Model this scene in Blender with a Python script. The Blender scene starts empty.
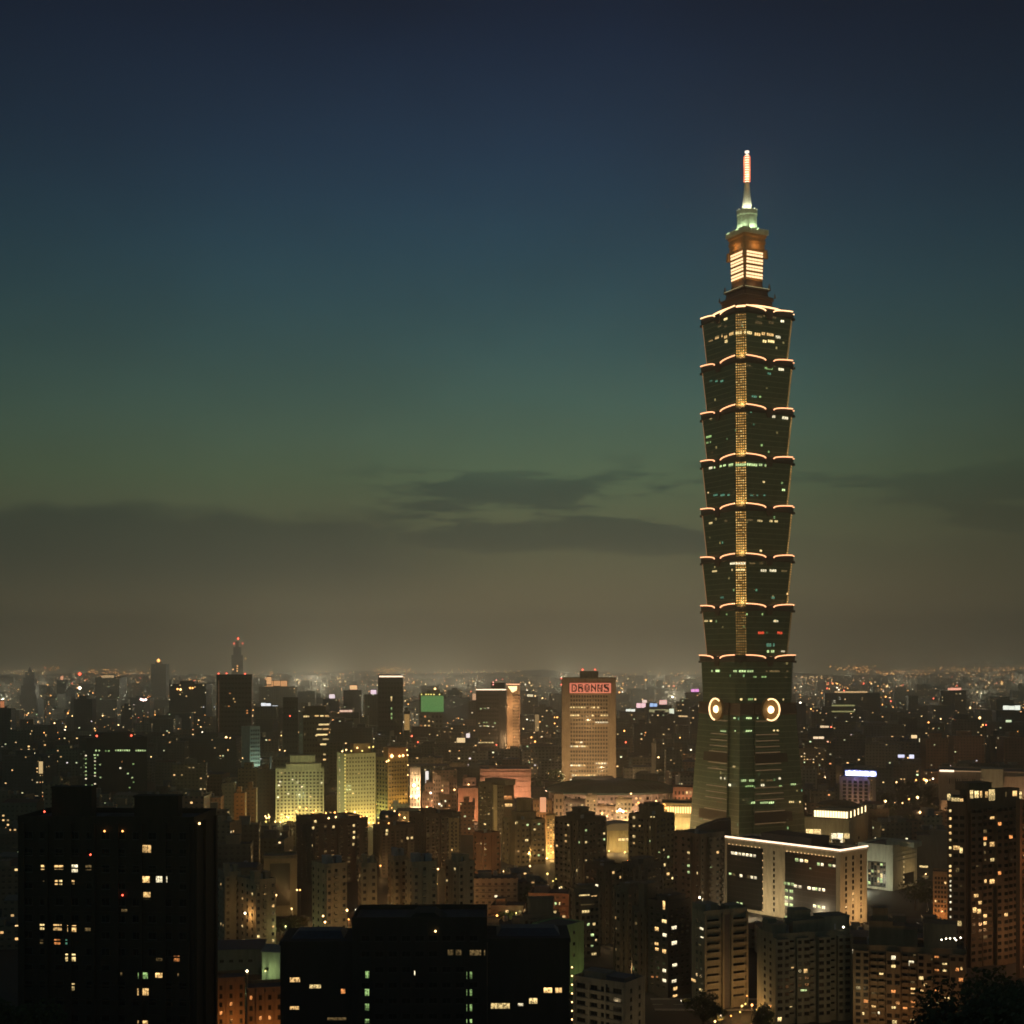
import bpy, math, random
from mathutils import Vector, Matrix
S = bpy.context.scene
COL = S.collection
random.seed(7)
rnd = random.random
uni = random.uniform
R_ = math.radians

# ------------------------------------------------------------------ camera
F, CX, HZ, CAMH = 1368.0, 512.0, 662.0, 134.0
cam = bpy.data.cameras.new("camera")
cam_o = bpy.data.objects.new("camera", cam)
COL.objects.link(cam_o)
S.camera = cam_o
cam_o.location = (0, 0, CAMH)
cam_o.rotation_euler = (math.pi / 2, 0, 0)
cam.sensor_width = 36
cam.lens = 36 * F / 1024
cam.shift_y = (HZ - 512) / 1024
cam.clip_start = 1
cam.clip_end = 60000


def X(px, Y): return (px - CX) / F * Y
def Z(py, Y): return CAMH - (py - HZ) / F * Y
def lin(c): return tuple(((v / 255 / 12.92) if v <= 10 else ((v / 255 + .055) / 1.055) ** 2.4) for v in c)


# ------------------------------------------------------------------ node helper
class NT:
    def __init__(s, tree):
        s.t = tree; s.n = tree.nodes; s.l = tree.links
    def new(s, typ, **kw):
        n = s.n.new(typ)
        for k, v in kw.items(): setattr(n, k, v)
        return n
    def put(s, sock, v):
        if isinstance(v, bpy.types.NodeSocket): s.l.new(v, sock)
        elif v is not None:
            if hasattr(sock.default_value, '__len__') and len(sock.default_value) == 4 and len(v) == 3: v = (*v, 1)
            sock.default_value = v
    def m(s, op, a, b=None, c=None, clamp=False):
        n = s.new("ShaderNodeMath", operation=op, use_clamp=clamp)
        for i, v in enumerate((a, b, c)):
            if v is not None: s.put(n.inputs[i], v)
        return n.outputs[0]
    def ss(s, v, a, b, o0=0.0, o1=1.0):
        n = s.new("ShaderNodeMapRange", interpolation_type='SMOOTHSTEP')
        for i, q in enumerate((v, a, b, o0, o1)): s.put(n.inputs[i], q)
        return n.outputs[0]
    def mix(s, f, a, b, blend='MIX'):
        n = s.new("ShaderNodeMix", data_type='RGBA', blend_type=blend)
        s.put(n.inputs[0], f); s.put(n.inputs[6], a); s.put(n.inputs[7], b)
        return n.outputs[2]
    def xyz(s, v):
        n = s.new("ShaderNodeSeparateXYZ"); s.put(n.inputs[0], v); return n.outputs
    def vec(s, x, y, z):
        n = s.new("ShaderNodeCombineXYZ")
        for i, v in enumerate((x, y, z)): s.put(n.inputs[i], v)
        return n.outputs[0]
    def noise(s, v, scale=1.0, detail=2.0, rough=.5):
        n = s.new("ShaderNodeTexNoise")
        s.put(n.inputs["Vector"], v); n.inputs["Scale"].default_value = scale
        n.inputs["Detail"].default_value = detail; n.inputs["Roughness"].default_value = rough
        return n.outputs[0]
    def white(s, v):
        n = s.new("ShaderNodeTexWhiteNoise", noise_dimensions='3D'); s.put(n.inputs["Vector"], v)
        return n.outputs[0], n.outputs[1]
    def ramp(s, f, stops, interp='LINEAR'):
        n = s.new("ShaderNodeValToRGB"); s.put(n.inputs[0], f)
        e = n.color_ramp.elements; n.color_ramp.interpolation = interp
        while len(e) > 1: e.remove(e[0])
        e[0].position = stops[0][0]; e[0].color = (*stops[0][1], 1)
        for p, c in stops[1:]:
            q = e.new(p); q.color = (*c, 1)
        return n.outputs[0]


# ------------------------------------------------------------------ sky (dusk, sun already below the horizon behind the haze)
W = bpy.data.worlds.new("World"); S.world = W; W.use_nodes = True
w = NT(W.node_tree); w.n.clear()
tc = w.new("ShaderNodeTexCoord")
d = w.xyz(tc.outputs["Generated"])
def zel(y): return (HZ - y) / math.hypot(F, HZ - y)
sky_px = [(900, (158, 138, 98)), (662, (155, 137, 98)), (640, (145, 130, 93)), (600, (127, 118, 84)), (560, (106, 107, 77)), (520, (89, 99, 71)),
          (480, (83, 105, 77)), (440, (75, 102, 83)), (400, (65, 96, 86)), (350, (54, 87, 87)), (300, (45, 78, 86)),
          (250, (38, 69, 83)), (200, (33, 59, 77)), (150, (29, 50, 70)), (100, (26, 43, 63)), (50, (22, 36, 56)), (0, (19, 29, 47)), (-600, (10, 15, 27))]
zs = w.m('MULTIPLY_ADD', d[2], 0.5, 0.5)
grad = w.ramp(zs, [(zel(y) * .5 + .5, lin(c)) for y, c in sky_px])
hor = w.m('SQRT', w.m('ADD', w.m('MULTIPLY', d[0], d[0]), w.m('MULTIPLY', d[1], d[1])))
hor = w.m('MAXIMUM', hor, .001)
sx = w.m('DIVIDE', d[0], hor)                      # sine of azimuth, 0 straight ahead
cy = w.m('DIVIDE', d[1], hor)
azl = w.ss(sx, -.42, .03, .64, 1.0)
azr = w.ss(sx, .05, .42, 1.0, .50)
az = w.m('MULTIPLY', w.m('MULTIPLY', azl, azr), w.ss(cy, -.2, .80, 3.4, 1.0))  # sky behind the camera brightened as added fill for the near fronts
# cloud bank low over the horizon
nv = w.vec(w.m('MULTIPLY', sx, 5.0), w.m('MULTIPLY', d[2], 26.0), 1.7)
n1 = w.noise(nv, 1.0, 7, .62)
n2 = w.noise(w.vec(w.m('MULTIPLY', sx, 3.1), w.m('MULTIPLY', d[2], 9.0), 5.2), 1.6, 7, .6)
edge = w.m('ADD', w.m('MULTIPLY_ADD', n2, .075, .068), w.ss(sx, -.2, .2, 0.0, -.012))
below = w.ss(w.m('SUBTRACT', edge, d[2]), -.003, .011)
below = w.m('MULTIPLY', w.m('MULTIPLY', below, w.ss(d[2], .015, .075)), w.ss(sx, -.13, .02, 1.0, .3))
puff = w.m('MULTIPLY', w.ss(n1, .49, .57), w.m('MULTIPLY', w.ss(d[2], .055, .09), w.ss(d[2], .125, .155, 1.0, 0.0)))
puff = w.m('MULTIPLY', puff, w.ss(sx, -.16, -.06))
cm = w.m('MAXIMUM', below, w.m('MULTIPLY', puff, w.ss(sx, .12, .30, 1.0, .5)))
cloudy = w.mix(w.m('MULTIPLY', cm, 1.0), grad, w.mix(1.0, grad, (.40, .50, .66), 'MULTIPLY'))
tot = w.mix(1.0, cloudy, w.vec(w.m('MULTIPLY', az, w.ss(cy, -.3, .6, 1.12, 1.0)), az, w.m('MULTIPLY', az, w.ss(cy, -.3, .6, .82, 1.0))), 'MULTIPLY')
n3 = w.noise(w.vec(w.m('MULTIPLY', sx, 2.6), w.m('MULTIPLY', d[2], 5.0), 9.3), 1.3, 5, .6)
uneven = w.ss(n3, .25, .75, .90, 1.10)
tot = w.mix(1.0, tot, w.vec(w.m('MULTIPLY_ADD', uneven, .8, .2), uneven, w.m('MULTIPLY_ADD', uneven, 1.1, -.1)), 'MULTIPLY')
bg = w.new("ShaderNodeBackground"); w.put(bg.inputs[0], tot); bg.inputs[1].default_value = 1.0
nis = w.new("ShaderNodeTexSky", sky_type='NISHITA'); nis.sun_disc = False
nis.sun_elevation = R_(-4); nis.sun_rotation = R_(12)
bg2 = w.new("ShaderNodeBackground"); w.put(bg2.inputs[0], nis.outputs[0]); bg2.inputs[1].default_value = 0.05
add = w.new("ShaderNodeAddShader"); w.l.new(bg.outputs[0], add.inputs[0]); w.l.new(bg2.outputs[0], add.inputs[1])
wo = w.new("ShaderNodeOutputWorld"); w.l.new(add.outputs[0], wo.inputs[0])

# ------------------------------------------------------------------ exposure and sampling
S.view_settings.view_transform = 'Standard'
S.view_settings.look = 'None'
S.view_settings.exposure = 0
S.view_settings.gamma = 1
C = S.cycles
C.volume_bounces = 0
C.max_bounces = 4
C.diffuse_bounces = 1
C.glossy_bounces = 2
C.transmission_bounces = 2
C.sample_clamp_direct = 0
C.sample_clamp_indirect = 2
C.caustics_reflective = False
C.caustics_refractive = False
C.use_denoising = True
C.use_adaptive_sampling = False
C.use_light_tree = True
C.filter_width = 1.7

# ------------------------------------------------------------------ objects, names, labels
def tag(o, label=None, cat=None, group=None, kind=None):
    if label: o['label'] = label
    if cat: o['category'] = cat
    if group: o['group'] = group
    if kind: o['kind'] = kind
    return o
def empty(name, loc, rz=0.0):
    o = bpy.data.objects.new(name, None); COL.objects.link(o)
    o.location = loc; o.rotation_euler = (0, 0, rz); o.empty_display_size = 1
    return o
class MB:
    def __init__(s): s.v = []; s.f = []; s.m = []
    def quad(s, a, b, c, d, mi=0):
        n = len(s.v); s.v += [a, b, c, d]; s.f.append((n, n + 1, n + 2, n + 3)); s.m.append(mi)
    def box(s, x0, x1, y0, y1, z0, z1, mi=0, skip=()):
        n = len(s.v)
        s.v += [(x0, y0, z0), (x1, y0, z0), (x1, y1, z0), (x0, y1, z0), (x0, y0, z1), (x1, y0, z1), (x1, y1, z1), (x0, y1, z1)]
        fs = dict(b=(3, 2, 1, 0), t=(4, 5, 6, 7), f=(0, 1, 5, 4), r=(1, 2, 6, 5), k=(2, 3, 7, 6), l=(3, 0, 4, 7))
        for k, q in fs.items():
            if k in skip: continue
            s.f.append(tuple(n + i for i in q)); s.m.append(mi)
        return s
    def loft(s, rings, mi=0, cap=True, closed=True, facemat=None):
        n0 = len(s.v); k = len(rings[0])
        for r in rings: s.v += [tuple(p) for p in r]
        for i in range(len(rings) - 1):
            for j in range(k if closed else k - 1):
                a = n0 + i * k + j; b = n0 + i * k + (j + 1) % k
                s.f.append((a, b, b + k, a + k)); s.m.append(facemat(j) if facemat else mi)
        if cap:
            s.f.append(tuple(n0 + j for j in reversed(range(k)))); s.m.append(mi)
            s.f.append(tuple(n0 + (len(rings) - 1) * k + j for j in range(k))); s.m.append(mi)
        return s
    def cyl(s, c, r0, r1, z0, z1, n=12, mi=0):
        rings = [[(c[0] + r * math.cos(2 * math.pi * i / n), c[1] + r * math.sin(2 * math.pi * i / n), z) for i in range(n)] for r, z in ((r0, z0), (r1, z1))]
        return s.loft(rings, mi)
    def tube(s, pts, r, n=6, mi=0):
        pts = [Vector(p) for p in pts]; rings = []
        for i, p in enumerate(pts):
            t = (pts[min(i + 1, len(pts) - 1)] - pts[max(i - 1, 0)]).normalized()
            up = Vector((0, 0, 1)) if abs(t.z) < .95 else Vector((1, 0, 0))
            a = t.cross(up).normalized(); b = a.cross(t)
            rings.append([p + (a * math.cos(2 * math.pi * k / n) + b * math.sin(2 * math.pi * k / n)) * r for k in range(n)])
        return s.loft(rings, mi)
    def octa(s, c, r, mi=0):
        n = len(s.v); x, y, z = c
        s.v += [(x + r, y, z), (x - r, y, z), (x, y + r, z), (x, y - r, z), (x, y, z + r), (x, y, z - r)]
        for q in ((0, 2, 4), (2, 1, 4), (1, 3, 4), (3, 0, 4), (2, 0, 5), (1, 2, 5), (3, 1, 5), (0, 3, 5)):
            s.f.append(tuple(n + i for i in q)); s.m.append(mi)
    def mesh(s, name, mats):
        me = bpy.data.meshes.new(name); me.from_pydata([tuple(p) for p in s.v], [], s.f)
        for m in mats: me.materials.append(m)
        me.polygons.foreach_set("material_index", s.m); me.update()
        return me
    def build(s, name, mats, parent=None, loc=(0, 0, 0), rz=0.0):
        if not isinstance(mats, (list, tuple)): mats = [mats]
        return obj(name, s.mesh(name, mats), parent, loc, rz)
def obj(name, me, parent=None, loc=(0, 0, 0), rz=0.0):
    o = bpy.data.objects.new(name, me); COL.objects.link(o)
    o.location = loc; o.rotation_euler = (0, 0, rz)
    if parent: o.parent = parent
    return o
def lamp(parent, loc, energy, color, size=.5, name="lamp_light"):
    l = bpy.data.lights.new(name, 'POINT'); l.energy = energy; l.color = color; l.shadow_soft_size = size
    o = bpy.data.objects.new(name, l); COL.objects.link(o); o.location = loc
    if parent: o.parent = parent
    return o

# ------------------------------------------------------------------ materials
MATS = {}
def mat(name):
    m = bpy.data.materials.new(name); m.use_nodes = True
    t = NT(m.node_tree); t.n.clear()
    p = t.new("ShaderNodeBsdfPrincipled"); o = t.new("ShaderNodeOutputMaterial"); t.l.new(p.outputs[0], o.inputs[0])
    m.cycles.emission_sampling = 'NONE'
    return m, t, p.inputs
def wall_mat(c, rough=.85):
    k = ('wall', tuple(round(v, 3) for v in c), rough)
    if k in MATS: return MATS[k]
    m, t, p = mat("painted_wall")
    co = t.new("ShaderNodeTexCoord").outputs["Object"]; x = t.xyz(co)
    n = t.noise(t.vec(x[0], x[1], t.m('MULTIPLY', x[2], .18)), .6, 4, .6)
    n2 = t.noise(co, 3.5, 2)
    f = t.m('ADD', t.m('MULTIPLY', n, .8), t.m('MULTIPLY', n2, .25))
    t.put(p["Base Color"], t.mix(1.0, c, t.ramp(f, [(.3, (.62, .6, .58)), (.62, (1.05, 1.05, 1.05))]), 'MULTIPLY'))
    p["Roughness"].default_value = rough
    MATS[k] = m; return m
def plain_mat(name, c, rough=.7, metal=0.0):
    k = ('plain', name, c, rough)
    if k in MATS: return MATS[k]
    m, t, p = mat(name)
    co = t.new("ShaderNodeTexCoord").outputs["Object"]
    t.put(p["Base Color"], t.mix(1.0, c, t.ramp(t.noise(co, .9, 3), [(.3, (.75, .75, .75)), (.7, (1.1, 1.1, 1.1))]), 'MULTIPLY'))
    p["Roughness"].default_value = rough; p["Metallic"].default_value = metal
    MATS[k] = m; return m
def glow_mat(name, c, strength, base=(.3, .3, .3)):
    k = ('glow', name, c, strength)
    if k in MATS: return MATS[k]
    m, t, p = mat(name)
    p["Base Color"].default_value = (*base, 1); p["Roughness"].default_value = .5
    p["Emission Color"].default_value = (*c, 1); p["Emission Strength"].default_value = strength
    MATS[k] = m; return m
def pane_mat(kind):
    k = ('pane', kind)
    if k in MATS: return MATS[k]
    m, t, p = mat(kind + "_window_pane")
    if kind == 'dark':
        p["Base Color"].default_value = (.012, .014, .016, 1); p["Roughness"].default_value = .18
        MATS[k] = m; return m
    col = dict(warm=(1, .60, .22), yellow=(1, .72, .30), white=(1, .86, .55), green=(.62, 1, .34), teal=(.30, .85, .55), orange=(1, .36, .10),
               dim=(.55, .36, .14), lime=(.75, 1, .42), red=(1, .10, .04))[kind]
    st = dict(warm=1.25, yellow=1.3, white=1.5, green=.55, teal=.32, orange=.9, dim=.22, lime=.95, red=.7)[kind]
    oi = t.new("ShaderNodeObjectInfo"); co = t.new("ShaderNodeTexCoord").outputs["Object"]
    x = t.xyz(co)
    v = t.vec(x[0], t.m('MULTIPLY', oi.outputs["Random"], 37.0), x[2])
    blot = t.ss(t.noise(v, 1.7, 2, .6), .36, .60, .25, 1.15)          # curtains and furniture behind the glass
    var = t.m('MULTIPLY_ADD', oi.outputs["Random"], .8, .55)
    t.put(p["Emission Color"], col)
    fold = t.m('MULTIPLY_ADD', t.noise(t.vec(t.m('MULTIPLY', x[0], 7.0), oi.outputs["Random"], 0.0), 1.0, 1), 1.1, .45)
    top = t.ss(x[2], -1.0, .7, .6, 1.25)                              # rooms are brightest near the ceiling lamp
    t.put(p["Emission Strength"], t.m('MULTIPLY', t.m('MULTIPLY', t.m('MULTIPLY', blot, var), t.m('MULTIPLY', fold, top)), st * 1.1))
    p["Base Color"].default_value = (.03, .03, .03, 1); p["Roughness"].default_value = .3
    MATS[k] = m; return m
FRAME = plain_mat("window_frame_metal", (.05, .05, .048), .6)
PALEFRAME = plain_mat("pale_window_frame", (.25, .25, .23), .6)
ROOF = plain_mat("roof_concrete", (.10, .10, .10), .9)
DARKMETAL = plain_mat("dark_metal", (.04, .04, .042), .5, .3)
STEEL = plain_mat("tank_steel", (.28, .30, .33), .4, .5)

def facade_mat(name, cw=3.3, ch=3.2, fx=(.28, .72), fz=(.34, .68), strength=1.2):
    """distant facade: window grid, wall colour from the object's colour, share of lit windows from its alpha"""
    k = ('facade', name)
    if k in MATS: return MATS[k]
    m, t, p = mat(name)
    tcn = t.new("ShaderNodeTexCoord"); x = t.xyz(tcn.outputs["Object"]); oi = t.new("ShaderNodeObjectInfo")
    nr = t.xyz(tcn.outputs["Normal"])
    isx = t.m('GREATER_THAN', t.m('ABSOLUTE', nr[1]), .5)
    side = t.m('LESS_THAN', t.m('ABSOLUTE', nr[2]), .5)
    u = t.m('ADD', t.m('MULTIPLY', x[0], isx), t.m('MULTIPLY', x[1], t.m('SUBTRACT', 1.0, isx)))
    cu = t.m('DIVIDE', u, cw); cz = t.m('DIVIDE', x[2], ch)
    fu = t.m('FRACT', cu); fz_ = t.m('FRACT', cz)
    def band(v, a, b): return t.m('MULTIPLY', t.m('GREATER_THAN', v, a), t.m('LESS_THAN', v, b))
    mask = t.m('MULTIPLY', t.m('MULTIPLY', band(fu, *fx), band(fz_, *fz)), side)
    cell = t.vec(t.m('ADD', t.m('FLOOR', cu), t.m('MULTIPLY', oi.outputs["Random"], 517.0)), t.m('FLOOR', cz), t.m('MULTIPLY_ADD', isx, 7.0, 3.0))
    r1, rc = t.white(cell)
    cc = t.xyz(rc)
    lit = t.m('MULTIPLY', t.m('LESS_THAN', r1, oi.outputs["Alpha"]), mask)
    st = t.noise(t.vec(x[0], x[1], t.m('MULTIPLY', x[2], .2)), .35, 3)
    wallc = t.mix(1.0, oi.outputs["Color"], t.ramp(st, [(.3, (.7, .7, .7)), (.7, (1.1, 1.1, 1.1))]), 'MULTIPLY')
    topc = t.mix(side, (.07, .07, .07), wallc)
    t.put(p["Base Color"], t.mix(mask, topc, (.015, .016, .018)))
    t.put(p["Roughness"], t.m('MULTIPLY_ADD', mask, -.55, .85))
    t.put(p["Emission Color"], t.ramp(cc[1], [(0, (1, .55, .2)), (.45, (1, .66, .27)), (.7, (1, .82, .5)), (.86, (.75, 1, .5)), (.95, (1, .36, .12)), (1, (.9, .95, 1))]))
    t.put(p["Emission Strength"], t.m('MULTIPLY', lit, t.m('MULTIPLY', t.m('MULTIPLY_ADD', cc[2], 1.3, .25), strength)))
    MATS[k] = m; return m
FACADE = facade_mat("apartment_facade")
FAR_FACADE = facade_mat("distant_facade", 4.2, 3.6, (.25, .75), (.32, .7), 1.6)

# ------------------------------------------------------------------ ground
def terrain(x, y):
    if y >= 480: return 0.0
    t = max(0.0, 1 - max(y, 0) / 480) ** 1.15
    return 122 * t + 3 * math.sin(x * .021 + 1) * math.sin(y * .017) * min(1, (480 - y) / 100) * (1 if y > 40 else 0)
def gmat():
    m, t, p = mat("city_ground")
    co = t.new("ShaderNodeTexCoord").outputs["Object"]
    n = t.noise(co, .012, 5, .6)
    t.put(p["Base Color"], t.ramp(n, [(.35, (.020, .024, .018)), (.5, (.045, .044, .042)), (.65, (.06, .056, .05))]))
    p["Roughness"].default_value = .9
    p["Specular IOR Level"].default_value = .2
    return m
ys = [-250, -100, -40, 0, 20, 40, 60, 80, 100, 120, 150, 180, 210, 250, 290, 330, 370, 420, 480, 560, 800, 1500, 3000, 6000, 9000, 13800]
xs = [-9000, -4000, -1500, -700, -400, -250, -150, -100, -60, -30, 0, 30, 60, 100, 150, 250, 400, 700, 1500, 4000, 9000]
g = MB()
for y in ys:
    for x in xs: g.v.append((x, y, terrain(x, y)))
nx = len(xs)
for j in range(len(ys) - 1):
    for i in range(nx - 1):
        a = j * nx + i; g.f.append((a, a + 1, a + 1 + nx, a + nx)); g.m.append(0)
tag(g.build("ground", gmat()), kind="structure")
# far hills that close the basin
h = MB(); hn = 90
rings = []
for r_i, (yy, f) in enumerate(((10200, 0.0), (11200, .75), (12200, 1.0), (13600, .3))):
    row = []
    for i in range(hn):
        x = -8500 + 17000 * i / (hn - 1)
        hh = 50 + 20 * math.sin(x * .0011 + 2) + 20 * math.sin(x * .0031 + .5) + 10 * math.sin(x * .0083) + 5 * math.sin(x * .021 + r_i)
        row.append((x, yy + 160 * math.sin(x * .002), max(0, hh * f * .7) - (1.5 if f == 0 else 0)))
    rings.append(row)
h.loft(rings, cap=False, closed=False)
tag(h.build("hills", plain_mat("hill_woodland", (.03, .04, .025), .95)), kind="structure")
# ------------------------------------------------------------------ haze over the basin
hz = MB().box(-9200, 9200, -300, 14200, -3, 530)
hm = bpy.data.materials.new("haze_air"); hm.use_nodes = True
ht = NT(hm.node_tree); ht.n.clear()
pv = ht.new("ShaderNodeVolumePrincipled"); pv.inputs["Density"].default_value = .00016
pv.inputs["Color"].default_value = (.96, .90, .80, 1); pv.inputs["Anisotropy"].default_value = .65
ho = ht.new("ShaderNodeOutputMaterial"); ht.l.new(pv.outputs[0], ho.inputs["Volume"])
tag(hz.build("haze", hm), kind="stuff")

# ================================================================== the tall tower
TH = 27.5; TD = 1000.0; TX = X(747, TD)
tower = tag(empty("skyscraper", (TX, TD, 0), R_(TH)), "very tall dark glass tower of eight flaring tiers with gold light bands and lit spire", "skyscraper")
tcs, tsn = math.cos(R_(TH)), math.sin(R_(TH))
def tglass():
    m, t, p = mat("tower_glass")
    co = t.new("ShaderNodeTexCoord").outputs["Object"]; x = t.xyz(co)
    cell = t.vec(t.m('FLOOR', t.m('DIVIDE', x[0], 1.5)), t.m('FLOOR', t.m('DIVIDE', x[1], 1.5)), t.m('FLOOR', t.m('DIVIDE', x[2], 4.36)))
    r, c = t.white(cell)
    t.put(p["Base Color"], t.mix(r, (.045, .080, .044), (.072, .122, .070)))
    t.put(p["Roughness"], t.m('MULTIPLY_ADD', r, .2, .28))
    p["Specular IOR Level"].default_value = .6
    # a faint spread of rooms still in use, cell by cell
    on = t.m('MULTIPLY', t.m('LESS_THAN', t.xyz(c)[0], .010), t.m('LESS_THAN', t.m('ABSOLUTE', t.m('SUBTRACT', t.m('FRACT', t.m('DIVIDE', x[2], 4.36)), .5)), .2))
    t.put(p["Emission Color"], t.ramp(t.xyz(c)[1], [(0, (.9, .7, .25)), (.5, (.45, .8, .3)), (.8, (.25, .7, .4)), (1, (1, .8, .5))], 'CONSTANT'))
    t.put(p["Emission Strength"], t.m('MULTIPLY', on, t.m('MULTIPLY', t.xyz(c)[2], .5)))
    return m
TGLASS = tglass()
TFIN = plain_mat("tower_mullion", (.20, .26, .16), .6, .0)
TLEDGE = plain_mat("tower_ledge_stone", (.05, .045, .035), .6)
TBROWN = plain_mat("tower_bronze_panel", (.09, .055, .035), .55)
STRIP = glow_mat("gold_light_strip", (1, .42, .19), 2.4)
STRIPB = glow_mat("bright_gold_light_strip", (1, .55, .26), 2.8)
EDGE = glow_mat("amber_edge_light", (1, .42, .16), .30)
def colmat():
    m, t, p = mat("gold_light_pane")
    co = t.new("ShaderNodeTexCoord").outputs["Object"]; x = t.xyz(co)
    r, c = t.white(t.vec(t.m('FLOOR', t.m('MULTIPLY', x[0], .9)), t.m('FLOOR', t.m('MULTIPLY', x[1], .9)), t.m('FLOOR', t.m('DIVIDE', x[2], 1.17))))
    oi = t.new("ShaderNodeObjectInfo")
    p["Base Color"].default_value = (.30, .19, .07, 1); p["Roughness"].default_value = .4
    t.put(p["Emission Color"], t.ramp(r, [(0, (1, .43, .08)), (.7, (1, .52, .13)), (1, (1, .68, .24))]))
    t.put(p["Emission Strength"], t.m('MULTIPLY', t.m('MULTIPLY_ADD', r, 1.15, .2), oi.outputs["Alpha"]))
    return m
COLP = colmat()
def ring8(s, c, z):
    return [(-s + c, -s, z), (s - c, -s, z), (s, -s + c, z), (s, s - c, z), (s - c, s, z), (-s + c, s, z), (-s, s - c, z), (-s, -s + c, z)]
def rot4(p, k):
    x, y = p[0], p[1]
    for _ in range(k): x, y = -y, x
    return (x, y, p[2]) if len(p) > 2 else (x, y)
CH = 5.5; ST, SB = 25.3, 22.9
LV = [104.0, 138.2, 174.6, 210.1, 245.6, 280.8, 315.7, 350.5, 385.7]
colgain = [0, .22, .80, .80, .78, .75, .62, .50, .75]
for k in range(8):
    z0, z1 = LV[k], LV[k + 1]; zt = z1 - 4.2
    if k == 0: sb, st = 25.0, 26.0
    else: sb, st = SB, ST
    f = lambda z: sb + (st - sb) * (z - z0) / (zt - z0)
    mb = MB(); mb.loft([ring8(sb, CH, z0), ring8(st, CH, zt)], 0)
    fl = (zt - z0) / 8
    for q in range(1, 8):
        z = z0 + fl * q; s = f(z) + .22
        mb.loft([ring8(s, CH, z - .25), ring8(s, CH, z + .25)], 1)
    part = mb.build("tower_tier", [TGLASS, TFIN], tower)
    lb = MB()
    so = st + .9
    lb.loft([ring8(st + .3, CH, zt), ring8(so, CH, zt + 1.2), ring8(so, CH, z1 - 1.4)], 0)
    for r4 in range(4):                                   # corner knobs under the ledge
        for a, b in ((so - .4, -so + CH + .6), (-so + CH + .6 , so - .4)):
            pass
        p0 = rot4((so - CH * .5, -so + CH * .5), r4)
        lb.cyl(p0, 1.5, 1.5, zt - .6, zt + 1.0, 8)
    # raised fascia behind each curved light
    for r4 in range(4):
        L = 2 * so
        for mirror in (0, 1):
            pts = []
            for i in range(15):
                t = i / 14
                u = CH + 17.2 * (1 - t)                   # t=1 at the corner
                zz = z1 - 1.4 + 2.2 * math.sqrt(max(0, 1 - (1 - t) ** 2.2))
                xx = -so + u
                if mirror: xx = -xx
                pts.append((xx, zz))
            for i in range(14):
                (xa, za), (xb, zb) = pts[i], pts[i + 1]
                P = [rot4((xa, -so, z1 - 1.5), r4), rot4((xb, -so, z1 - 1.5), r4), rot4((xb, -so, zb), r4), rot4((xa, -so, za), r4)]
                Q = [rot4((xa, -so + .6, z1 - 1.5), r4), rot4((xb, -so + .6, z1 - 1.5), r4), rot4((xb, -so + .6, zb), r4), rot4((xa, -so + .6, za), r4)]
                lb.quad(*P); lb.quad(*reversed(Q)); lb.quad(P[3], P[2], Q[2], Q[3])
            sm = MB(); sm.tube([rot4((a, -so - .35, b), r4) for a, b in pts], .44, 6)
            ls = sm.build("light_strip", STRIPB if k == 7 else STRIP, tower)
    lb.loft([ring8(st - 1, CH, z1 - 1.45), ring8(st - 1, CH, z1 - .2)], 0)
    lb.build("ledge", [TLEDGE], tower)
    # lit glass column on each cut corner
    if k > 0:
        for r4 in range(4):
            cm_ = MB()
            rows, cols = 17, 5
            def cp(a, z):
                s = f(z) + .12
                q = (-s + CH * (1 - a) , -s + CH * a)
                n = .707 * .15
                return rot4((q[0] - n, q[1] - n, z), r4)
            za, zb = z0 + .4, zt - .4
            for i in range(rows + 1):
                for j in range(cols + 1): cm_.v.append(cp(j / cols, za + (zb - za) * i / rows))
            for i in range(rows):
                for j in range(cols):
                    O = [i * (cols + 1) + j, i * (cols + 1) + j + 1, (i + 1) * (cols + 1) + j + 1, (i + 1) * (cols + 1) + j]
                    n0 = len(cm_.v); u0, u1 = (j + .2) / cols, (j + .8) / cols
                    y0, y1 = za + (zb - za) * (i + .24) / rows, za + (zb - za) * (i + .76) / rows
                    cm_.v += [cp(u0, y0), cp(u1, y0), cp(u1, y1), cp(u0, y1)]
                    cm_.f.append((n0 + 3, n0 + 2, n0 + 1, n0)); cm_.m.append(0)
                    for q in range(4):
                        cm_.f.append((O[(q + 1) % 4], O[q], n0 + q, n0 + (q + 1) % 4)); cm_.m.append(1)
            co_ = cm_.build("light_column", [COLP, TGLASS], tower)
            co_.color = (1, 1, 1, colgain[k] * 1.35)
        s_ = f(z0 + 1.5) + 2.2 - CH * .5
        if k != 1:
            lamp(tower, (-s_ - 1.0, -s_ - 1.0, z0 + 1.2), 2600, (1, .52, .18), .5, "ledge_floodlight")
            lamp(tower, (f(z0) - CH * .5 + 2.4, -f(z0) + CH * .5 - 2.4, z0 + 1.2), 1500, (1, .45, .15), .5, "ledge_floodlight")
        for (a, b) in ((-1, 1), (1, -1)):                 # thin lights on the outer arrises
            e = MB(); e.tube([(a * (f(z0) + .2) - (0 if a < 0 else 0), b * (f(z0) - CH), z0 + .5), (a * (f(zt) + .2), b * (f(zt) - CH), zt)], .22, 5)
            e.build("edge_light", EDGE, tower)
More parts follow.
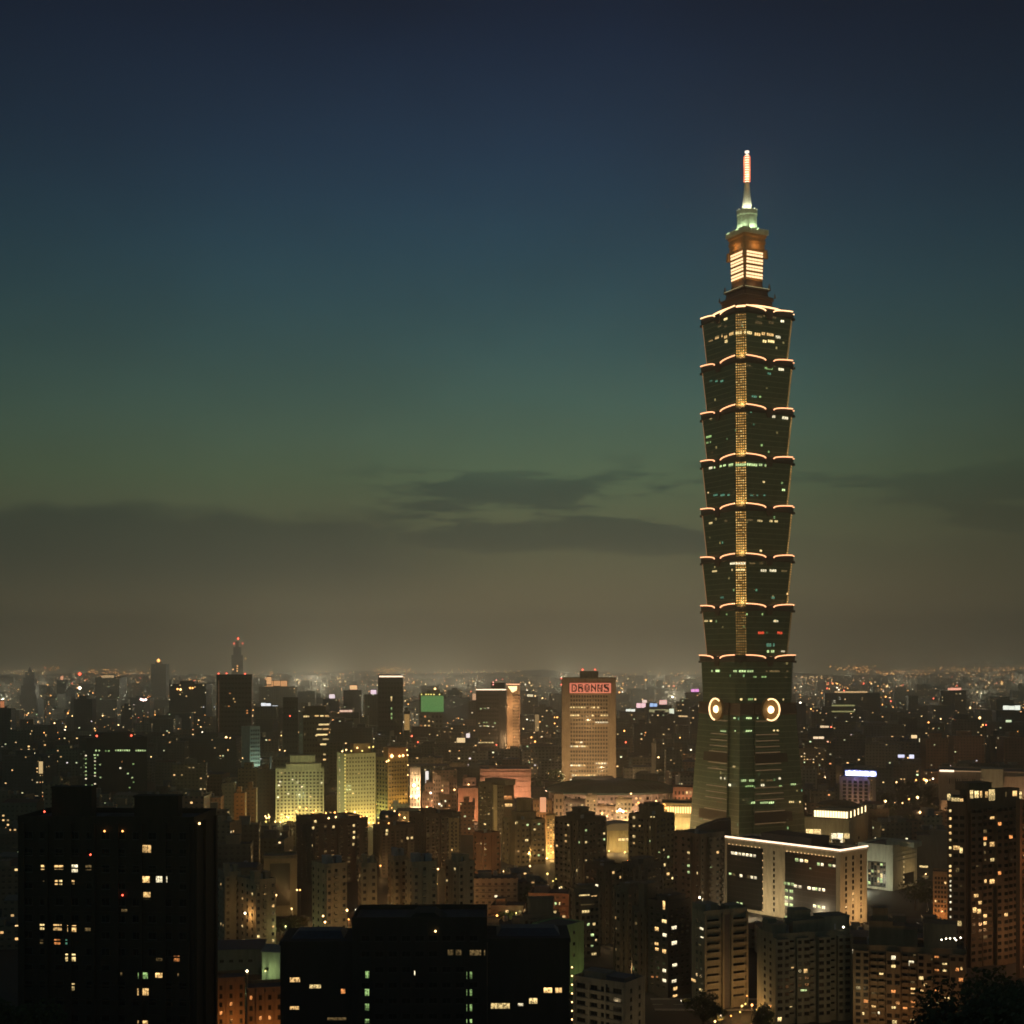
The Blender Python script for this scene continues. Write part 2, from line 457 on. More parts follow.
    # hanging shield ornament in the middle of each face
    for r4 in range(4):
        o = MB(); s = st + 1.5
        prof = [(-1.7, 0), (1.7, 0), (2.4, 1.8), (2.9, 4.0), (2.1, 6.2), (.9, 6.8), (0, 6.4), (-.9, 6.8), (-2.1, 6.2), (-2.9, 4.0), (-2.4, 1.8)]
        o.loft([[rot4((a, -s + dd, zt - 3 + b), r4) for a, b in prof] for dd in (0, .8)], 0)
        o.build("ruyi_ornament", TBROWN, tower)

# ray from the camera through a picture point, met with a plane of the tower (used to read off which rooms are lit)
def ray_plane(px, py, p0, n):
    o = Vector((0, 0, CAMH)); dv = Vector(((px - CX) / F, 1, (HZ - py) / F))
    t = (Vector(p0) - o).dot(n) / dv.dot(n)
    return o + dv * t
T_M = Matrix.Translation((TX, TD, 0)) @ Matrix.Rotation(R_(TH), 4, 'Z')
T_I = T_M.inverted()
def srad(z):
    for k in range(8):
        if LV[k] <= z < LV[k + 1]:
            a, b = (25.0, 26.0) if k == 0 else (SB, ST)
            return a + (b - a) * min(1, (z - LV[k]) / (LV[k + 1] - 4.2 - LV[k]))
    return 25.75 + (104 - z) * .058 if z < 104 else 18.0
WINE = {}
def tower_lit(px0, px1, py, hgt, kind):
    face = 'L' if (px0 + px1) / 2 < 735 else ('C' if px1 < 747 else 'R')
    z = Z(py, 975); s = srad(z)
    loc, n, mk = {'R': ((0, -s - .12, z), (0, -1, 0), 0), 'L': ((-s - .12, 0, z), (-1, 0, 0), 1), 'C': ((-s + CH * .5 - .25, -s + CH * .5 - .25, z), (-.707, -.707, 0), 2)}[face]
    nn = (T_M.to_3x3() @ Vector(n)); pw = T_M @ Vector(loc)
    a = T_I @ ray_plane(px0, py, pw, nn); b = T_I @ ray_plane(px1, py, pw, nn)
    d = b - a; d.z = 0; ln = d.length
    if ln < .3: return
    d.normalize(); zc = (a.z + b.z) / 2; hh = hgt * .71 / 2
    out = Vector(n) * .32
    mb = MB(); cnt = max(1, round(ln / 1.6)); st_ = ln / cnt
    for i in range(cnt):
        p = a + d * (st_ * (i + .1)); q = a + d * (st_ * (i + .9))
        if cnt > 3 and rnd() < .12: continue
        P = [(v.x + out.x, v.y + out.y, zz) for v, zz in ((p, zc - hh), (q, zc - hh), (q, zc + hh), (p, zc + hh))]
        Q = [(v.x, v.y, zz) for v, zz in ((p, zc - hh), (q, zc - hh), (q, zc + hh), (p, zc + hh))]
        mb.quad(*P); mb.quad(P[3], P[2], Q[2], Q[3]); mb.quad(Q[0], Q[1], P[1], P[0])
    if mb.v:
        mb.build("lit_window", pane_mat(kind), tower)
zp = lambda zx, zy, oy: (660 + zx / 5.689, oy + zy / 5.689)
def tl(oy, rows):
    for (y, segs, kind, hh) in rows:
        for a, b in segs: tower_lit(660 + a / 5.689, 660 + b / 5.689, oy + y / 5.689, hh, kind)
tl(290, [(152, [(430, 500), (550, 580), (585, 660)], 'dim', 1.6), (166, [(365, 385)], 'yellow', 2), (182, [(290, 308), (325, 345)], 'dim', 2), (178, [(685, 705)], 'white', 2),
         (186, [(540, 580), (615, 645), (435, 470)], 'dim', 2.6), (204, [(330, 350), (366, 384)], 'dim', 2),
         (243, [(430, 490), (494, 522)], 'yellow', 2.6), (252, [(536, 570), (577, 645)], 'warm', 2.6), (268, [(656, 684)], 'white', 2.6), (250, [(395, 420)], 'warm', 2.6), (266, [(315, 358), (366, 384)], 'warm', 2.8), (286, [(278, 302)], 'warm', 2.6),
         (292, [(370, 386), (583, 604), (612, 650)], 'yellow', 2.4), (430, [(460, 480), (492, 516)], 'dim', 1.8), (446, [(594, 640)], 'green', 1.8), (452, [(672, 704)], 'white', 2.2),
         (476, [(610, 630)], 'teal', 2), (518, [(345, 362), (316, 330), (284, 300)], 'teal', 1.8), (606, [(520, 550)], 'teal', 1.8), (608, [(562, 576)], 'green', 1.8),
         (720, [(626, 655)], 'white', 2.4), (728, [(693, 728)], 'white', 2.6), (708, [(476, 502)], 'dim', 1.2), (732, [(284, 297)], 'yellow', 1.6), (835, [(264, 295)], 'green', 2), (868, [(264, 292)], 'green', 2),
         (883, [(570, 584)], 'green', 2), (920, [(612, 622)], 'green', 2), (994, [(392, 426), (430, 490), (492, 552)], 'lime', 2.4), (996, [(560, 604)], 'lime', 2.2), (1002, [(308, 384)], 'lime', 2), (1012, [(280, 300)], 'white', 2.2)])
tl(450, [(182, [(582, 596)], 'yellow', 1.8), (188, [(686, 700)], 'green', 2), (227, [(692, 711)], 'lime', 2), (242, [(272, 280)], 'yellow', 1.6), (256, [(305, 330), (345, 370), (385, 398)], 'teal', 1.8), (258, [(510, 530), (545, 560), (585, 600)], 'teal', 1.3),
         (342, [(450, 460)], 'white', 1.6), (398, [(430, 484), (494, 530)], 'dim', 1.6), (403, [(552, 582)], 'yellow', 1.8), (405, [(620, 670)], 'yellow', 1.9), (405, [(366, 386)], 'dim', 1.8), (416, [(280, 300)], 'yellow', 1.8),
         (573, [(565, 580)], 'yellow', 1.8), (645, [(400, 430), (430, 488)], 'white', 2.2), (645, [(505, 540), (562, 590)], 'dim', 1.8), (682, [(408, 416), (432, 484)], 'yellow', 1.8), (686, [(570, 616), (622, 660)], 'white', 2.2), (688, [(688, 722)], 'dim', 1.8), (690, [(298, 326)], 'yellow', 1.8),
         (840, [(345, 365), (632, 652)], 'teal', 2), (818, [(718, 728)], 'warm', 2), (858, [(688, 700)], 'dim', 2), (934, [(376, 386), (488, 498), (576, 586)], 'green', 1.8), (972, [(254, 275), (285, 298), (648, 660)], 'yellow', 1.9)])
tl(600, [(120, [(644, 672)], 'white', 1.8), (187, [(556, 590), (655, 695)], 'red', 2.4), (256, [(604, 660)], 'teal', 3.4), (292, [(606, 620), (630, 650)], 'lime', 2.4), (292, [(686, 710)], 'white', 1.6), (405, [(412, 440), (448, 490), (494, 530)], 'lime', 2.0), (403, [(280, 308), (318, 340)], 'lime', 2.2), (405, [(600, 680), (716, 730)], 'dim', 1.9), (437, [(530, 548), (576, 604)], 'green', 1.5), (438, [(704, 724)], 'dim', 1.5),
         (540, [(284, 292), (300, 308)], 'dim', 1.5), (565, [(455, 470), (534, 546), (696, 704)], 'yellow', 1.8), (565, [(498, 528)], 'green', 2), (672, [(420, 432), (488, 520), (550, 558)], 'lime', 1.6),
         (745, [(345, 378), (424, 432), (486, 522)], 'lime', 1.6), (742, [(642, 652), (662, 674)], 'yellow', 1.4), (950, [(415, 432)], 'yellow', 1.6)])
tl(720, [(332, [(345, 374), (672, 686)], 'white', 2.2), (344, [(460, 500), (505, 536)], 'lime', 2.2), (370, [(392, 406), (572, 594)], 'white', 2.2), (344, [(570, 590), (604, 640)], 'dim', 1.6), (366, [(732, 772)], 'lime', 1.7), (376, [(484, 530), (676, 692)], 'green', 1.4),
         (470, [(516, 540), (568, 612), (616, 648)], 'lime', 1.8), (466, [(732, 762), (790, 800)], 'yellow', 1.8), (466, [(326, 356)], 'dim', 1.6), (268, [(412, 432), (294, 330)], 'dim', 1.6), (566, [(266, 310)], 'dim', 1.8)])

# flared podium the tiers stand on: cross-shaped plan with set-back corners
def ring20(s, z, a=13.5, n=1.2):
    side = [(-s + n, -s + n), (-s + a, -s + n), (-s + a, -s), (s - a, -s), (s - a, -s + n)]
    return [rot4((x, y, z), k) for k in range(4) for x, y in side]
bs = lambda z: 25.7 + (104 - z) * .058
mb = MB(); mb.loft([ring20(bs(0), -1), ring20(bs(52), 52), ring20(bs(96), 96)], 0)
for q in range(1, 23):
    z = 4.2 * q; mb.loft([ring20(bs(z) + .2, z - .22), ring20(bs(z) + .2, z + .22)], 1)
mb.build("flared_podium", [TGLASS, TFIN], tower)
MB().loft([ring20(bs(96) + .1, 96), ring20(bs(96) + .5, 97), ring20(26.0, 103.6), ring20(26.4, 104.2), ring20(26.4, 104.9)], 0).build("belt_course", [TBROWN], tower)
LINE = glow_mat("amber_line_light", (1, .50, .20), .10)
for py in (721, 734.5, 740.6, 746.5, 752.3, 763.5, 769.8, 787, 793, 799, 810.6, 822.5):
    z = Z(py, 975); s = bs(z) + .25
    for k in (0, 3):
        p = MB(); x0, x1 = (-s + 14.2, s - 20) if k == 0 else (-s + 20, s - 14.2)
        p.loft([[rot4((x0, -s - dd, z + e), k) for dd, e in ((0, -.3), (.25, -.3), (.25, .3), (0, .3))], [rot4((x1, -s - dd, z + e), k) for dd, e in ((0, -.3), (.25, -.3), (.25, .3), (0, .3))]], 0)
        p.build("line_light", LINE, tower)
for za, zb in ((Z(762.5, 975), Z(753.3, 975)), (Z(821.5, 975), Z(811.6, 975))):
    for k in (0, 3):
        sa, sb_ = bs(za) + .3, bs(zb) + .3
        p = MB(); p.loft([[rot4((x, -s_ - dd, z), k) for x, s_, z, dd in ((-sa + 13.8, sa, za, 0), (sa - 13.8, sa, za, 0), (sb_ - 13.8, sb_, zb, 0), (-sb_ + 13.8, sb_, zb, 0))],
                          [rot4((x, -s_ - dd, z), k) for x, s_, z, dd in ((-sa + 13.8, sa, za, .2), (sa - 13.8, sa, za, .2), (sb_ - 13.8, sb_, zb, .2), (-sb_ + 13.8, sb_, zb, .2))]], 0)
        p.build("refuge_floor_panel", plain_mat("refuge_floor_louvre", (.055, .045, .032), .7), tower)
# round coin medallions
COIN = plain_mat("medallion_bronze", (.34, .23, .10), .5)
COINRING = glow_mat("medallion_ring_light", (1, .62, .30), 2.6)
COINCORE = glow_mat("medallion_core_light", (1, .70, .36), 5.0)
for k, arc in ((0, (-2.1, 2.0)), (3, (.9, 4.6))):
    def cpt(a, r, dd): return rot4((r * math.cos(a), -26.6 - dd, 100.0 + r * math.sin(a) * 1.05), k)
    md = MB(); N = 40
    for ra, rb, da, db in ((0, 6.6, .9, .9), (6.6, 7.0, .9, 1.5), (7.0, 7.9, 1.5, 1.5), (7.9, 7.9, 1.5, -1.0)):
        for i in range(N):
            a, b = 2 * math.pi * i / N, 2 * math.pi * (i + 1) / N
            md.quad(cpt(a, ra, da), cpt(b, ra, da), cpt(b, rb, db), cpt(a, rb, db))
    coin = md.build("medallion", COIN, tower)
    rl = MB(); rl.tube([cpt(arc[0] + (arc[1] - arc[0]) * i / 40, 7.3, 1.7) for i in range(41)], .55, 6); rl.build("ring_light", COINRING, coin)
    cc = MB()
    cc.loft([[cpt(2 * math.pi * i / 20, 2.5, .9) for i in range(20)], [cpt(2 * math.pi * i / 20, 2.2, 1.9) for i in range(20)]], 0); cc.build("core_light", COINCORE, coin)
    lamp(coin, cpt(0, 0, 4.5), 900, (1, .6, .25), 1.0, "medallion_lamp")

# crown: set-back tiers, lantern, drum, spire
mb = MB()
mb.loft([ring8(19.5, 5, 385), ring8(19.5, 5, 388.2), ring8(18.0, 4, 388.4), ring8(14.6, 3, 391.5), ring8(14.2, 3, 396), ring8(15.0, 3, 396.4), ring8(15.0, 3, 398), ring8(12.0, 2, 399.5), ring8(11.4, 2, 403), ring8(12.2, 2, 403.4), ring8(12.2, 2, 404.6), ring8(9, 1.5, 405), ring8(8.4, 1.5, 411)], 0)
for k in range(4):
    p = rot4((11.4, -11.4), k)
    mb.cyl(p, .7, .35, 404, 409, 8); mb.cyl(p, 1.1, .9, 404, 406, 8); mb.cyl(p, .9, .1, 407.2, 408.6, 8)
    p = rot4((14.2, -14.2), k); mb.cyl(p, .8, .2, 398, 401.5, 8)
mb.build("crown_terrace", [TBROWN], tower)
for k in range(4):
    s = MB(); ss = 19.9
    s.tube([rot4((-ss + 5 + (2 * ss - 10) * i / 12, -ss, 388.0 + 1.2 * math.sin(math.pi * i / 12) ** .5), k) for i in range(13)], .6, 6)
    s.build("light_strip", STRIPB, tower)
    s = MB(); s.tube([rot4((ss - 5, -ss, 388.2), k), rot4((ss, -ss + 5, 388.2), k)], .7, 6); s.build("light_strip", STRIPB, tower)
    s = MB(); s.tube([rot4((-11 + 22 * i / 6, -12.3, 404.9), k) for i in range(7)], .16, 5); s.build("light_strip", glow_mat("faint_rim_light", (.8, .75, .35), .5), tower)
GOLDSTONE = plain_mat("lantern_gold_stone", (.42, .24, .09), .6)
def rsq(s, z, c=1.0): return ring8(s, c, z)
mb = MB(); mb.loft([rsq(8.4, 410.5), rsq(9.2, 433), rsq(9.5, 433.3), rsq(9.5, 437.5), rsq(10.0, 438), rsq(10.0, 440), rsq(9.6, 440.3), rsq(9.6, 442), rsq(10.4, 442.6), rsq(10.4, 444.2)], 0)
for k in range(4):
    p = rot4((9.6, -9.6), k); mb.cyl(p, 1.7, 1.5, 427.5, 430.5, 8); mb.cyl(p, 1.3, 1.3, 430.5, 433.5, 8)
lantern = mb.build("lantern", [GOLDSTONE], tower)
LPAN = glow_mat("lantern_light_panel", (1, .66, .34), 1.9)
for k in range(4):
    for i in range(4):
        z0 = 412.6 + i * 5.15; s = 8.4 + .8 * (z0 - 410.5) / 22.5
        p = MB()
        for j in range(2):
            a, b = z0 + j * 2.1, z0 + j * 2.1 + 1.45
            sa, sb_ = s + .28 + .036 * j * 2.1, s + .28 + .036 * (j * 2.1 + 1.45)
            for q in range(6):
                w0, w1 = -7.3 + q * 2.45, -7.3 + q * 2.45 + 2.3
                p.quad(*[rot4(v, k) for v in ((w0, -sa, a), (w1, -sa, a), (w1, -sb_, b), (w0, -sb_, b))])
        p.build("light_panel", LPAN, lantern)
    lamp(lantern, rot4((0, -13.5, 409), k), 900, (1, .5, .18), .6, "lantern_floodlight")
    lamp(lantern, rot4((0, -12.6, 436), k), 700, (1, .5, .18), .5, "lantern_floodlight")
PALE = plain_mat("spire_pale_metal", (.62, .66, .52), .5)
mb = MB(); mb.loft([rsq(10.9, 444.2, .8), rsq(10.9, 447.2, .8)], 0)
for k in range(4):
    for i in range(12): mb.cyl(rot4((-10.4 + i * 1.9, -10.9), k), .72, .72, 444.6, 448.2, 6)
mb.build("beaded_balustrade", [PALE], tower)
mb = MB(); mb.cyl((0, 0), 7.0, 6.9, 447.2, 458.8, 16)
for i in range(8):
    a = 2 * math.pi * (i + .5) / 8; mb.cyl((6.9 * math.cos(a), 6.9 * math.sin(a)), .55, .55, 447.2, 459, 6)
mb.build("drum", [PALE], tower)
mb = MB(); mb.cyl((0, 0), 6.6, 7.6, 458.8, 460, 16); mb.cyl((0, 0), 7.6, 7.6, 460, 463.2, 16)
for i in range(14):
    a = 2 * math.pi * i / 14; mb.cyl((7.3 * math.cos(a), 7.3 * math.sin(a)), .5, .4, 463, 464.4, 6)
mb.build("drum_cornice", [PALE], tower)
spire = MB().loft([[(r * math.cos(2 * math.pi * i / 12), r * math.sin(2 * math.pi * i / 12), z) for i in range(12)] for r, z in ((3.7, 463.2), (3.3, 468), (2.5, 476), (1.8, 484.5))], 0).build("spire", [PALE], tower)
rings = []
for i in range(11):
    z = 485 + i * 1.75; rings += [(1.95, z), (2.3, z + .5), (2.3, z + 1.1), (1.95, z + 1.6)]
BEACON = glow_mat("beacon_light", (1, .62, .40), 3.6); BRED = glow_mat("red_rim_glow", (1, .16, .05), 1.3)
beacon = MB().cyl((0, 0), 1.55, 1.55, 484.6, 504.3, 14).build("beacon", [BEACON], tower)
for i in range(11): MB().cyl((0, 0), 2.5, 2.5, 485.1 + i * 1.75, 485.85 + i * 1.75, 16).build("beacon_rim_glow", [BRED], beacon)  # glowing discs added to stand in for the red rim of the glow
MB().cyl((0, 0), .3, .3, 504, 506.4, 6).cyl((0, 0), 1.6, 1.6, 506.2, 507.4, 10).build("tip_lamp", glow_mat("tip_lamp_light", (1, .8, .65), 1.6), beacon)
for i in range(6):
    a = R_(-TH - 90 - 38 + 60 * i)
    lamp(tower, (9.9 * math.cos(a), 9.9 * math.sin(a), 449.2), 2300, (.74, 1, .60), .5, "drum_floodlight")
    lamp(tower, (7.0 * math.cos(a), 7.0 * math.sin(a), 465.2), 2300, (1, .95, .72), .4, "spire_floodlight")
for i in range(3): lamp(beacon, (3.4 * math.cos(i * 2.1 - 2), 3.4 * math.sin(i * 2.1 - 2), 489 + 5 * i), 2500, (1, .28, .08), 1.0, "beacon_lamp")

# ================================================================== buildings
HEROES = []
WMESH = {}
def window_mesh(w, h, kind, frame):
    k = (round(w, 1), round(h, 1), kind, frame)
    if k in WMESH: return WMESH[k]
    w, h = k[0], k[1]
    b = MB(); t = .10
    b.box(-w / 2, w / 2, -.02, .05, -h / 2, h / 2, 0, skip=('k',))
    n = 1 if w < 1.3 else (2 if w < 2.6 else 3)
    if w > 4: n = int(w / 1.4)
    iw = w - 2 * t; g = .07
    for i in range(n):
        x0 = -iw / 2 + iw * i / n + (g / 2 if i else 0); x1 = -iw / 2 + iw * (i + 1) / n - (g / 2 if i < n - 1 else 0)
        b.quad((x0, -.035, -h / 2 + t), (x1, -.035, -h / 2 + t), (x1, -.035, h / 2 - t), (x0, -.035, h / 2 - t), 1)
    b.box(-w / 2 - .1, w / 2 + .1, -.16, -.02, -h / 2 - .12, -h / 2 - .002, 0)
    WMESH[k] = b.mesh("window", [PALEFRAME if frame == 'pale' else FRAME, pane_mat(kind)])
    return WMESH[k]

class Bld:
    def __init__(s, name, label, cat, xl, xc, xr, yt, Y, th, wall, w1=None, w2=None, yb=None, group=None, parapet=1.1, reserve=True):
        az_ = math.degrees(math.atan((xc - CX) / F))
        if w2 and th < 45: th = -az_                      # square on to the viewer: only its front shows
        if w1 and th > 45: th = 90 - az_
        s.th = R_(th); s.c, s.s = math.cos(s.th), math.sin(s.th)
        s.x0, s.y0, s.xc, s.yt = X(xc, Y), Y, xc, yt
        s.zb = min(terrain(s.x0, Y), terrain(s.x0, Y + 15)) - .5
        s.w1 = w1 if w1 else s.upx(xr, 'R'); s.w2 = w2 if w2 else s.upx(xl, 'L')
        s.H = Z(yt, Y) - s.zb - (parapet or 0)
        s.root = tag(empty(name, (s.x0, Y, s.zb), s.th), label, cat, group)
        s.wm = wall_mat(wall) if isinstance(wall, tuple) else wall
        s.front = 'L' if (xc - xl) > ((xr or xc) - xc) else 'R'
        s.bays = []; s.win = []; s.wb = MB(); s.kept = []
        s.wb.box(0, s.w1, 0, s.w2, 0, s.H, 0, skip=('t', 'b'))
        s.wb.quad((0, 0, s.H - .02), (s.w1, 0, s.H - .02), (s.w1, s.w2, s.H - .02), (0, s.w2, s.H - .02), 1)
        if parapet:
            p, t = parapet, .3
            s.wb.box(-.06, s.w1 + .06, -.06, t, s.H - .3, s.H + p); s.wb.box(-.06, s.w1 + .06, s.w2 - t, s.w2 + .06, s.H - .3, s.H + p)
            s.wb.box(-.06, t, t + .003, s.w2 - t - .003, s.H - .3, s.H + p - .004); s.wb.box(s.w1 - t, s.w1 + .06, t + .003, s.w2 - t - .003, s.H - .3, s.H + p - .004)
        if reserve: HEROES.append((min(xl, xc), max(xr or xc, xc), yb or min(HZ + CAMH * F / Y, 1024), Y, s))
    def upx(s, px, face):
        a = (px - CX) / F
        if face == 'R': return (a * s.y0 - s.x0) / (s.c - a * s.s)
        return (s.x0 - a * s.y0) / (a * s.c + s.s)
    def at(s, px, py, face=None):
        """point of the facade seen at a picture point: face, u, height, metres per pixel"""
        face = face or ('L' if px < s.xc else 'R')
        u = s.upx(px, face); yy = s.y0 + u * (s.s if face == 'R' else s.c)
        return face, u, Z(py, yy) - s.zb, yy / F
    def facing(s, face): return max(.3, abs(s.c if face == 'R' else s.s))
    def w(s, face, u, z, w, h, kind='dark', keep=False): s.win.append((face, u, z, w, h, kind, keep))
    def grid(s, face, cols, rows, u0=None, u1=None, z0=None, z1=None, wf=.5, hf=.5, lit=.06, kinds=('warm', 'yellow', 'dim'), frame='dark'):
        W = s.w1 if face == 'R' else s.w2
        u0 = .6 if u0 is None else u0; u1 = W - .6 if u1 is None else u1
        z0 = 3.5 if z0 is None else z0; z1 = s.H - 1.2 if z1 is None else z1
        du, dz = (u1 - u0) / cols, (z1 - z0) / rows
        for j in range(rows - 1, -1, -1):
            for i in range(cols):
                k = random.choice(kinds) if rnd() < lit else 'dark'
                s.w(face, u0 + du * (i + .5), z0 + dz * (j + .5), du * wf, dz * hf, k)
        s.frame = frame
    def lits(s, lst, ox=0, oy=0, sc=1.0):
        for q in lst:
            px, py, pw, ph = ox + q[0] / sc, oy + q[1] / sc, q[2] / sc, q[3] / sc
            kind = q[4] if len(q) > 4 else 'warm'
            f, u, z, m = s.at(px, py)
            s.w(f, u, z, max(.5, pw * m / s.facing(f)), max(.5, ph * m), kind, True)
    def bands(s, face, zs, proud=.3, hgt=.5, u0=None, u1=None):
        W = s.w1 if face == 'R' else s.w2
        a = 0 if u0 is None else u0; b = W if u1 is None else u1
        for z in zs:
            if face == 'R': s.wb.box(a, b, -proud, .05, z, z + hgt)
            else: s.wb.box(-proud, .05, a, b, z, z + hgt)
    def piers(s, face, us, wd=.8, proud=.5, z0=0, z1=None):
        for u in us:
            if face == 'R': s.wb.box(u - wd / 2, u + wd / 2, -proud, .05, z0, (z1 or s.H) - .35)
            else: s.wb.box(-proud, .05, u - wd / 2, u + wd / 2, z0, (z1 or s.H) - .35)
    def bay(s, face, u0, u1, proud=1.4, z0=0, z1=None):
        z1 = s.H - .8 if z1 is None else z1; s.bays.append((face, u0, u1, proud))
        if face == 'R': s.wb.box(u0, u1, -proud, .05, z0, z1)
        else: s.wb.box(-proud, .05, u0, u1, z0, z1)
    def off(s, face, u):
        return max([q[3] for q in s.bays if q[0] == face and q[1] <= u <= q[2]] or [0])
    def boxpart(s, name, m, u0, u1, v0, v1, z0, z1, lip=True):
        """u along the front, v into the building"""
        mb = MB()
        def bb(a, b, c, d, e, f_, mi=0):
            if s.front == 'R': mb.box(a, b, c, d, e, f_, mi)
            else: mb.box(c, d, a, b, e, f_, mi)
        bb(u0, u1, v0, v1, z0, z1)
        if lip: bb(u0 - .2, u1 + .2, v0 - .2, v1 + .2, z1 + .003, z1 + .4, 0)
        return mb.build(name, [m], s.root)
    def roofpx(s, pa, pb, py, v0=2.0, dep=6.0, name="roof_hut", m=None, z0=None):
        ua, ub = sorted((s.upx(pa, s.front), s.upx(pb, s.front)))
        yy = s.y0 + v0 * (s.c if s.front == 'R' else s.s) + (ua + ub) / 2 * (s.s if s.front == 'R' else s.c)
        return s.boxpart(name, m or s.wm, ua, ub, v0, v0 + dep, s.H - .1 if z0 is None else z0, Z(py, yy) - s.zb)
    def crown(s, m0, py, name="crown_storey", m=None):
        yy = s.y0 + s.w1 * .5 * s.s + s.w2 * .5 * s.c; h = max(1.5, Z(py, yy) - s.zb)
        mb = MB(); a, e, c_, d_ = s.w1 * m0, s.w1 * (1 - m0), s.w2 * m0, s.w2 * (1 - m0); k = min(e - a, d_ - c_) * .22
        P = lambda g, z: [(a + k - g, c_ - g, z), (e - k + g, c_ - g, z), (e + g, c_ + k - g, z), (e + g, d_ - k + g, z), (e - k + g, d_ + g, z), (a + k - g, d_ + g, z), (a - g, d_ - k + g, z), (a - g, c_ + k - g, z)]
        mb.loft([P(0, s.H - .1), P(0, h - .8), P(.35, h - .7), P(.35, h)], 0)
        return mb.build(name, [m or s.wm], s.root)
    def tank(s, u, v, r=1.1, h=2.2, z=None, m=None):
        mb = MB(); x, y = (u, v) if s.front == 'R' else (v, u)
        z = s.H if z is None else z
        mb.cyl((x, y), r, r, z + .5, z + .5 + h, 12); mb.cyl((x, y), r, .2, z + .5 + h, z + .9 + h, 12)
        mb.box(x - r * .8, x + r * .8, y - r * .8, y + r * .8, z - .1, z + .5)
        return mb.build("water_tank", [m or STEEL], s.root)
    def bulb(s, px, py, r, m, name="roof_lamp", face=None, out=.3, energy=0, col=(1, .6, .25)):
        f, u, z, mm = s.at(px, py, face or s.front)
        p = (u, -out, z) if f == 'R' else (-out, u, z)
        mb = MB(); mb.octa((0, 0, 0), r); mb.box(-.06, .06, -.06, .06, -r - .5, -r * .8, 1)
        o = mb.build(name, [m, DARKMETAL], s.root, p)
        if energy: lamp(o, (-.5 - r if f == 'L' else 0, -.5 - r if f == 'R' else 0, 0.1), energy, col, .3)
        return o
    def edge(s, face, m, r=.35, z=None, name="roofline_light", u0=0, u1=None):
        W = s.w1 if face == 'R' else s.w2; u1 = W if u1 is None else u1
        z = s.H + .6 if z is None else z; mb = MB()
        if face == 'R': mb.tube([(u0, -.4, z), (u1, -.4, z)], r, 6)
        else: mb.tube([(-.4, u0, z), (-.4, u1, z)], r, 6)
        return mb.build(name, [m], s.root)
    def balconies(s, face, us, zs, wd, dep=1.1, m=None):
        k = ('balc', face, round(wd, 1), dep, (m or s.wm).name)
        if k not in WMESH:
            b = MB()
            if face == 'R':
                b.box(-wd / 2, wd / 2, -dep, .02, -.15, 0); b.box(-wd / 2, wd / 2, -dep, -dep + .12, .003, 1.0); b.box(-wd / 2, -wd / 2 + .12, -dep + .123, .02, .003, .997); b.box(wd / 2 - .12, wd / 2, -dep + .123, .02, .003, .997)
            else:
                b.box(-dep, .02, -wd / 2, wd / 2, -.15, 0); b.box(-dep, -dep + .12, -wd / 2, wd / 2, .003, 1.0); b.box(-dep + .123, .02, -wd / 2, -wd / 2 + .12, .003, .997); b.box(-dep + .123, .02, wd / 2 - .12, wd / 2, .003, .997)
            WMESH[k] = b.mesh("balcony", [m or s.wm])
        for z in zs:
            for u in us: obj("balcony", WMESH[k], s.root, (u, -s.off('R', u), z) if face == 'R' else (-s.off('L', u), u, z))
    def done(s, frame=None):
        fr = frame or getattr(s, 'frame', 'dark')
        s.wb.build("wall", [s.wm, ROOF], s.root)
        keep = [q for q in s.win if q[6]]
        out = list(keep)
        for q in s.win:
            if q[6]: continue
            if any(q[0] == k[0] and abs(q[1] - k[1]) < (q[3] + k[3]) / 2 and abs(q[2] - k[2]) < (q[4] + k[4]) / 2 for k in keep): continue
            if q[2] < 1 or q[2] > s.H: continue
            out.append(q)
        for q in out[:100]:
            o = obj("window", window_mesh(q[3], q[4], q[5], fr), s.root, (q[1], -.03 - s.off('R', q[1]), q[2]) if q[0] == 'R' else (-.03 - s.off('L', q[1]), q[1], q[2]), 0 if q[0] == 'R' else -math.pi / 2)
        rest = out[100:]
        if rest:
            mb = MB(); ms = [PALEFRAME if fr == 'pale' else FRAME]; ix = {}
            for f, u, z, w_, h_, k, _ in rest:
                n0 = len(mb.v); of_ = s.off(f, u)
                if k not in ix: ix[k] = len(ms); ms.append(pane_mat(k))
                if f == 'R':
                    mb.box(u - w_ / 2, u + w_ / 2, -.05, .02, z - h_ / 2, z + h_ / 2, 0, skip=('k',)); e = .1
                    mb.quad((u - w_ / 2 + e, -.065, z - h_ / 2 + e), (u + w_ / 2 - e, -.065, z - h_ / 2 + e), (u + w_ / 2 - e, -.065, z + h_ / 2 - e), (u - w_ / 2 + e, -.065, z + h_ / 2 - e), ix[k])
                else:
                    mb.box(-.05, .02, u - w_ / 2, u + w_ / 2, z - h_ / 2, z + h_ / 2, 0, skip=('r',)); e = .1
                    mb.quad((-.065, u + w_ / 2 - e, z - h_ / 2 + e), (-.065, u - w_ / 2 + e, z - h_ / 2 + e), (-.065, u - w_ / 2 + e, z + h_ / 2 - e), (-.065, u + w_ / 2 - e, z + h_ / 2 - e), ix[k])
                if of_: mb.v[n0:] = [(x_ - (of_ if f == 'L' else 0), y_ - (of_ if f == 'R' else 0), z_) for x_, y_, z_ in mb.v[n0:]]
            tag(mb.build("further_windows", ms, s.root), kind="stuff")
        return s
def frange(a, b, n): return [a + (b - a) * i / (n - 1) for i in range(n)]
REDL = glow_mat("red_aviation_light", (1, .10, .05), 5.0)
WARML = glow_mat("warm_lamp_glass", (1, .58, .22), 6.0)
AMBL = glow_mat("amber_lamp_glass", (1, .40, .10), 5.0)
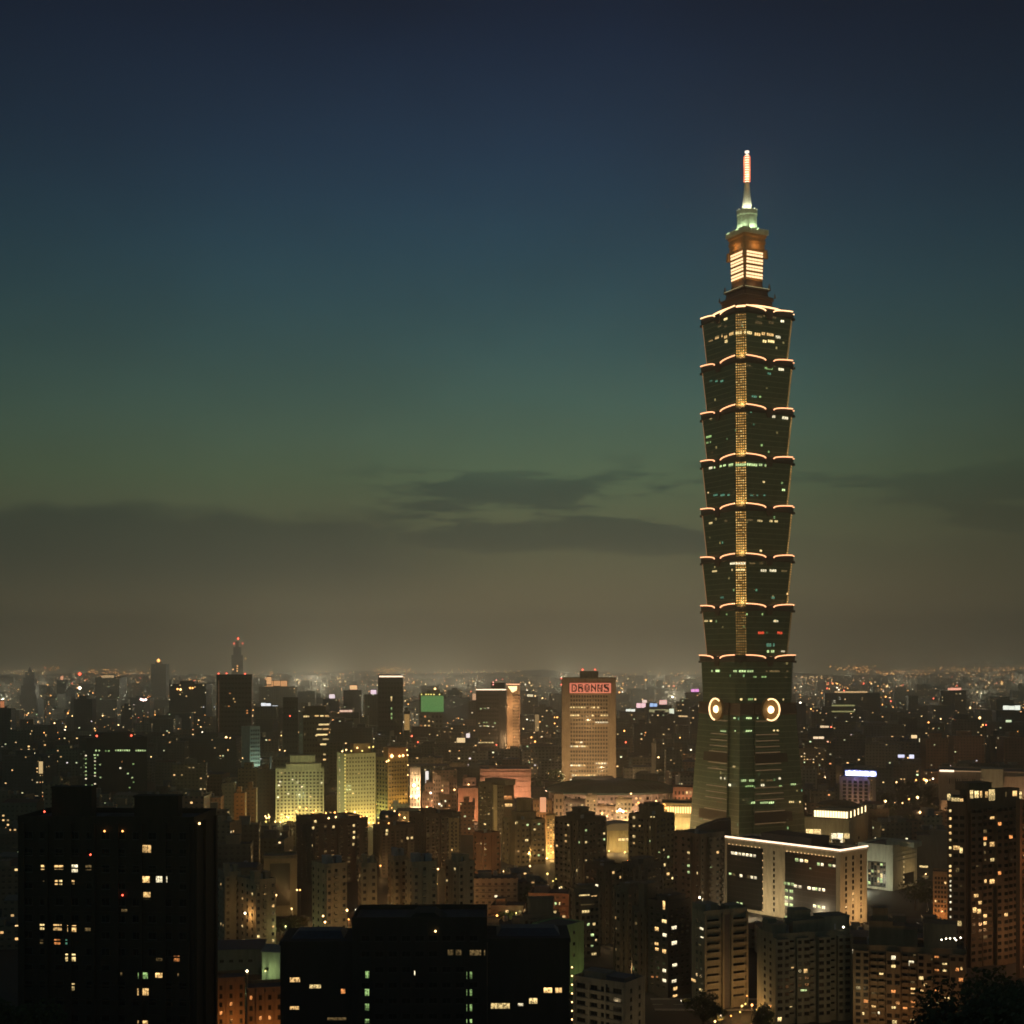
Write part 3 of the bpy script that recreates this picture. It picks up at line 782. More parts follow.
WHITEL = glow_mat("white_lamp_glass", (1, .86, .62), 6.0)
STRIPW = glow_mat("roofline_light_tube", (1, .72, .50), 2.2)
STRIPO = glow_mat("amber_roofline_tube", (1, .50, .20), 1.1)

# ---- foreground: the unlit twin-topped block
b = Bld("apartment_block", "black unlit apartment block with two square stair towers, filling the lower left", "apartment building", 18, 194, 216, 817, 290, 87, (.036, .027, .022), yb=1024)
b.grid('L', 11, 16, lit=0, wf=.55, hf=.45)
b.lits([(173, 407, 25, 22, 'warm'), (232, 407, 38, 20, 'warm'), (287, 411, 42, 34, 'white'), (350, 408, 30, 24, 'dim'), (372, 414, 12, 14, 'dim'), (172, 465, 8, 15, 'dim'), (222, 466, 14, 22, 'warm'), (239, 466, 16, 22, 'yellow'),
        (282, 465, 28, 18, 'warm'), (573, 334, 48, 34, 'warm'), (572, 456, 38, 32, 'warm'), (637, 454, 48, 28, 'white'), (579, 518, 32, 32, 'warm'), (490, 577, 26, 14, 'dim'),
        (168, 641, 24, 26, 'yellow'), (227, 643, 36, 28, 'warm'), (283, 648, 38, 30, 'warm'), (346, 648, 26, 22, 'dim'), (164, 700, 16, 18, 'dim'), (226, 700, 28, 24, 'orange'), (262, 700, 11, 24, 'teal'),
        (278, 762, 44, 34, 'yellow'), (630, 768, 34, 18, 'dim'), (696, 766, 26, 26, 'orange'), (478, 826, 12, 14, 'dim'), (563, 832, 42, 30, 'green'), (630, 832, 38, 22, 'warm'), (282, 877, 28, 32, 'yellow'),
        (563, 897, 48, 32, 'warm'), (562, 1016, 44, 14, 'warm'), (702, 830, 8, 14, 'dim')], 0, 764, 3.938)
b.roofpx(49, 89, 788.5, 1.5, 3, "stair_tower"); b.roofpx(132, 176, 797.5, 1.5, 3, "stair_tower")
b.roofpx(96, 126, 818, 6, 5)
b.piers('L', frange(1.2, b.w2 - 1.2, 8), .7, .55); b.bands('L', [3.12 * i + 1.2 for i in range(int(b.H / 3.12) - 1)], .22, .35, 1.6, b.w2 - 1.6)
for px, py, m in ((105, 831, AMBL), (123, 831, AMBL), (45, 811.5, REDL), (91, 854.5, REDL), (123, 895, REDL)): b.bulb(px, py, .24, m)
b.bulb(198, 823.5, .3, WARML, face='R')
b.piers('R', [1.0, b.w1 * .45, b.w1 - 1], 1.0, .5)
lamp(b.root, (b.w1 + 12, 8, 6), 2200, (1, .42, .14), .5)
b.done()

# ---- foreground: the unlit wide block, bottom centre
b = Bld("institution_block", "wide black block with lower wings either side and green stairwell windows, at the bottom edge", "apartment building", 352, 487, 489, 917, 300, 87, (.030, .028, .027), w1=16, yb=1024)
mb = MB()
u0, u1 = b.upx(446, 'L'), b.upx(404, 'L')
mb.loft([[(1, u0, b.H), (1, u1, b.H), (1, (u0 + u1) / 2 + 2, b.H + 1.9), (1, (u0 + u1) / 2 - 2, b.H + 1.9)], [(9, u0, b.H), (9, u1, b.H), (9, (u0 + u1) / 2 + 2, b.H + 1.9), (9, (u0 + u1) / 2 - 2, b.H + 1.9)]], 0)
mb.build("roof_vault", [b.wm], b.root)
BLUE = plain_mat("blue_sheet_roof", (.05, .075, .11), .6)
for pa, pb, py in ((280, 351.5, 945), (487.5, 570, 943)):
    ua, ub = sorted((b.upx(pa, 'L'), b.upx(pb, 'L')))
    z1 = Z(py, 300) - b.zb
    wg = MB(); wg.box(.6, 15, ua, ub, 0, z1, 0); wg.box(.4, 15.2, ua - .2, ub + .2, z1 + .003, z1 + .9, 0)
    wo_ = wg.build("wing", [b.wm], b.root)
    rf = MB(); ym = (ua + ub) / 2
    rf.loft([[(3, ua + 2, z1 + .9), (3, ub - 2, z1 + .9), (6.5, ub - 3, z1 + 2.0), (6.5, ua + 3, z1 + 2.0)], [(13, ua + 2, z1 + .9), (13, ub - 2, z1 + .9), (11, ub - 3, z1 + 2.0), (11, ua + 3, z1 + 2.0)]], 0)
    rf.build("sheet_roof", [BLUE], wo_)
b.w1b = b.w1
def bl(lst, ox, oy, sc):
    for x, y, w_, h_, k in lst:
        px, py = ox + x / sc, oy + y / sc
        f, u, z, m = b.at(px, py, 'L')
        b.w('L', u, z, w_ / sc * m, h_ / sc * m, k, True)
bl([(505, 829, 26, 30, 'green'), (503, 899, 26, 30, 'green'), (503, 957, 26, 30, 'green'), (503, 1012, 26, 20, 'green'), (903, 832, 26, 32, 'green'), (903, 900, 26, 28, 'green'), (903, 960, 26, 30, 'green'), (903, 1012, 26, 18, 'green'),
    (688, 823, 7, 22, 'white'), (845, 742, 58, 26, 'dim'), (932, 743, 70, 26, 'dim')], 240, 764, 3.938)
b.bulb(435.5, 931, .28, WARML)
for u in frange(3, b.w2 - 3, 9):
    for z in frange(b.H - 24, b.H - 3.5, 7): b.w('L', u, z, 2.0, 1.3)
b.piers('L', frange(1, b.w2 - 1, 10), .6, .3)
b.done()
# windows of the two wings
for lst, ox, sc, pa in (([(215, 852, 44, 22, 'warm'), (295, 878, 48, 18, 'yellow'), (405, 897, 20, 22, 'orange'), (213, 963, 40, 16, 'warm'), (380, 1006, 78, 14, 'dim')], 240, 3.938, 280),
                    ([(268, 893, 36, 24, 'warm'), (310, 893, 28, 24, 'warm'), (210, 935, 36, 26, 'yellow'), (80, 955, 78, 26, 'yellow'), (160, 950, 24, 14, 'white')], 480, 3.938, 487)):
    for x, y, w_, h_, k in lst:
        f, u, z, m = b.at(ox + x / sc, 764 + y / sc, 'L')
        obj("window", window_mesh(w_ / sc * m, h_ / sc * m, k, 'dark'), b.root, (.55, u, z), -math.pi / 2)

# ---- beige balcony block beside it
b = Bld("balcony_block", "beige seven storey block with long balcony bands and a blue roof shed", "apartment building", 574, 625, 645, 983, 470, 55, (.27, .24, .18), yb=1024)
for k, z in enumerate(frange(b.H - 3.0, b.H - 21, 7)):
    b.bands('L', [z - 1.2], .9, 1.2, .6, b.w2 - 1.4)
    for u in frange(3, b.w2 - 3, 4): b.w('L', u, z + .9, 3.4, 1.6)
    for u in (b.w1 * .3, b.w1 * .72): b.w('R', u, z + .6, 1.3, 1.5)
b.piers('L', [.4, b.w2 * .36, b.w2 * .68, b.w2 - .6], .7, 1.0)
b.boxpart("roof_shed", BLUE, 1, b.w2 * .4, 1.5, 8, b.H, b.H + 1.9); b.boxpart("roof_hut", b.wm, b.w2 * .45, b.w2 * .9, 3, 9, b.H, b.H + 2.2)
for i in range(7): b.bulb(572.8, 967 + 8.7 * i, .36, WARML, "stair_lamp", 'L', .5)
b.done()
lamp(b.root, (-12, b.w2 * .5, 14), 650, (1, .74, .40), .5, "street_fill_light"); lamp(b.root, (b.w1 * .6, -10, 10), 420, (1, .70, .36), .5, "street_fill_light")  # bodiless fill lights added to lift the beige walls

# ---- row of apartment towers along the bottom right
b = Bld("apartment_tower", "dark narrow tower with two vertical runs of glowing windows, beside the ribbed balcony tower", "apartment building", 648, 668, 691, 902, 545, 40, (.055, .052, .048), yb=1024)
b.grid('L', 3, 14, lit=0); b.grid('R', 4, 14, lit=0)
b.lits([(150, 282, 14, 56, 'warm'), (152, 382, 26, 24, 'yellow'), (154, 468, 24, 24, 'white'), (152, 570, 22, 28, 'warm'), (152, 690, 20, 22, 'white'), (152, 752, 22, 22, 'white'), (155, 892, 26, 26, 'warm'), (152, 968, 24, 24, 'yellow'),
        (212, 422, 36, 24, 'white'), (213, 517, 38, 26, 'white'), (216, 655, 34, 22, 'white'), (212, 755, 34, 22, 'white'), (220, 802, 30, 24, 'warm'), (218, 852, 32, 26, 'warm'), (220, 892, 28, 24, 'warm'), (226, 992, 20, 20, 'yellow'),
        (105, 430, 22, 26, 'warm'), (104, 522, 22, 20, 'warm'), (106, 556, 20, 20, 'warm'), (76, 522, 12, 14, 'dim'), (104, 605, 10, 10, 'dim'), (78, 728, 14, 14, 'orange'), (106, 728, 12, 12, 'orange')], 640, 860, 6.24)
b.roofpx(672, 689, 896, 2, 6); b.tank(5, 4); b.bulb(699, 897.5, .6, WHITEL, face='R', energy=500)
b.done()
b = Bld("apartment_tower", "grey balcony tower split by a dark vertical recess, street lamps at its foot", "apartment building", 692, 703, 747, 911, 525, 24, (.26, .24, .17), yb=1012)
fl = frange(4, b.H - 4, 11)
for z in fl:
    for u in (b.w1 * .22, b.w1 * .80): b.w('R', u, z + 1.0, b.w1 * .26, 1.25)
    for u in (1.4, b.w2 * .55): b.w('L', u, z + .6, 1.5, 1.4)
b.balconies('R', [b.w1 * .22, b.w1 * .80], fl, b.w1 * .32)
b.wb.box(b.w1 * .46, b.w1 * .60, -.02, .2, 0, b.H - 1, 1); b.piers('R', [.5, b.w1 * .43, b.w1 * .63, b.w1 - .5], .8, 1.1)
b.lits([(385, 428, 18, 18, 'white'), (366, 424, 12, 12, 'dim'), (388, 482, 16, 12, 'white'), (375, 528, 12, 12, 'dim'), (335, 750, 22, 20, 'warm'), (380, 810, 18, 18, 'yellow'), (390, 770, 12, 10, 'dim')], 640, 860, 6.24)
b.roofpx(706, 722, 905, 3, 7); b.roofpx(732, 745, 906, 2, 6); b.tank(4, 3)
b.done()
lamp(b.root, (b.w1 * .3, -16, 10), 1600, (1, .66, .30), .5, "street_fill_light"); lamp(b.root, (b.w1 * .9, -14, 8), 2600, (1, .50, .18), .5, "street_fill_light")  # fill lights without a lamp body, added to brighten the balcony walls
b = Bld("apartment_tower", "greenish grey apartment slab crowded with roof huts, in front of the lit roofline building", "apartment building", 757, 773, 850, 934, 505, 16, (.20, .20, .15), yb=1024)
fl = frange(3.2, b.H - 3.2, 11); cols = frange(1.9, b.w1 - 1.9, 11)
for k_ in (0, 3, 6, 9): b.bay('R', cols[k_] - 1.1, cols[min(10, k_ + 1)] + 1.1, (1.9, 1.2, 2.2, 1.6)[k_ // 3])
for z in fl:
    for i, u in enumerate(cols): b.w('R', u, z + .9, 1.5 if i % 2 else 2.0, 1.3)
    for u in (2, b.w2 * .5): b.w('L', u, z + .9, 1.5, 1.3)
b.balconies('R', [cols[2], cols[5], cols[8]], fl, 2.3, 1.0)
b.piers('R', [.35, b.w1 - .35], .6, 1.9)
b.lits([(112, 797, 14, 16, 'warm'), (157, 812, 16, 18, 'warm'), (150, 888, 28, 10, 'lime'), (52, 1000, 18, 18, 'yellow'), (105, 958, 14, 8, 'yellow'), (345, 738, 10, 18, 'white')], 764, 764, 3.938)
for q in ((797, 829, 921, 3, 7), (801, 817, 911, 5, 6), (829, 855, 917, 4, 8), (775, 790, 925, 3, 5), (775, 784, 920, 6, 4)): b.roofpx(*q)
b.bulb(843, 927, .5, WHITEL); b.tank(8, 5); b.tank(11, 6); b.tank(b.w1 - 4, 5)
b.done()
lamp(b.root, (b.w1 * .25, -22, 12), 750, (1, .80, .42), .5, "street_fill_light"); lamp(b.root, (b.w1 * .7, -24, 14), 850, (1, .84, .44), .5, "street_fill_light")  # added fill out in front so the greenish slab shows
b = Bld("apartment_tower", "brown apartment slab under amber light with fairy lights along its roof edge", "apartment building", 851, 853, 966, 944, 500, 25, (.21, .16, .10), w2=14, yb=1024)
fl = frange(3.2, b.H - 3.2, 11); cols = frange(1.8, b.w1 - 1.8, 14)
for k_ in (0, 4, 8, 12): b.bay('R', cols[k_] - 1.1, cols[min(13, k_ + 1)] + 1.1, (2.0, 1.3, 2.2, 1.5)[k_ // 4])
for z in fl:
    for i, u in enumerate(cols): b.w('R', u, z + .9, 1.7, 1.4, random.choice(['dim', 'orange', 'warm', 'yellow']) if rnd() < .13 else 'dark')
b.balconies('R', [cols[2], cols[3], cols[6], cols[7], cols[10], cols[11]], fl, 2.4, 1.0)
b.piers('R', [.35, b.w1 - .35], .6, 1.9)
b.lits([(208, 605, 26, 28, 'white'), (208, 658, 28, 20, 'yellow'), (208, 815, 28, 22, 'orange'), (210, 915, 26, 18, 'yellow'), (215, 1005, 28, 26, 'yellow'), (320, 645, 32, 36, 'white'), (445, 612, 14, 16, 'dim'), (405, 770, 22, 22, 'warm'), (328, 830, 24, 14, 'warm'),
        (328, 915, 18, 16, 'orange'), (330, 990, 36, 28, 'yellow'), (20, 950, 14, 20, 'yellow'), (118, 955, 14, 20, 'white'), (605, 678, 22, 24, 'orange'), (632, 672, 16, 22, 'warm'), (525, 870, 22, 28, 'yellow'), (550, 868, 20, 26, 'yellow'), (340, 592, 18, 12, 'dim')], 860, 860, 6.24)
for q in ((869, 893, 922, 4, 8), (873, 888, 909, 5, 6), (893, 905, 927, 4, 7), (905, 918, 931, 5, 6), (925, 958, 925, 6, 8)): b.roofpx(*q)
for px, py in ((941.5, 939.6), (946, 938.5), (950, 938.3), (954.5, 938.2), (956, 940), (960.5, 937.5)): b.bulb(px, py, .36, WHITEL)
b.tank(6, 6); b.tank(20, 8)
b.done()
for q in (.12, .42, .72, .95): lamp(b.root, (b.w1 * q, -17, 7), 1150, (1, .44, .14), .5, "street_fill_light")  # row of amber fill lights added before the brown slab

# ---- the tall warm-crowned tower at the right edge
b = Bld("residential_tower", "tall brown residential tower with a glowing crown storey, at the right edge", "apartment building", 960, 967, 1019, 790, 600, 22, (.13, .095, .065), yb=955)
fl = frange(4, b.H - 8, 22); cols = frange(2.0, b.w1 - 2.0, 8)
b.lits([(806, 118, 16, 34, 'yellow'), (826, 118, 20, 30, 'yellow'), (843, 118, 12, 28, 'warm'), (876, 120, 14, 26, 'warm'), (897, 122, 30, 46, 'yellow'), (940, 118, 10, 22, 'dim'), (987, 116, 22, 22, 'warm'), (1010, 122, 12, 30, 'yellow'),
        (899, 212, 22, 12, 'warm'), (898, 316, 22, 20, 'warm'), (864, 314, 12, 16, 'yellow'), (864, 348, 10, 14, 'dim'), (866, 376, 10, 10, 'dim'), (901, 377, 24, 14, 'yellow'), (898, 462, 24, 20, 'warm'), (866, 460, 12, 16, 'warm'), (824, 516, 22, 14, 'warm'), (818, 572, 18, 22, 'warm'), (836, 577, 18, 20, 'warm'), (968, 374, 8, 8, 'dim'), (1006, 268, 14, 14, 'orange'), (828, 400, 10, 8, 'dim')], 764, 764, 3.938)
for z in fl:
    for u in cols: b.w('R', u, z, 2.0, 1.6, random.choice(['dim', 'warm', 'orange']) if rnd() < .05 else 'dark')
    b.w('L', b.w2 * .5, z, 1.6, 1.6)
for k_ in (0, 2, 4, 6): b.bay('R', cols[k_] - 1.2, cols[k_ + 1] + 1.2 if k_ % 4 == 0 else cols[k_] + 1.2, (1.8, .9, 2.0, 1.0)[k_ // 2], 0, b.H - 9)
b.roofpx(975, 998, 783.5, 4, 9); b.boxpart("crown_eave", b.wm, -.8, b.w1 + .8, -.9, 14, b.H - 8.6, b.H - 7.9, False)
b.done()
lamp(b.root, (b.w1 * .8, -20, 14), 7000, (1, .50, .20), .5, "street_fill_light"); lamp(b.root, (b.w1 * .9, -24, 45), 5000, (1, .52, .22), .5, "street_fill_light")  # warm fill lights added in mid air to brighten the tower
b2 = Bld("residential_tower", "lower brown tower with a ladder of lit windows, joined to the glowing crown tower", "apartment building", 947, 947.3, 966, 801, 596, 22, (.15, .105, .07), w2=14, yb=955)
b2.lits([(728, 130, 14, 28, 'yellow'), (754, 140, 30, 16, 'yellow'), (778, 142, 14, 14, 'warm')] + [(732, y, 15, 12, random.choice(['warm', 'yellow', 'yellow'])) for y in (184, 215, 246, 272, 300, 330, 360, 403, 420, 440)] + [(735, y, 8, 10, 'white') for y in (462, 480, 497, 520, 545, 572, 602, 628)] + [(758, 330, 24, 18, 'warm'), (776, 340, 12, 24, 'yellow'), (762, 418, 14, 20, 'dim'), (770, 628, 16, 22, 'yellow'), (776, 480, 8, 8, 'dim')], 764, 764, 3.938)
for z in frange(4, b2.H - 6, 20):
    for u in (b2.w1 * .45, b2.w1 * .8): b2.w('R', u, z, 2.0, 1.6)
b2.piers('R', [.4, b2.w1 * .26, b2.w1 - .4], .7, .5); b2.roofpx(953, 963, 797, 3, 6)
b2.done()
b = Bld("residential_tower", "reddish balcony tower cut off by the right edge of the picture", "apartment building", 1016, 1020, 1062, 800, 580, 20, (.20, .12, .07), yb=950)
fl = frange(4, b.H - 3, 24)
for z in fl:
    for u in (3, 8, 13): b.w('R', u, z + .9, 2.4, 1.4, 'warm' if rnd() < .15 else 'dark')
b.balconies('R', [3, 8, 13], fl, 3.4, 1.1); b.done()
lamp(b.root, (4, -14, 20), 4000, (1, .42, .16), .5, "street_fill_light"); lamp(b.root, (4, -14, 52), 4000, (1, .42, .16), .5, "street_fill_light")  # added fill lights hung in front of the balconies

def strip(b, u, z, w_, h_, k):
    n = max(1, round(w_ / 2.6))
    for i in range(n):
        if n > 3 and rnd() < .15: continue
        b.w('L', u - w_ / 2 + w_ * (i + .5) / n, z, w_ / n * .74, min(1.7, h_ * .8), k if rnd() < .8 else random.choice(['dim', 'lime', 'yellow']), True)

# ---- lit roofline office building in front of the tall tower
b = Bld("office_building", "beige office building with glowing roofline and glass bays, before the tall tower", "office building", 725, 840, 867, 851, 690, 42, (.52, .45, .32), yb=935)
Lx = lambda px: b.upx(px, 'L')
GL = plain_mat("office_glass", (.006, .008, .008), .3)
for pa, pb in ((727, 763), (785, 836)):
    ua, ub = sorted((Lx(pa), Lx(pb)))
    mb = MB(); mb.box(-.012, .02, ua, ub, 2, b.H - 2.6)
    for i in range(12):
        z = 2 + (b.H - 4.6) * i / 12; mb.box(-.022, -.011, ua, ub, z, z + .35, 1)
    for i in range(int((ub - ua) / 3) + 1):
        u = ua + 3 * i; mb.box(-.019, -.0115, u - .06, u + .06, 2, b.H - 2.6, 1)
    mb.build("glass_bay", [GL, FRAME], b.root)
b.bands('L', [b.H - 1.2], .5, 1.4, -.5, b.w2 + .3); b.bands('R', [b.H - 1.2], .5, 1.4, .05, b.w1 + .3)
b.edge('L', STRIPW, .5, b.H + 1.5, u0=-.4); b.edge('R', STRIPW, .5, b.H + 1.5)
for x, y, w_, h_, k in ([(148, 380, 46, 18, 'white'), (222, 395, 24, 16, 'white'), (268, 400, 26, 14, 'white'), (98, 472, 36, 18, 'lime'), (160, 486, 72, 16, 'white'), (220, 494, 36, 16, 'white'),
         (98, 500, 32, 22, 'lime'), (98, 527, 32, 22, 'lime'), (98, 554, 32, 22, 'lime'), (98, 581, 32, 22, 'lime'), (98, 607, 32, 20, 'lime'), (217, 562, 42, 16, 'white'), (183, 411, 10, 8, 'red')]):
    f, u, z, m = b.at(764 + x / 3.938, 764 + y / 3.938, 'L'); strip(b, u, z, w_ / 3.938 * m / b.facing('L'), h_ / 3.938 * m, k)
for x, y, w_, h_, k in ([(250, 293, 86, 18, 'white'), (212, 290, 14, 10, 'white'), (262, 380, 72, 16, 'white'), (205, 370, 24, 12, 'lime'), (235, 485, 24, 10, 'lime'), (236, 502, 18, 14, 'white'), (228, 312, 20, 6, 'dim')]):
    f, u, z, m = b.at(680 + x / 3.938, 780 + y / 3.938, 'L'); strip(b, u, z, w_ / 3.938 * m / b.facing('L'), h_ / 3.938 * m, k)
for i in range(20):
    z = b.H - 3.4
for px in (774,):
    for z in frange(4, b.H - 4, 11): b.w('L', Lx(px), z, 1.0, 1.7)
for px in (846, 853, 861):
    for z in frange(4, b.H - 3.2, 11):
        b.w('R', b.upx(px, 'R'), z, 1.5, 1.9, 'warm' if (px == 853 and rnd() < .3) else 'dark')
TINY = glow_mat("eave_bulb_glass", (1, .62, .26), 2.2)
for a, c_, n in ((728, 762, 9), (786, 836, 14)):
    for i in range(n):
        px = a + (c_ - a) * (i + .5) / n; f, u, z, m = b.at(px, 850, 'L')
        mb = MB(); mb.octa((0, 0, 0), .32); mb.build("eave_lamp", [TINY], b.root, (-.7, u, b.H - 2.2))
for z in frange(3, b.H - 5, 9):
    for px in (763.5,):
        mb = MB(); mb.octa((0, 0, 0), .3); mb.build("facade_lamp", [TINY], b.root, (-.7, Lx(px), z))
b.roofpx(752, 802, 836, 8, 16, "roof_hut", plain_mat("dark_plant_room", (.05, .045, .04), .8))
b.done()
lamp(b.root, (-16, b.w2 * .30, 5), 9000, (1, .78, .46), .6, "facade_floodlight"); lamp(b.root, (-16, b.w2 * .62, 6), 8500, (1, .78, .46), .6, "facade_floodlight"); lamp(b.root, (10, -15, 6), 7500, (1, .56, .25), .6, "facade_floodlight")

# ---- building with the round roof and the ring of crown lamps
b = Bld("hotel_building", "round roofed pale building with a ring of crown lamps, right of the tall tower's foot", "mall", 804.5, 849, 868, 818.5, 900, 62, (.30, .27, .19), yb=845)
cx_, cy_ = b.w1 * .5, b.w2 * .46
mb = MB(); mb.loft([[(cx_ + r * math.cos(2 * math.pi * i / 32) * .8, cy_ + r * math.sin(2 * math.pi * i / 32), z) for i in range(32)] for r, z in ((15, b.H + 6), (14.5, b.H + 7.5), (10, b.H + 9.3), (5, b.H + 10.2), (.5, b.H + 10.5))], 0)
mb.build("round_roof", [plain_mat("bronze_roof", (.12, .09, .05), .6)], b.root)
mb = MB(); mb.box(1, b.w1 - .5, .5, b.w2 * .8, b.H, b.H + 5.8); mb.build("crown_storey", [b.wm], b.root)
CROWN = glow_mat("crown_lamp_light", (1, .74, .38), 3.0)
n = 13
for i in range(n):
    u = .8 + (b.w2 * .8 - 1) * (i + .5) / n; mb = MB(); mb.box(.55, .98, u - .6, u + .6, b.H + .8, b.H + 5.2); mb.build("crown_lamp", [CROWN], b.root)
for i in range(5):
    u = 1.2 + (b.w1 - 2.4) * (i + .5) / 5; mb = MB(); mb.box(u - .6, u + .6, .05, .48, b.H + .8, b.H + 5.2); mb.build("crown_lamp", [CROWN], b.root)
b.lits([(180, 838, 26, 30, 'yellow'), (210, 838, 26, 30, 'yellow'), (276, 858, 20, 38, 'white'), (300, 858, 20, 38, 'white'), (326, 858, 20, 38, 'yellow')], 764, 620, 3.938)
b.bands('L', [b.H - 1], .6, 1.2); b.bands('R', [b.H - 1], .6, 1.2)
for z in (6, 11, 16): b.w('R', b.w1 * .5, z, 3, 2)
b.done(); lamp(b.root, (-9, b.w2 * .5, 4), 9100, (1, .75, .35), .5, "facade_floodlight")

# ---- grey green civic building and its neighbours
b = Bld("civic_building", "grey green modern building with a tall glazed grid bay, right of the glowing roofline", "office building", 858, 893, 917, 845.5, 800, 48, (.40, .41, .33), yb=925)
ua, ub = sorted((b.upx(868, 'L'), b.upx(886, 'L')))
mb = MB(); mb.box(-.012, .02, ua, ub, 2, Z(861, 805)); mb.build("glass_bay", [GL], b.root)
for i in range(6):
    for j in range(9):
        b.w('L', ua + (ub - ua) * (i + .5) / 6, 3 + (Z(861, 805) - 4) * (j + .5) / 9, (ub - ua) / 6 * .8, 1.9, random.choice(['yellow', 'dim', 'dim', 'dark', 'dark', 'dark', 'dim', 'dark', 'lime']), True)
ua, ub = sorted((b.upx(903, 'R'), b.upx(914, 'R')))
mb = MB(); mb.box(ua, ub, -.012, .02, 2, Z(873, 810)); mb.build("glass_bay", [GL], b.root)
for z in frange(4, 22, 7): b.w('R', ua + 1, z, .9, 1.6, 'yellow', True)
b.bands('R', frange(b.H - 9, b.H - 4, 3), .3, .5); b.roofpx(880, 908, 842, 8, 10)
b.done(); lamp(b.root, (-16, b.w2 * .5, 5), 10920, (1, .97, .70), .6, "facade_floodlight")
b = Bld("office_slab", "plain dark slab tower behind the grey green civic building", "office building", 915, 917, 948, 835, 840, 15, (.10, .11, .11), w2=18, yb=920)
b.bands('R', frange(8, b.H - 4, 9), .12, .4); b.lits([(908 + 0, 880, 0, 0)][:0]); b.w('R', 4, 9, 5, 1.4, 'yellow', True); b.w('R', 5, 3, 4, 1.4, 'dim', True); b.roofpx(930, 947, 831, 3, 8); b.done()
b = Bld("office_building", "small pale framed office block glowing orange at its foot, left of the crown tower", "office building", 931, 933, 948, 871, 715, 20, (.36, .24, .14), w2=10, yb=922)
b.grid('R', 4, 8, lit=.25, kinds=('orange', 'warm', 'dim'), wf=.7, hf=.55); b.piers('R', [.3, b.w1 - .3], .6, .5); b.bands('R', [b.H - .8], .5, .9, .5, b.w1 - .5)
b.done(); lamp(b.root, (b.w1 * .6, -7, 3), 2340, (1, .42, .14), .4, "street_fill_light")

# ---- hotel with the blue white sign
b = Bld("hotel", "pale slab hotel with an overexposed white and blue rooftop sign", "hotel", 839.5, 867.5, 876, 777.5, 1200, 64, (.40, .33, .28), yb=810)
fl = frange(b.H - 3.2, 3, 9)
for i in range(6):
    u = b.upx(844.5 + 5.4 * i, 'L') if i < 5 else None
    if u is not None:
        for z in fl: b.w('L', u, z, 2.9, 2.3)
for z in fl[:5]: b.w('R', b.w1 * .45, z, 2.2, 2.0)
b.piers('L', [b.upx(841.8 + 5.4 * i, 'L') for i in range(6)], 1.6, .35)
b.done()
sg = tag(empty("rooftop_sign", b.root.matrix_world @ Vector((0, 0, 0)) if False else (b.x0, b.y0, b.zb + b.H + 1.1), R_(64)), "white rooftop sign glowing blue at the edges, on the pale slab hotel", "sign")
SIGNW = glow_mat("sign_white_light", (.80, .86, 1), 3.6); SIGNB = glow_mat("sign_blue_light", (.20, .26, 1), .9)
mb = MB()
for i in range(5): mb.box(1.3, 1.5, -5 + 5 * i, -4.7 + 5 * i, 0, 1.6)
mb.box(1.0, 1.2, -8, 20.2, .5, 6.2); mb.build("sign_frame", [DARKMETAL], sg)
mb = MB(); mb.box(.8, .98, -7.6, 19.8, .9, 5.9); mb.build("blue_backboard", [SIGNB], sg)
us_ = [19.0 - 2.28 * i for i in range(9)]
for i, u in enumerate(us_):
    mb = MB(); mb.box(.35, .7, u - 1.7, u, 1.2, 5.0 + .4 * (i % 2)); mb.box(.35, .7, u - 2.0, u + .1, 2.0, 4.2) if i % 3 else None
    mb.build("letter", [SIGNW], sg)
mb = MB(); mb.loft([[(x, -4.4 + 3.0 * math.cos(2 * math.pi * k / 16), 3.2 + 2.1 * math.sin(2 * math.pi * k / 16)) for k in range(16)] for x in (.35, .7)], 0); mb.build("logo_disc", [SIGNW], sg)
lamp(sg, (-4.5, 12, 4.5), 2600, (.22, .25, 1), 1.0, "sign_glow"); lamp(sg, (-4.5, 0, 4.5), 2600, (.22, .25, 1), 1.0, "sign_glow")
lamp(b.root, (6, -8, 4), 6500, (1, .62, .25), .5, "facade_floodlight"); lamp(b.root, (-9, 8, 4), 9100, (1, .55, .28), .5, "facade_floodlight")

# ---- long government building at the right
b = Bld("government_building", "long beige government building with ribbed walls and a lit roof corner, behind the crown tower", "public building", 936, 939, 1062, 770, 1100, 9, (.34, .27, .21), w2=40, yb=800)
us_ = frange(1.5, b.w1 * .48, 30); b.piers('R', us_, .7, .5, 3, b.H - 3)
for i in range(11): b.w('R', b.upx(950 + 2.5 * i, 'R'), b.H - 7.5, 1.3, 4.0, 'dark', True)
b.edge('R', STRIPW, .8, b.H + .6, u0=.5, u1=b.upx(954, 'R')); b.edge('R', glow_mat("dim_roofline_tube", (1, .6, .3), .35), .35, b.H + .6, u0=b.upx(955, 'R'), u1=b.upx(981, 'R'))
ua, ub = b.upx(981, 'R'), b.upx(1003, 'R')
b.boxpart("central_block", wall_mat((.24, .25, .20)), ua, ub, -3, 20, 0, b.H + 2.6); b.boxpart("rear_block", b.wm, ub + .5, b.w1, -1.5, 20, 0, b.H - 3)
b.boxpart("low_wing", b.wm, b.upx(941, 'R'), b.upx(975, 'R'), -14, -.8, 0, b.H - 22)
b.done(); lamp(b.root, (22, -24, 6), 41600, (1, .55, .25), .8, "forecourt_floodlight"); lamp(b.root, (70, -22, 8), 23400, (1, .62, .32), .8, "forecourt_floodlight")

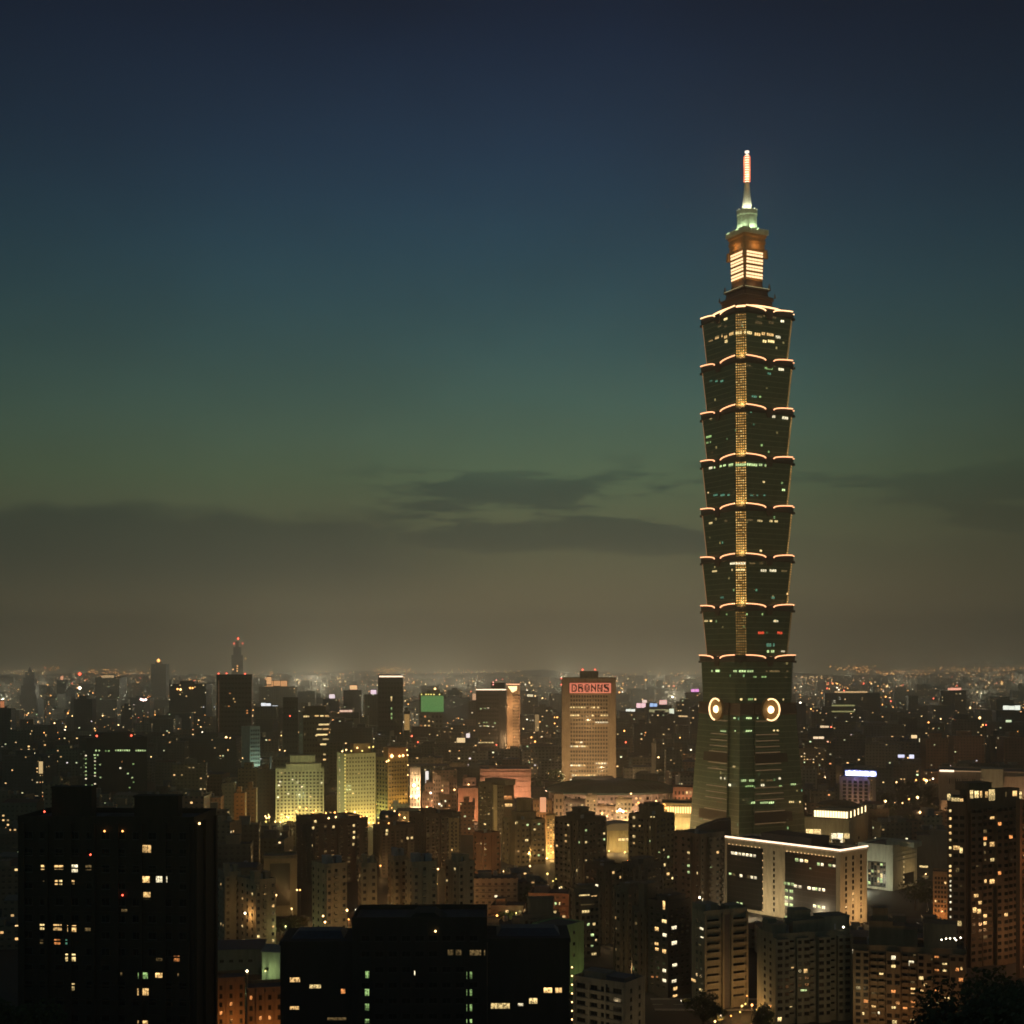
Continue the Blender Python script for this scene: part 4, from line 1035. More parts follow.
# ---- tower with the pink character sign
b = Bld("office_tower", "broad beige office tower with a pink sign band of six dark characters under its roof", "office tower", 559.5, 561.5, 616, 677.5, 1500, 3.5, (.34, .25, .16), w2=24, yb=784)
b.grid('R', 14, 22, b.upx(570, 'R'), b.upx(608, 'R'), 4, Z(694, 1500), .62, .55, lit=.02, kinds=('dim',))
def row(y, segs, k='warm', oy=665, ox=555, sc=14.63):
    for a, c_ in segs:
        for q in range(max(1, round((c_ - a) / 38))):
            x = a + (c_ - a) * (q + .5) / max(1, round((c_ - a) / 38))
            f, u, z, m = b.at(ox + x / sc, oy + y / sc, 'R'); b.w('R', u, z, 2.2, 1.8, k, True)
row(622, [(215, 450), (520, 590), (610, 650)], 'yellow'); row(738, [(220, 355), (530, 570), (660, 790)], 'yellow'); row(840, [(585, 795)], 'white')
row(498, [(595, 665)], 'yellow', 620, 420, 3.938)
for y, segs in ((498, [(592, 664)]), (573, [(592, 652)]), (565, [(690, 746)]), (612, [(598, 692)]), (482, [(612, 640)]), (630, [(590, 620), (730, 748)])):
    for a, c_ in segs:
        nq = max(1, round((c_ - a) / 10.6))
        for q in range(nq):
            f, u, z, m = b.at(420 + (a + (c_ - a) * (q + .5) / nq) / 3.938, 620 + y / 3.938, 'R'); b.w('R', u, z, 2.3, 2.0, random.choice(['yellow', 'warm', 'white']), True)
b.bands('R', [b.H - 1.2], .5, 1.2); b.roofpx(580, 598.5, 671.5, 5, 12)
b.piers('R', [b.upx(562.5, 'R'), b.upx(569.3, 'R'), b.upx(608.6, 'R'), b.upx(615.4, 'R')], 1.2, .6)
for px, py in ((582.6, 669.6), (595.2, 669.6)): b.bulb(px, py, 1.1, REDL, "aviation_lamp", out=-6)
for px, py in ((561.3, 678.5), (561.2, 684.6)): b.bulb(px, py, 1.3, glow_mat("red_side_light", (1, .16, .10), 1.6), "aviation_lamp")
b.done()
sg = tag(empty("rooftop_sign", (b.x0, b.y0, b.zb), b.th), "pink lit sign band with six dark characters, on the broad beige office tower", "sign")
ua, ub = b.upx(569.6, 'R'), b.upx(611, 'R'); zb_, zt_ = Z(693, 1500) - b.zb, Z(683, 1500) - b.zb
mb = MB(); mb.box(ua, ub, -1.6, -.7, zb_, zt_); mb.build("pink_panel", [glow_mat("pink_sign_light", (1, .22, .13), .75)], sg)
INK = plain_mat("sign_dark_letter", (.02, .008, .006), .7)
G6 = ["11110 10011 10001 10101 10001 10011 11110", "11110 10001 11110 11111 10011 10001 11011", "01110 10001 11011 10101 11011 10101 01110", "10001 11001 11101 10111 10011 11001 10001", "11001 11011 10001 11111 10101 10011 11011", "11111 11000 11110 01111 00011 10001 11111"]
cw = (ub - ua) / 6.45
for i, gl in enumerate(G6):
    mb = MB(); rows = gl.split(); u0 = ua + cw * (.32 + i) ; gw = cw * .80 / 5; gh = (zt_ - zb_) * .74 / 7; zz = zb_ + (zt_ - zb_) * .13
    for r_, line in enumerate(rows):
        c_ = 0
        while c_ < 5:
            if line[c_] == '1':
                e = c_
                while e < 5 and line[e] == '1': e += 1
                mb.box(u0 + c_ * gw, u0 + e * gw, -1.95, -1.61, zz + (6 - r_) * gh, zz + (7 - r_) * gh); c_ = e
            else: c_ += 1
    mb.build("character", [INK], sg)
lamp(b.root, (b.w1 * .25, -34, 16), 38000, (1, .66, .32), 1.0, "facade_floodlight"); lamp(b.root, (b.w1 * .75, -34, 16), 38000, (1, .66, .32), 1.0, "facade_floodlight")
lamp(b.root, (b.w1 * .5, -30, 70), 30000, (1, .66, .32), 1.0, "facade_floodlight")

# ---- twin slabs with lit roof edges
b = Bld("office_tower", "dark glass office slab with a bright roof edge, left of the pink sign tower", "office tower", 474.5, 476, 506, 688.5, 2000, 4, (.07, .068, .06), w2=20, yb=752)
b.edge('R', STRIPW, 1.0, b.H - .5); b.piers('R', [.8, b.upx(500, 'R'), b.w1 - .8], 1.8, .8)
for x, y in ((232, 640), (292, 635), (340, 630), (208, 855), (228, 895), (285, 892), (318, 893), (340, 897), (410, 903), (436, 850), (280, 842), (320, 842)):
    f, u, z, m = b.at(465 + x / 14.63, 665 + y / 14.63, 'R'); b.w('R', u, z, 2.6, 1.6, random.choice(['lime', 'white', 'yellow']), True)
for i in range(9):
    f, u, z, m = b.at(479.6 + 1.65 * i, 742.6, 'R'); b.w('R', u, z, 1.9, 1.8, 'yellow', True)
b.grid('R', 9, 14, 3, b.upx(499, 'R'), 6, b.H - 6, .7, .5, lit=.02, kinds=('dim',)); b.roofpx(491, 505, 683, 8, 14)
for px, py in ((493.3, 682.4), (493.3, 684.8), (496.3, 680.3)): b.bulb(px, py, 1.2, glow_mat("pink_roof_lamp", (1, .35, .28), 2.5), "aviation_lamp", out=-6)
b.done()
b = Bld("office_tower", "taller slab with a flaming bright crown, joined to the dark glass slab's right side", "office tower", 505, 507, 520, 683.5, 2020, 8, (.30, .21, .13), w2=22, yb=750)
b.edge('R', glow_mat("peach_roof_tube", (1, .45, .24), 1.3), 1.0, b.H, u0=-1)
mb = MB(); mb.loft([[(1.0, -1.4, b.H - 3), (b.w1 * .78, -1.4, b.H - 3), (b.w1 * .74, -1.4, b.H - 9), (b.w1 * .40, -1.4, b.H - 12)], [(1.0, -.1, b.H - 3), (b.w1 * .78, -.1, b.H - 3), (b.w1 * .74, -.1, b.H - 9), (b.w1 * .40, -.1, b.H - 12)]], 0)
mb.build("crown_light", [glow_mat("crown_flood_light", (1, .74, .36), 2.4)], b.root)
b.grid('R', 4, 18, b.w1 * .42, b.w1 - .5, 5, b.H - 14, .6, .5, lit=.05, kinds=('dim',)); b.piers('R', [b.w1 * .16, b.w1 * .36], 1.4, .6)
b.done(); lamp(b.root, (b.w1 * .3, -25, 20), 67600, (1, .58, .28), 1, "facade_floodlight"); lamp(b.root, (b.w1 * .3, -20, 70), 41600, (1, .58, .28), 1, "facade_floodlight")

# ---- other towers of the middle distance
b = Bld("office_tower", "wide dark tower with red roof lamps and faint edge lights, before the far antenna tower", "office tower", 216.5, 252, 253, 674.5, 1800, 84, (.05, .052, .05), w1=24, yb=778)
for px, py in ((218.5, 673.5), (226.5, 673.3), (245, 673.7)): b.bulb(px, py, 1.15, REDL, "aviation_lamp", out=-1)
for px in (218.8, 252):
    mb = MB(); u = b.upx(px, 'L'); mb.tube([(-.4, u, 18), (-.4, u, b.H - 6)], .3, 5); mb.build("edge_light", [glow_mat("faint_edge_tube", (1, .45, .22), .16)], b.root)
for x, y in ((640, 342), (664, 376), (672, 396), (610, 424), (633, 424), (750, 452), (750, 468)):
    f, u, z, m = b.at(130 + x / 6.4, 640 + y / 6.4, 'L'); b.w('L', u, z, 2.2, 1.8, random.choice(['warm', 'dim', 'orange']), True)
b.grid('L', 10, 18, wf=.7, hf=.45, lit=.0); b.done()
b = Bld("antenna_tower", "slim far tower tapering to a stack of red lamps, highest point left of centre", "office tower", 231.5, 243, 245, 655, 5000, 80, (.10, .09, .08), w1=30, yb=674)
b.boxpart("setback_top", b.wm, b.w2 * .15, b.w2 * .85, 3, 20, b.H, b.H + 30); b.boxpart("mast_base", b.wm, b.w2 * .35, b.w2 * .65, 6, 16, b.H + 30, b.H + 52)
for px, py, r in ((238, 638.6, 5), (234, 643.5, 3.2), (242.5, 643.5, 3.2)): b.bulb(px, py, r, REDL, "aviation_lamp", out=2)
for px, py in ((245.5, 658.5), (237.5, 666), (237.2, 668.5), (237.2, 671), (233, 669.5)): b.bulb(px, py, 2.2, AMBL, "facade_lamp", out=2)
b.done()
b = Bld("office_tower", "slender dark tower with a single bright roof band, left of the green screen block", "office tower", 378, 403, 404, 674.5, 2200, 83, (.06, .062, .055), w1=26, yb=736)
b.edge('L', STRIPW, 1.3, b.H - 2, u0=.5, u1=b.w2 - 2); b.grid('L', 8, 14, wf=.6, hf=.4, lit=0)
for x, y, k in ((137, 370, 'yellow'), (137, 385, 'yellow'), (138, 440, 'green'), (138, 475, 'green'), (138, 500, 'green')):
    f, u, z, m = b.at(370 + x / 6.4, 640 + y / 6.4, 'L'); b.w('L', u, z, 2.4, 4.2, k, True)
b.done()
b = Bld("screen_building", "small block wrapped in a glowing green screen under a row of yellow lamps", "office building", 419, 443, 444.5, 693, 2400, 83, (.16, .15, .11), w1=24, yb=730)
ua, ub = sorted((b.upx(421, 'L'), b.upx(443.6, 'L')))
mb = MB(); mb.box(-.8, -.1, ua, ub, Z(711.5, 2400), Z(695.5, 2400)); mb.build("green_screen", [glow_mat("green_screen_light", (.20, .58, .15), .42)], b.root)
for px in (421.5, 426, 428.5, 431, 434, 439.5): b.bulb(px, 694.4, 1.3, glow_mat("yellow_lamp_glass", (1, .78, .2), 2.5), out=1)
b.bulb(435, 688.8, 2.2, WARML, out=-4); b.roofpx(427, 440, 690, 5, 14); b.grid('L', 6, 5, z0=2, z1=Z(714, 2400), lit=.35, kinds=('warm', 'orange', 'dim')); b.done()
b = Bld("hotel", "pale stepped hotel block with a dense grid of dark windows, floodlit from the street below", "hotel", 275.5, 324, 326, 768, 1150, 84, (.50, .48, .34), w1=18, yb=830)
b.grid('L', 13, 14, wf=.52, hf=.50, lit=.03, kinds=('white', 'yellow'), z0=2.5)
for x, y in ((130, 268), (122, 291), (240, 271), (180, 346), (252, 350), (268, 300)):
    f, u, z, m = b.at(260 + x / 6.4, 740 + y / 6.4, 'L'); b.w('L', u, z, 1.7, 1.5, 'white', True)
b.roofpx(286, 321, 764.3, .02, 15, "upper_storey"); b.roofpx(290, 315, 756, 2, 11, "penthouse"); b.bands('L', [b.H - .5], .4, .6)
b.done(); lamp(b.root, (-9, b.w2 * .25, 3), 11830, (1, .70, .22), .6, "facade_floodlight"); lamp(b.root, (-9, b.w2 * .75, 3), 11830, (1, .70, .22), .6, "facade_floodlight"); lamp(b.root, (-38, b.w2 * .5, 20), 23400, (.85, 1, .5), 1, "facade_floodlight")
b = Bld("residential_tower", "floodlit pale tower with a string of bright lamps down its left edge", "apartment building", 337, 345, 375.5, 753.5, 1120, 24, (.46, .43, .28), yb=826)
b.grid('R', 10, 17, wf=.46, hf=.42, lit=.01, z0=2.5)
for i in range(24):
    f, u, z, m = b.at(339.2 + .8 * rnd(), 754 + 3 * i + uni(-1, 1), 'L')
    b.w('L', u, z, 1.8, 1.6, random.choice(['lime', 'white', 'yellow', 'green']), True)
for i in range(20): b.bulb(344.8, 755 + 3.4 * i, .5, glow_mat("yellow_lamp_glass", (1, .78, .2), 2.5), "edge_lamp", 'R', .5)
b.roofpx(355, 372, 744, 4, 9, "roof_hut", wall_mat((.32, .22, .12)))
for px, py in ((343, 751.5), (347, 750), (352, 751), (358, 748), (363, 751), (370, 747.5), (374, 747)): b.bulb(px, py, .8, WARML if rnd() < .5 else glow_mat("yellow_lamp_glass", (1, .78, .2), 2.5), out=-2)
b.done(); lamp(b.root, (b.w1 * .3, -9, 4), 13520, (1, .74, .22), .6, "facade_floodlight"); lamp(b.root, (b.w1 * .8, -9, 4), 13520, (1, .66, .2), .6, "facade_floodlight"); lamp(b.root, (b.w1 * .5, -34, 28), 23400, (.9, .95, .4), 1, "facade_floodlight")
b = Bld("residential_tower", "olive brown tower with lamps round its rounded top, right of the floodlit pale tower", "apartment building", 376, 388, 408, 758, 1190, 35, (.30, .22, .09), yb=806)
b.grid('R', 7, 13, wf=.45, hf=.45, lit=.02, z0=2.5); b.grid('L', 4, 13, wf=.5, hf=.55, lit=.02, z0=2.5)
b.roofpx(388.5, 407, 748, .3, 9, "roof_storey", wall_mat((.30, .15, .07)))
for px, py, r in ((391.3, 756, 1.8), (399, 756, 1.1), (402.5, 755.5, 1.3), (406.5, 750, .8), (407, 755, .8), (388, 760.5, .9), (386, 761.5, .8), (407.3, 765, .6), (407.3, 775, .6)): b.bulb(px, py, r, WARML, out=1)
b.done(); lamp(b.root, (b.w1 * .6, -10, 4), 23400, (1, .58, .14), .6, "facade_floodlight"); lamp(b.root, (-8, b.w2 * .5, 5), 9100, (.8, .9, .3), .6, "facade_floodlight")
b = Bld("office_tower", "narrow unlit dark slab, left of the tower with yellow banded windows", "office tower", 283, 298, 300, 697.5, 1700, 80, (.045, .048, .045), w1=18, yb=760)
b.grid('L', 5, 12, wf=.6, hf=.4, lit=0); b.bulb(290, 716, 1.0, REDL, "aviation_lamp"); b.done()
b = Bld("office_tower", "dark tower with bands of yellow windows on its right half", "office tower", 299, 303, 329.5, 713, 1500, 14, (.085, .085, .06), yb=765)
for x, y, w_ in ((415, 380, 16), (425, 380, 12), (460, 378, 16), (480, 378, 14), (500, 378, 16), (488, 412, 42), (470, 430, 20), (495, 430, 24), (480, 452, 44), (495, 470, 24), (458, 456, 8), (485, 490, 24), (490, 550, 12), (490, 530, 10)):
    f, u, z, m = b.at(200 + x / 3.938, 620 + y / 3.938, 'R'); b.w('R', u, z, w_ / 3.938 * m, 2.0, random.choice(['yellow', 'yellow', 'warm']), True)
for z in frange(10, b.H - 6, 11): b.w('L', b.w2 * .5, z, 2.0, 1.8, 'lime' if rnd() < .8 else 'dim', True)
b.grid('R', 9, 12, wf=.55, hf=.45, lit=.05, kinds=('dim',)); b.roofpx(306, 326, 706.5, 4, 12); b.done()
b = Bld("office_building", "narrow pale green striped block below the wide dark tower", "office building", 241.5, 250, 260, 726.5, 1500, 40, (.36, .42, .36), yb=768)
b.bands('L', frange(4, b.H - 3, 13), .4, 1.3); b.grid('R', 5, 13, wf=.6, hf=.5, lit=.02); b.done(); lamp(b.root, (b.w1 * .6, -14, 10), 23400, (.75, 1, .8), 1, "facade_floodlight")
b = Bld("office_building", "broad blue black glass block with green lit rows and two red roof lamps", "office building", 79, 86, 147, 738, 1400, 26, (.018, .028, .032), yb=800)
for z in frange(6, b.H - 3, 13): b.bands('R', [z], .15, .3)
for x0, x1, y, k in ((605, 645, 708, 'lime'), (668, 705, 710, 'green'), (735, 835, 707, 'lime'), (865, 935, 708, 'lime'), (595, 635, 737, 'lime')):
    n = max(1, int((x1 - x0) / 14))
    for i in range(n):
        f, u, z, m = b.at((x0 + (x1 - x0) * (i + .5) / n) / 6.4, 640 + y / 6.4, 'R'); b.w('R', u, z, 1.8, 1.9, k, True)
for x, y in [(550, y) for y in (740, 762, 790, 815, 840, 865, 888, 930)] + [(608, y) for y in (755, 775, 800, 822, 850, 870, 920)] + [(640, 797), (643, 880), (770, 820), (853, 793), (846, 882), (818, 855), (855, 910), (830, 945), (590, 930), (638, 965), (620, 1000)]:
    f, u, z, m = b.at(x / 6.4, 640 + y / 6.4, 'R'); b.w('R', u, z, 1.9, 1.6, random.choice(['lime', 'green', 'white', 'lime']), True)
for i in range(12): b.w('L', b.w2 * (.3 + .4 * (i % 2)), 6 + i * 3.6, 1.8, 1.2, random.choice(['green', 'dim', 'lime']), True)
for px, py in ((97, 736), (131.5, 735.6)): b.bulb(px, py, 1.25, REDL, "aviation_lamp", out=-1)
b.roofpx(98, 135, 733, 6, 14); b.done()
# ---- dark apartment slabs with orange lamps on their roofs
for (xl, xc, xr, yt, Y, th, lab, bulbs, lits_) in (
    (296, 313, 368, 820, 820, 28, "dark apartment slab with a crown of orange roof lamps, below the stepped hotel", [(250, 465), (262, 432), (350, 467), (370, 495), (345, 520), (378, 460), (430, 470), (445, 502), (490, 495), (500, 470), (560, 462), (600, 500), (620, 465), (655, 495), (680, 492), (300, 440)], [(340, 563), (470, 556), (348, 520), (600, 548), (602, 590), (600, 625), (598, 668), (335, 675)]),
    (373, 380, 414, 826, 850, 22, "dark apartment slab between the orange crowned slab and the paler slab", [(700, 560), (690, 540), (740, 538), (770, 536), (830, 535), (880, 533)], [(808, 578), (806, 600), (940, 626), (966, 624)]),
    (409, 424, 460, 814, 880, 34, "dark apartment slab with one bright white lamp on its roof, below the pink lit houses", [(890, 460), (900, 480), (895, 520)], [])):
    b = Bld("apartment_slab", lab, "apartment building", xl, xc, xr, yt, Y, th, (.075, .062, .052), yb=890)
    fl = frange(3, b.H - 3, 14)
    for z in fl:
        for u in frange(2, b.w1 - 2, 7): b.w('R', u, z, 1.7, 1.3, 'dim' if rnd() < .04 else 'dark')
        for u in frange(2, b.w2 - 2, 4): b.w('L', u, z, 1.6, 1.3, 'dim' if rnd() < .03 else 'dark')
    for x, y in bulbs:
        b.bulb(260 + x / 6.4, 740 + y / 6.4, uni(.4, .75), random.choice([WARML, AMBL, AMBL]), out=uni(-6, -.5), energy=0)
    for x, y in lits_:
        f, u, z, m = b.at(260 + x / 6.4, 740 + y / 6.4); b.w(f, u, z, 1.5, 1.7, 'yellow', True)
    b.bay('R', b.w1 * .02, b.w1 * .26, 1.6); b.bay('R', b.w1 * .44, b.w1 * .60, 1.3); b.bay('R', b.w1 * .78, b.w1 * .98, 1.7); b.roofpx(xc + 4, xc + 14, yt - 5, 3, 7); b.roofpx(xr - 16, xr - 6, yt - 4, 3, 7)
    for u in (b.w1 * .3, b.w1 * .75): lamp(b.root, (u, 5, b.H + 3.5), 700, (1, .45, .12), .4, "roof_floodlight")
    b.tank(b.w1 * .5, 5); b.done()
b = Bld("apartment_slab", "olive apartment block with two lit framed panels, stacked behind the dark slabs' right end", "apartment building", 437, 441, 459, 818, 890, 20, (.26, .22, .13), w2=12, yb=860)
b.grid('R', 4, 11, lit=.04, wf=.45, hf=.55); b.done()
# ---- pale low apartment blocks in front of them
for (xl, xc, xr, yt, Y, th, lab) in (
    (312, 325, 347, 864, 640, 35, "cream apartment block with two grey roof tanks, below the orange crowned slab"), (358, 361, 377, 863, 645, 12, "narrow cream apartment block with one column of windows, beside the dark slab's foot"),
    (388, 393, 407, 856, 650, 20, "grey green apartment block with lit stairwell, left of the cream block with blue tanks"), (405, 412, 437, 862, 635, 25, "cream apartment block with blue roof tanks and one bright lamp on its wall"),
    (445, 457, 474, 862, 640, 38, "brown and cream apartment block at the right end of the pale row"), (218, 224, 241, 872, 650, 25, "grey ribbed apartment block beside the black twin-topped block's edge"),
    (236, 254, 276, 880, 640, 40, "cream apartment block with a street lamp at its foot, right of the grey ribbed block")):
    b = Bld("apartment_block", lab, "apartment building", xl, xc, xr, yt, Y, th, (.27, .24, .17) if 'cream' in lab else (.19, .20, .16), yb=928)
    nf = max(6, int(b.H / 3.3)); fl = frange(2.8, b.H - 2.4, nf); nw = max(2, int(b.w1 / 3.4)); nl = max(1, int(b.w2 / 3.6))
    for z in fl:
        for u in frange(1.6, b.w1 - 1.6, nw): b.w('R', u, z, 1.4, 1.4, random.choice(['warm', 'dim', 'yellow']) if rnd() < .05 else 'dark')
        for u in frange(1.6, max(1.7, b.w2 - 1.6), nl): b.w('L', u, z, 1.4, 1.4, random.choice(['warm', 'dim', 'yellow']) if rnd() < .06 else 'dark')
    b.bay('R', .2, 2.9, 1.3)
    if nw > 2: b.balconies('R', [1.6 + (b.w1 - 3.2) / (nw - 1)], fl[:-1], 2.4, 1.0)
    hue = wall_mat((.20, .24, .29)) if 'blue' in lab or 'grey roof' in lab else b.wm
    b.boxpart("stair_hut", hue, b.w1 * .12, b.w1 * .40, 2, 6, b.H - .1, b.H + 4.2); b.boxpart("stair_hut", hue, b.w1 * .6, b.w1 * .85, 2, 6, b.H - .1, b.H + 3.6); b.tank(b.w1 * .5, 4)
    if 'cream' in lab: lamp(b.root, (b.w1 * .5, -13, 7), 1092, (1, .66, .3), .4, "street_fill_light")
    b.done()
b = Bld("parking_building", "greenish building with a large dark framed recess, left of the orange crowned slab", "office building", 262, 264, 297, 856, 720, 15, (.17, .17, .12), w2=16, yb=905)
mb = MB(); mb.box(b.upx(270, 'R'), b.upx(290, 'R'), -.12, .02, 6, b.H - 3); mb.build("glass_bay", [GL], b.root); b.bands('R', [b.H - 1.4], .8, 1.3); b.done()

# ---- centre cluster
def cluster(name, lab, xl, xc, xr, yt, Y, th, wall, yb, cols=(3, 5), lit=.05, lits=(), huts=(), balc=False, kinds=('warm', 'yellow', 'dim', 'lime'), fh=3.3, pier=True):
    b = Bld(name, lab, "apartment building", xl, xc, xr, yt, Y, th, wall, yb=yb)
    nf = max(4, int(b.H / fh)); fl = frange(2.8, b.H - 2.4, nf)
    ul = frange(1.5, max(1.6, b.w2 - 1.5), cols[0]); ur = frange(1.5, max(1.6, b.w1 - 1.5), cols[1])
    for z in reversed(fl):
        for u in ur: b.w('R', u, z, min(1.8, b.w1 / cols[1] * .55), 1.45, random.choice(kinds) if rnd() < lit + .035 else 'dark')
        for u in ul: b.w('L', u, z, min(1.8, b.w2 / cols[0] * .55), 1.45, random.choice(kinds) if rnd() < lit + .035 else 'dark')
    for px, py, w_, h_, k in lits:
        f, u, z, m = b.at(px, py); b.w(f, u, z, w_ * m / b.facing(f), h_ * m, k, True)
    if pier and len(ur) > 3: b.bay('R', ur[1] - 1.2, ur[2] + 1.2, 1.6)
    if pier and len(ul) > 2: b.bay('L', ul[1] - 1.3, ul[1] + 1.3, 1.4)
    if balc and len(ur) > 2: b.balconies('R', ur[1::2], fl[:-1], 2.4, 1.0)
    if pier:
        b.piers('R', [.4, b.w1 * .5, b.w1 - .4], .8, .6); b.piers('L', [.6, b.w2 - .4], .8, .6)
    for i_, h_ in enumerate(huts): b.crown(.16 + .14 * i_, h_[2])
    b.tank(b.w1 * .3, 3) if b.w1 > 6 else None
    lamp(b.root, (-10, -10, 9), 1300 * (Y / 650) ** 2, (1, .66, .30), .5, "street_fill_light")  # fill light added at the near corner to brighten both walls
    return b.done()
cluster("residential_tower", "dark tower with a rounded stepped crown, left of its twin before the yellow lit mall", 555, 577, 606, 819, 790, 42, (.085, .072, .05), 885, (5, 6), .03,
        [(564, y, 1.6, 1.6, 'dim') for y in range(826, 880, 6)] + [(571, y, 1.4, 2, 'dim') for y in range(828, 880, 8)] + [(570, 825, 2, 2, 'yellow'), (592, 830, 1.6, 1.6, 'lime'), (592, 845, 1.6, 1.6, 'yellow'), (577.5, 870.5, 2.6, 2.6, 'yellow'), (598, 843, 2, 1.2, 'dim'), (591, 858, 1.4, 1.6, 'dim'), (584, 860, 1.4, 1.4, 'yellow')],
        [(566, 597, 812, 2, 20), (570, 593, 807, 4, 14)])
cluster("residential_tower", "olive tower with a ladder of lit windows, beside the yellow mall", 629, 650, 674, 815, 800, 42, (.15, .125, .075), 862, (5, 6), .03,
        [(634, 817.6, 2.4, 3, 'yellow'), (634, 826, 2.2, 2.2, 'yellow'), (640, 826, 2.2, 1.8, 'warm'), (634, 836.5, 2.6, 3, 'yellow'), (634, 843, 1.8, 2, 'warm'), (634, 850, 1.4, 2, 'dim'), (634, 855, 1.4, 2, 'dim'), (651, 817, 2.2, 1.6, 'yellow'), (654, 817, 1.6, 1.6, 'yellow'), (650.5, 828.5, 1.8, 5, 'yellow'), (650.5, 841, 2.4, 2.2, 'lime'), (663, 850, 3, 2, 'yellow'), (664, 865, 3, 3.4, 'yellow'), (657, 852, 1.6, 1.4, 'lime'), (668, 874, 3, 3, 'warm')],
        [(634, 656, 805, 2, 14), (641, 653, 802, 4, 9)])
cluster("apartment_block", "brown block with dark balconies, left of the glowing roofline building", 674, 700, 724, 834, 700, 38, (.14, .115, .085), 905, (4, 4), .01, [], [], True)
b = Bld("slanted_roof_building", "dark blank volume with a slanted roofline, before the tall tower's left foot", "building", 694, 696, 731, 829, 760, 8, (.045, .042, .036), w2=14, yb=840, parapet=0)
mb = MB(); mb.loft([[(0, 1, b.H), (b.w1, 1, b.H), (b.w1, 1, b.H + 5.5), (b.w1 * .6, 1, b.H + 4.5)], [(0, 12, b.H), (b.w1, 12, b.H), (b.w1, 12, b.H + 5.5), (b.w1 * .6, 12, b.H + 4.5)]], 0); mb.build("slanted_roof", [b.wm], b.root)
b.bands('R', [b.H - 2], .2, .6); b.done()
cluster("apartment_tower", "dark block with a bulky square crown, right half of the central cluster", 622, 640, 663, 864, 655, 42, (.105, .09, .075), 910, (4, 5), .01, [], [(627, 660, 857, 2, 12)])
cluster("apartment_tower", "dark block with a sloping stepped roof, left half of the central cluster", 585, 604, 622, 866, 650, 44, (.08, .07, .052), 920, (4, 4), .02, [(598.7, 885.5, 3, 3.6, 'white'), (598.9, 894.5, 3, 3, 'yellow')], [(590, 618, 860, 2, 11)])
cluster("apartment_tower", "slim tower with beige corner piers below the central cluster", 614, 627, 645, 888, 575, 42, (.17, .14, .10), 985, (3, 3), .01, [(618.5, 928, 1.6, 2.4, 'dim'), (618.5, 949, 1.6, 3, 'dim')], [(622, 640, 882, 2, 8)])
cluster("apartment_tower", "brown tower with a flat framed upper panel, right of the beige cornered slim tower", 632, 645, 663, 908, 555, 40, (.15, .12, .085), 1000, (3, 4), .02, [], [(640, 662, 882, 3, 10)])
cluster("apartment_block", "block with lit terraces stacked under its roof and a bright yellow stairwell", 570, 574, 600, 889, 620, 18, (.16, .14, .10), 960, (2, 5), .03,
        [(583, 894.6, 11, 1.8, 'yellow'), (594, 896, 6, 1.6, 'warm'), (586, 904, 14, 1.6, 'dim'), (584.4, 911, 8, 3, 'yellow'), (594, 924, 3, 3, 'yellow'), (592, 935, 4, 3, 'lime'), (596, 940, 2, 2.4, 'yellow'), (592, 946, 3, 2.4, 'lime'), (594, 954, 5, 2.8, 'yellow'), (593, 963.5, 3, 3, 'lime')], [(576, 594, 884, 3, 7)])
cluster("apartment_block", "low dark block with three lit roof windows, left of the green lit house", 521, 523, 560, 914.5, 600, 10, (.12, .12, .10), 940, (2, 8), .02, [(555.6, 903.6, 2.4, 3, 'lime'), (559.5, 903.6, 1.6, 3, 'yellow'), (555, 912, 3, 3, 'yellow')], [(530, 560, 897, 3, 9)])
b = Bld("house", "low house with a green lit end wall and a row of small square windows", "house", 559, 560, 584, 927, 545, 52, (.26, .40, .19), w2=14, yb=965, parapet=.6)  # green of the lamplight is put into the wall colour
for i in range(3): b.w('R', b.upx(574, 'R'), b.H - 3 - 4.6 * i, 1.2, 1.2); b.w('R', b.upx(562, 'R'), b.H - 5 - 4.6 * i, 1.0, 1.4)
b.done(); lamp(b.root, (b.w1 * .7, -9, 6), 420, (.75, 1, .4), .4, "yard_lamp")
# ---- pink lit quarter
PINK = (.42, .24, .17)
b = Bld("department_store", "huge plain pink lit wall of a windowless store, left of the pink sign tower's foot", "department store", 477, 480, 531, 769, 1250, 8, PINK, w2=45, yb=805)
b.bands('R', frange(6, b.H - 2, 7), .9, .6); b.piers('R', frange(1, b.w1 - 1, 7), .5, .5); b.roofpx(489, 497, 767, 6, 10); b.done()
lamp(b.root, (b.w1 * .35, -22, 8), 39000, (1, .58, .34), 1, "street_fill_light"); lamp(b.root, (b.w1 * .85, -20, 6), 39000, (1, .56, .32), 1, "street_fill_light")
b = Bld("warehouse", "plain pink lit block standing before the windowless store, right of the bright white shopfront", "building", 455, 458, 479, 788, 1150, 14, PINK, w2=18, yb=818)
b.bands('R', [b.H * .5], .2, .4); b.w('R', b.w1 * .75, b.H * .55, 2, 10); b.done(); lamp(b.root, (b.w1 * .5, -14, 6), 18200, (1, .48, .22), .8, "street_fill_light")
b = Bld("shop_building", "narrow building blazing white and amber, right of the lamp topped olive tower", "shop", 408, 410, 420.5, 768, 1180, 10, (.62, .50, .42), w2=14, yb=802)
b.grid('R', 3, 7, wf=.4, hf=.5, lit=.3, kinds=('white', 'yellow')); b.done()
for z, e in ((6, 9000), (20, 9000), (32, 5000)): lamp(b.root, (b.w1 * .7, -5, z), e, (1, .66, .36), .6, "shopfront_lamp")
b.bulb(414, 785, 1.6, WHITEL, out=4); b.bulb(418, 788, 1.4, WARML, out=4); b.bulb(411, 796, 1.2, WARML, out=4); b.bulb(416, 797, 1.4, WARML, out=4)
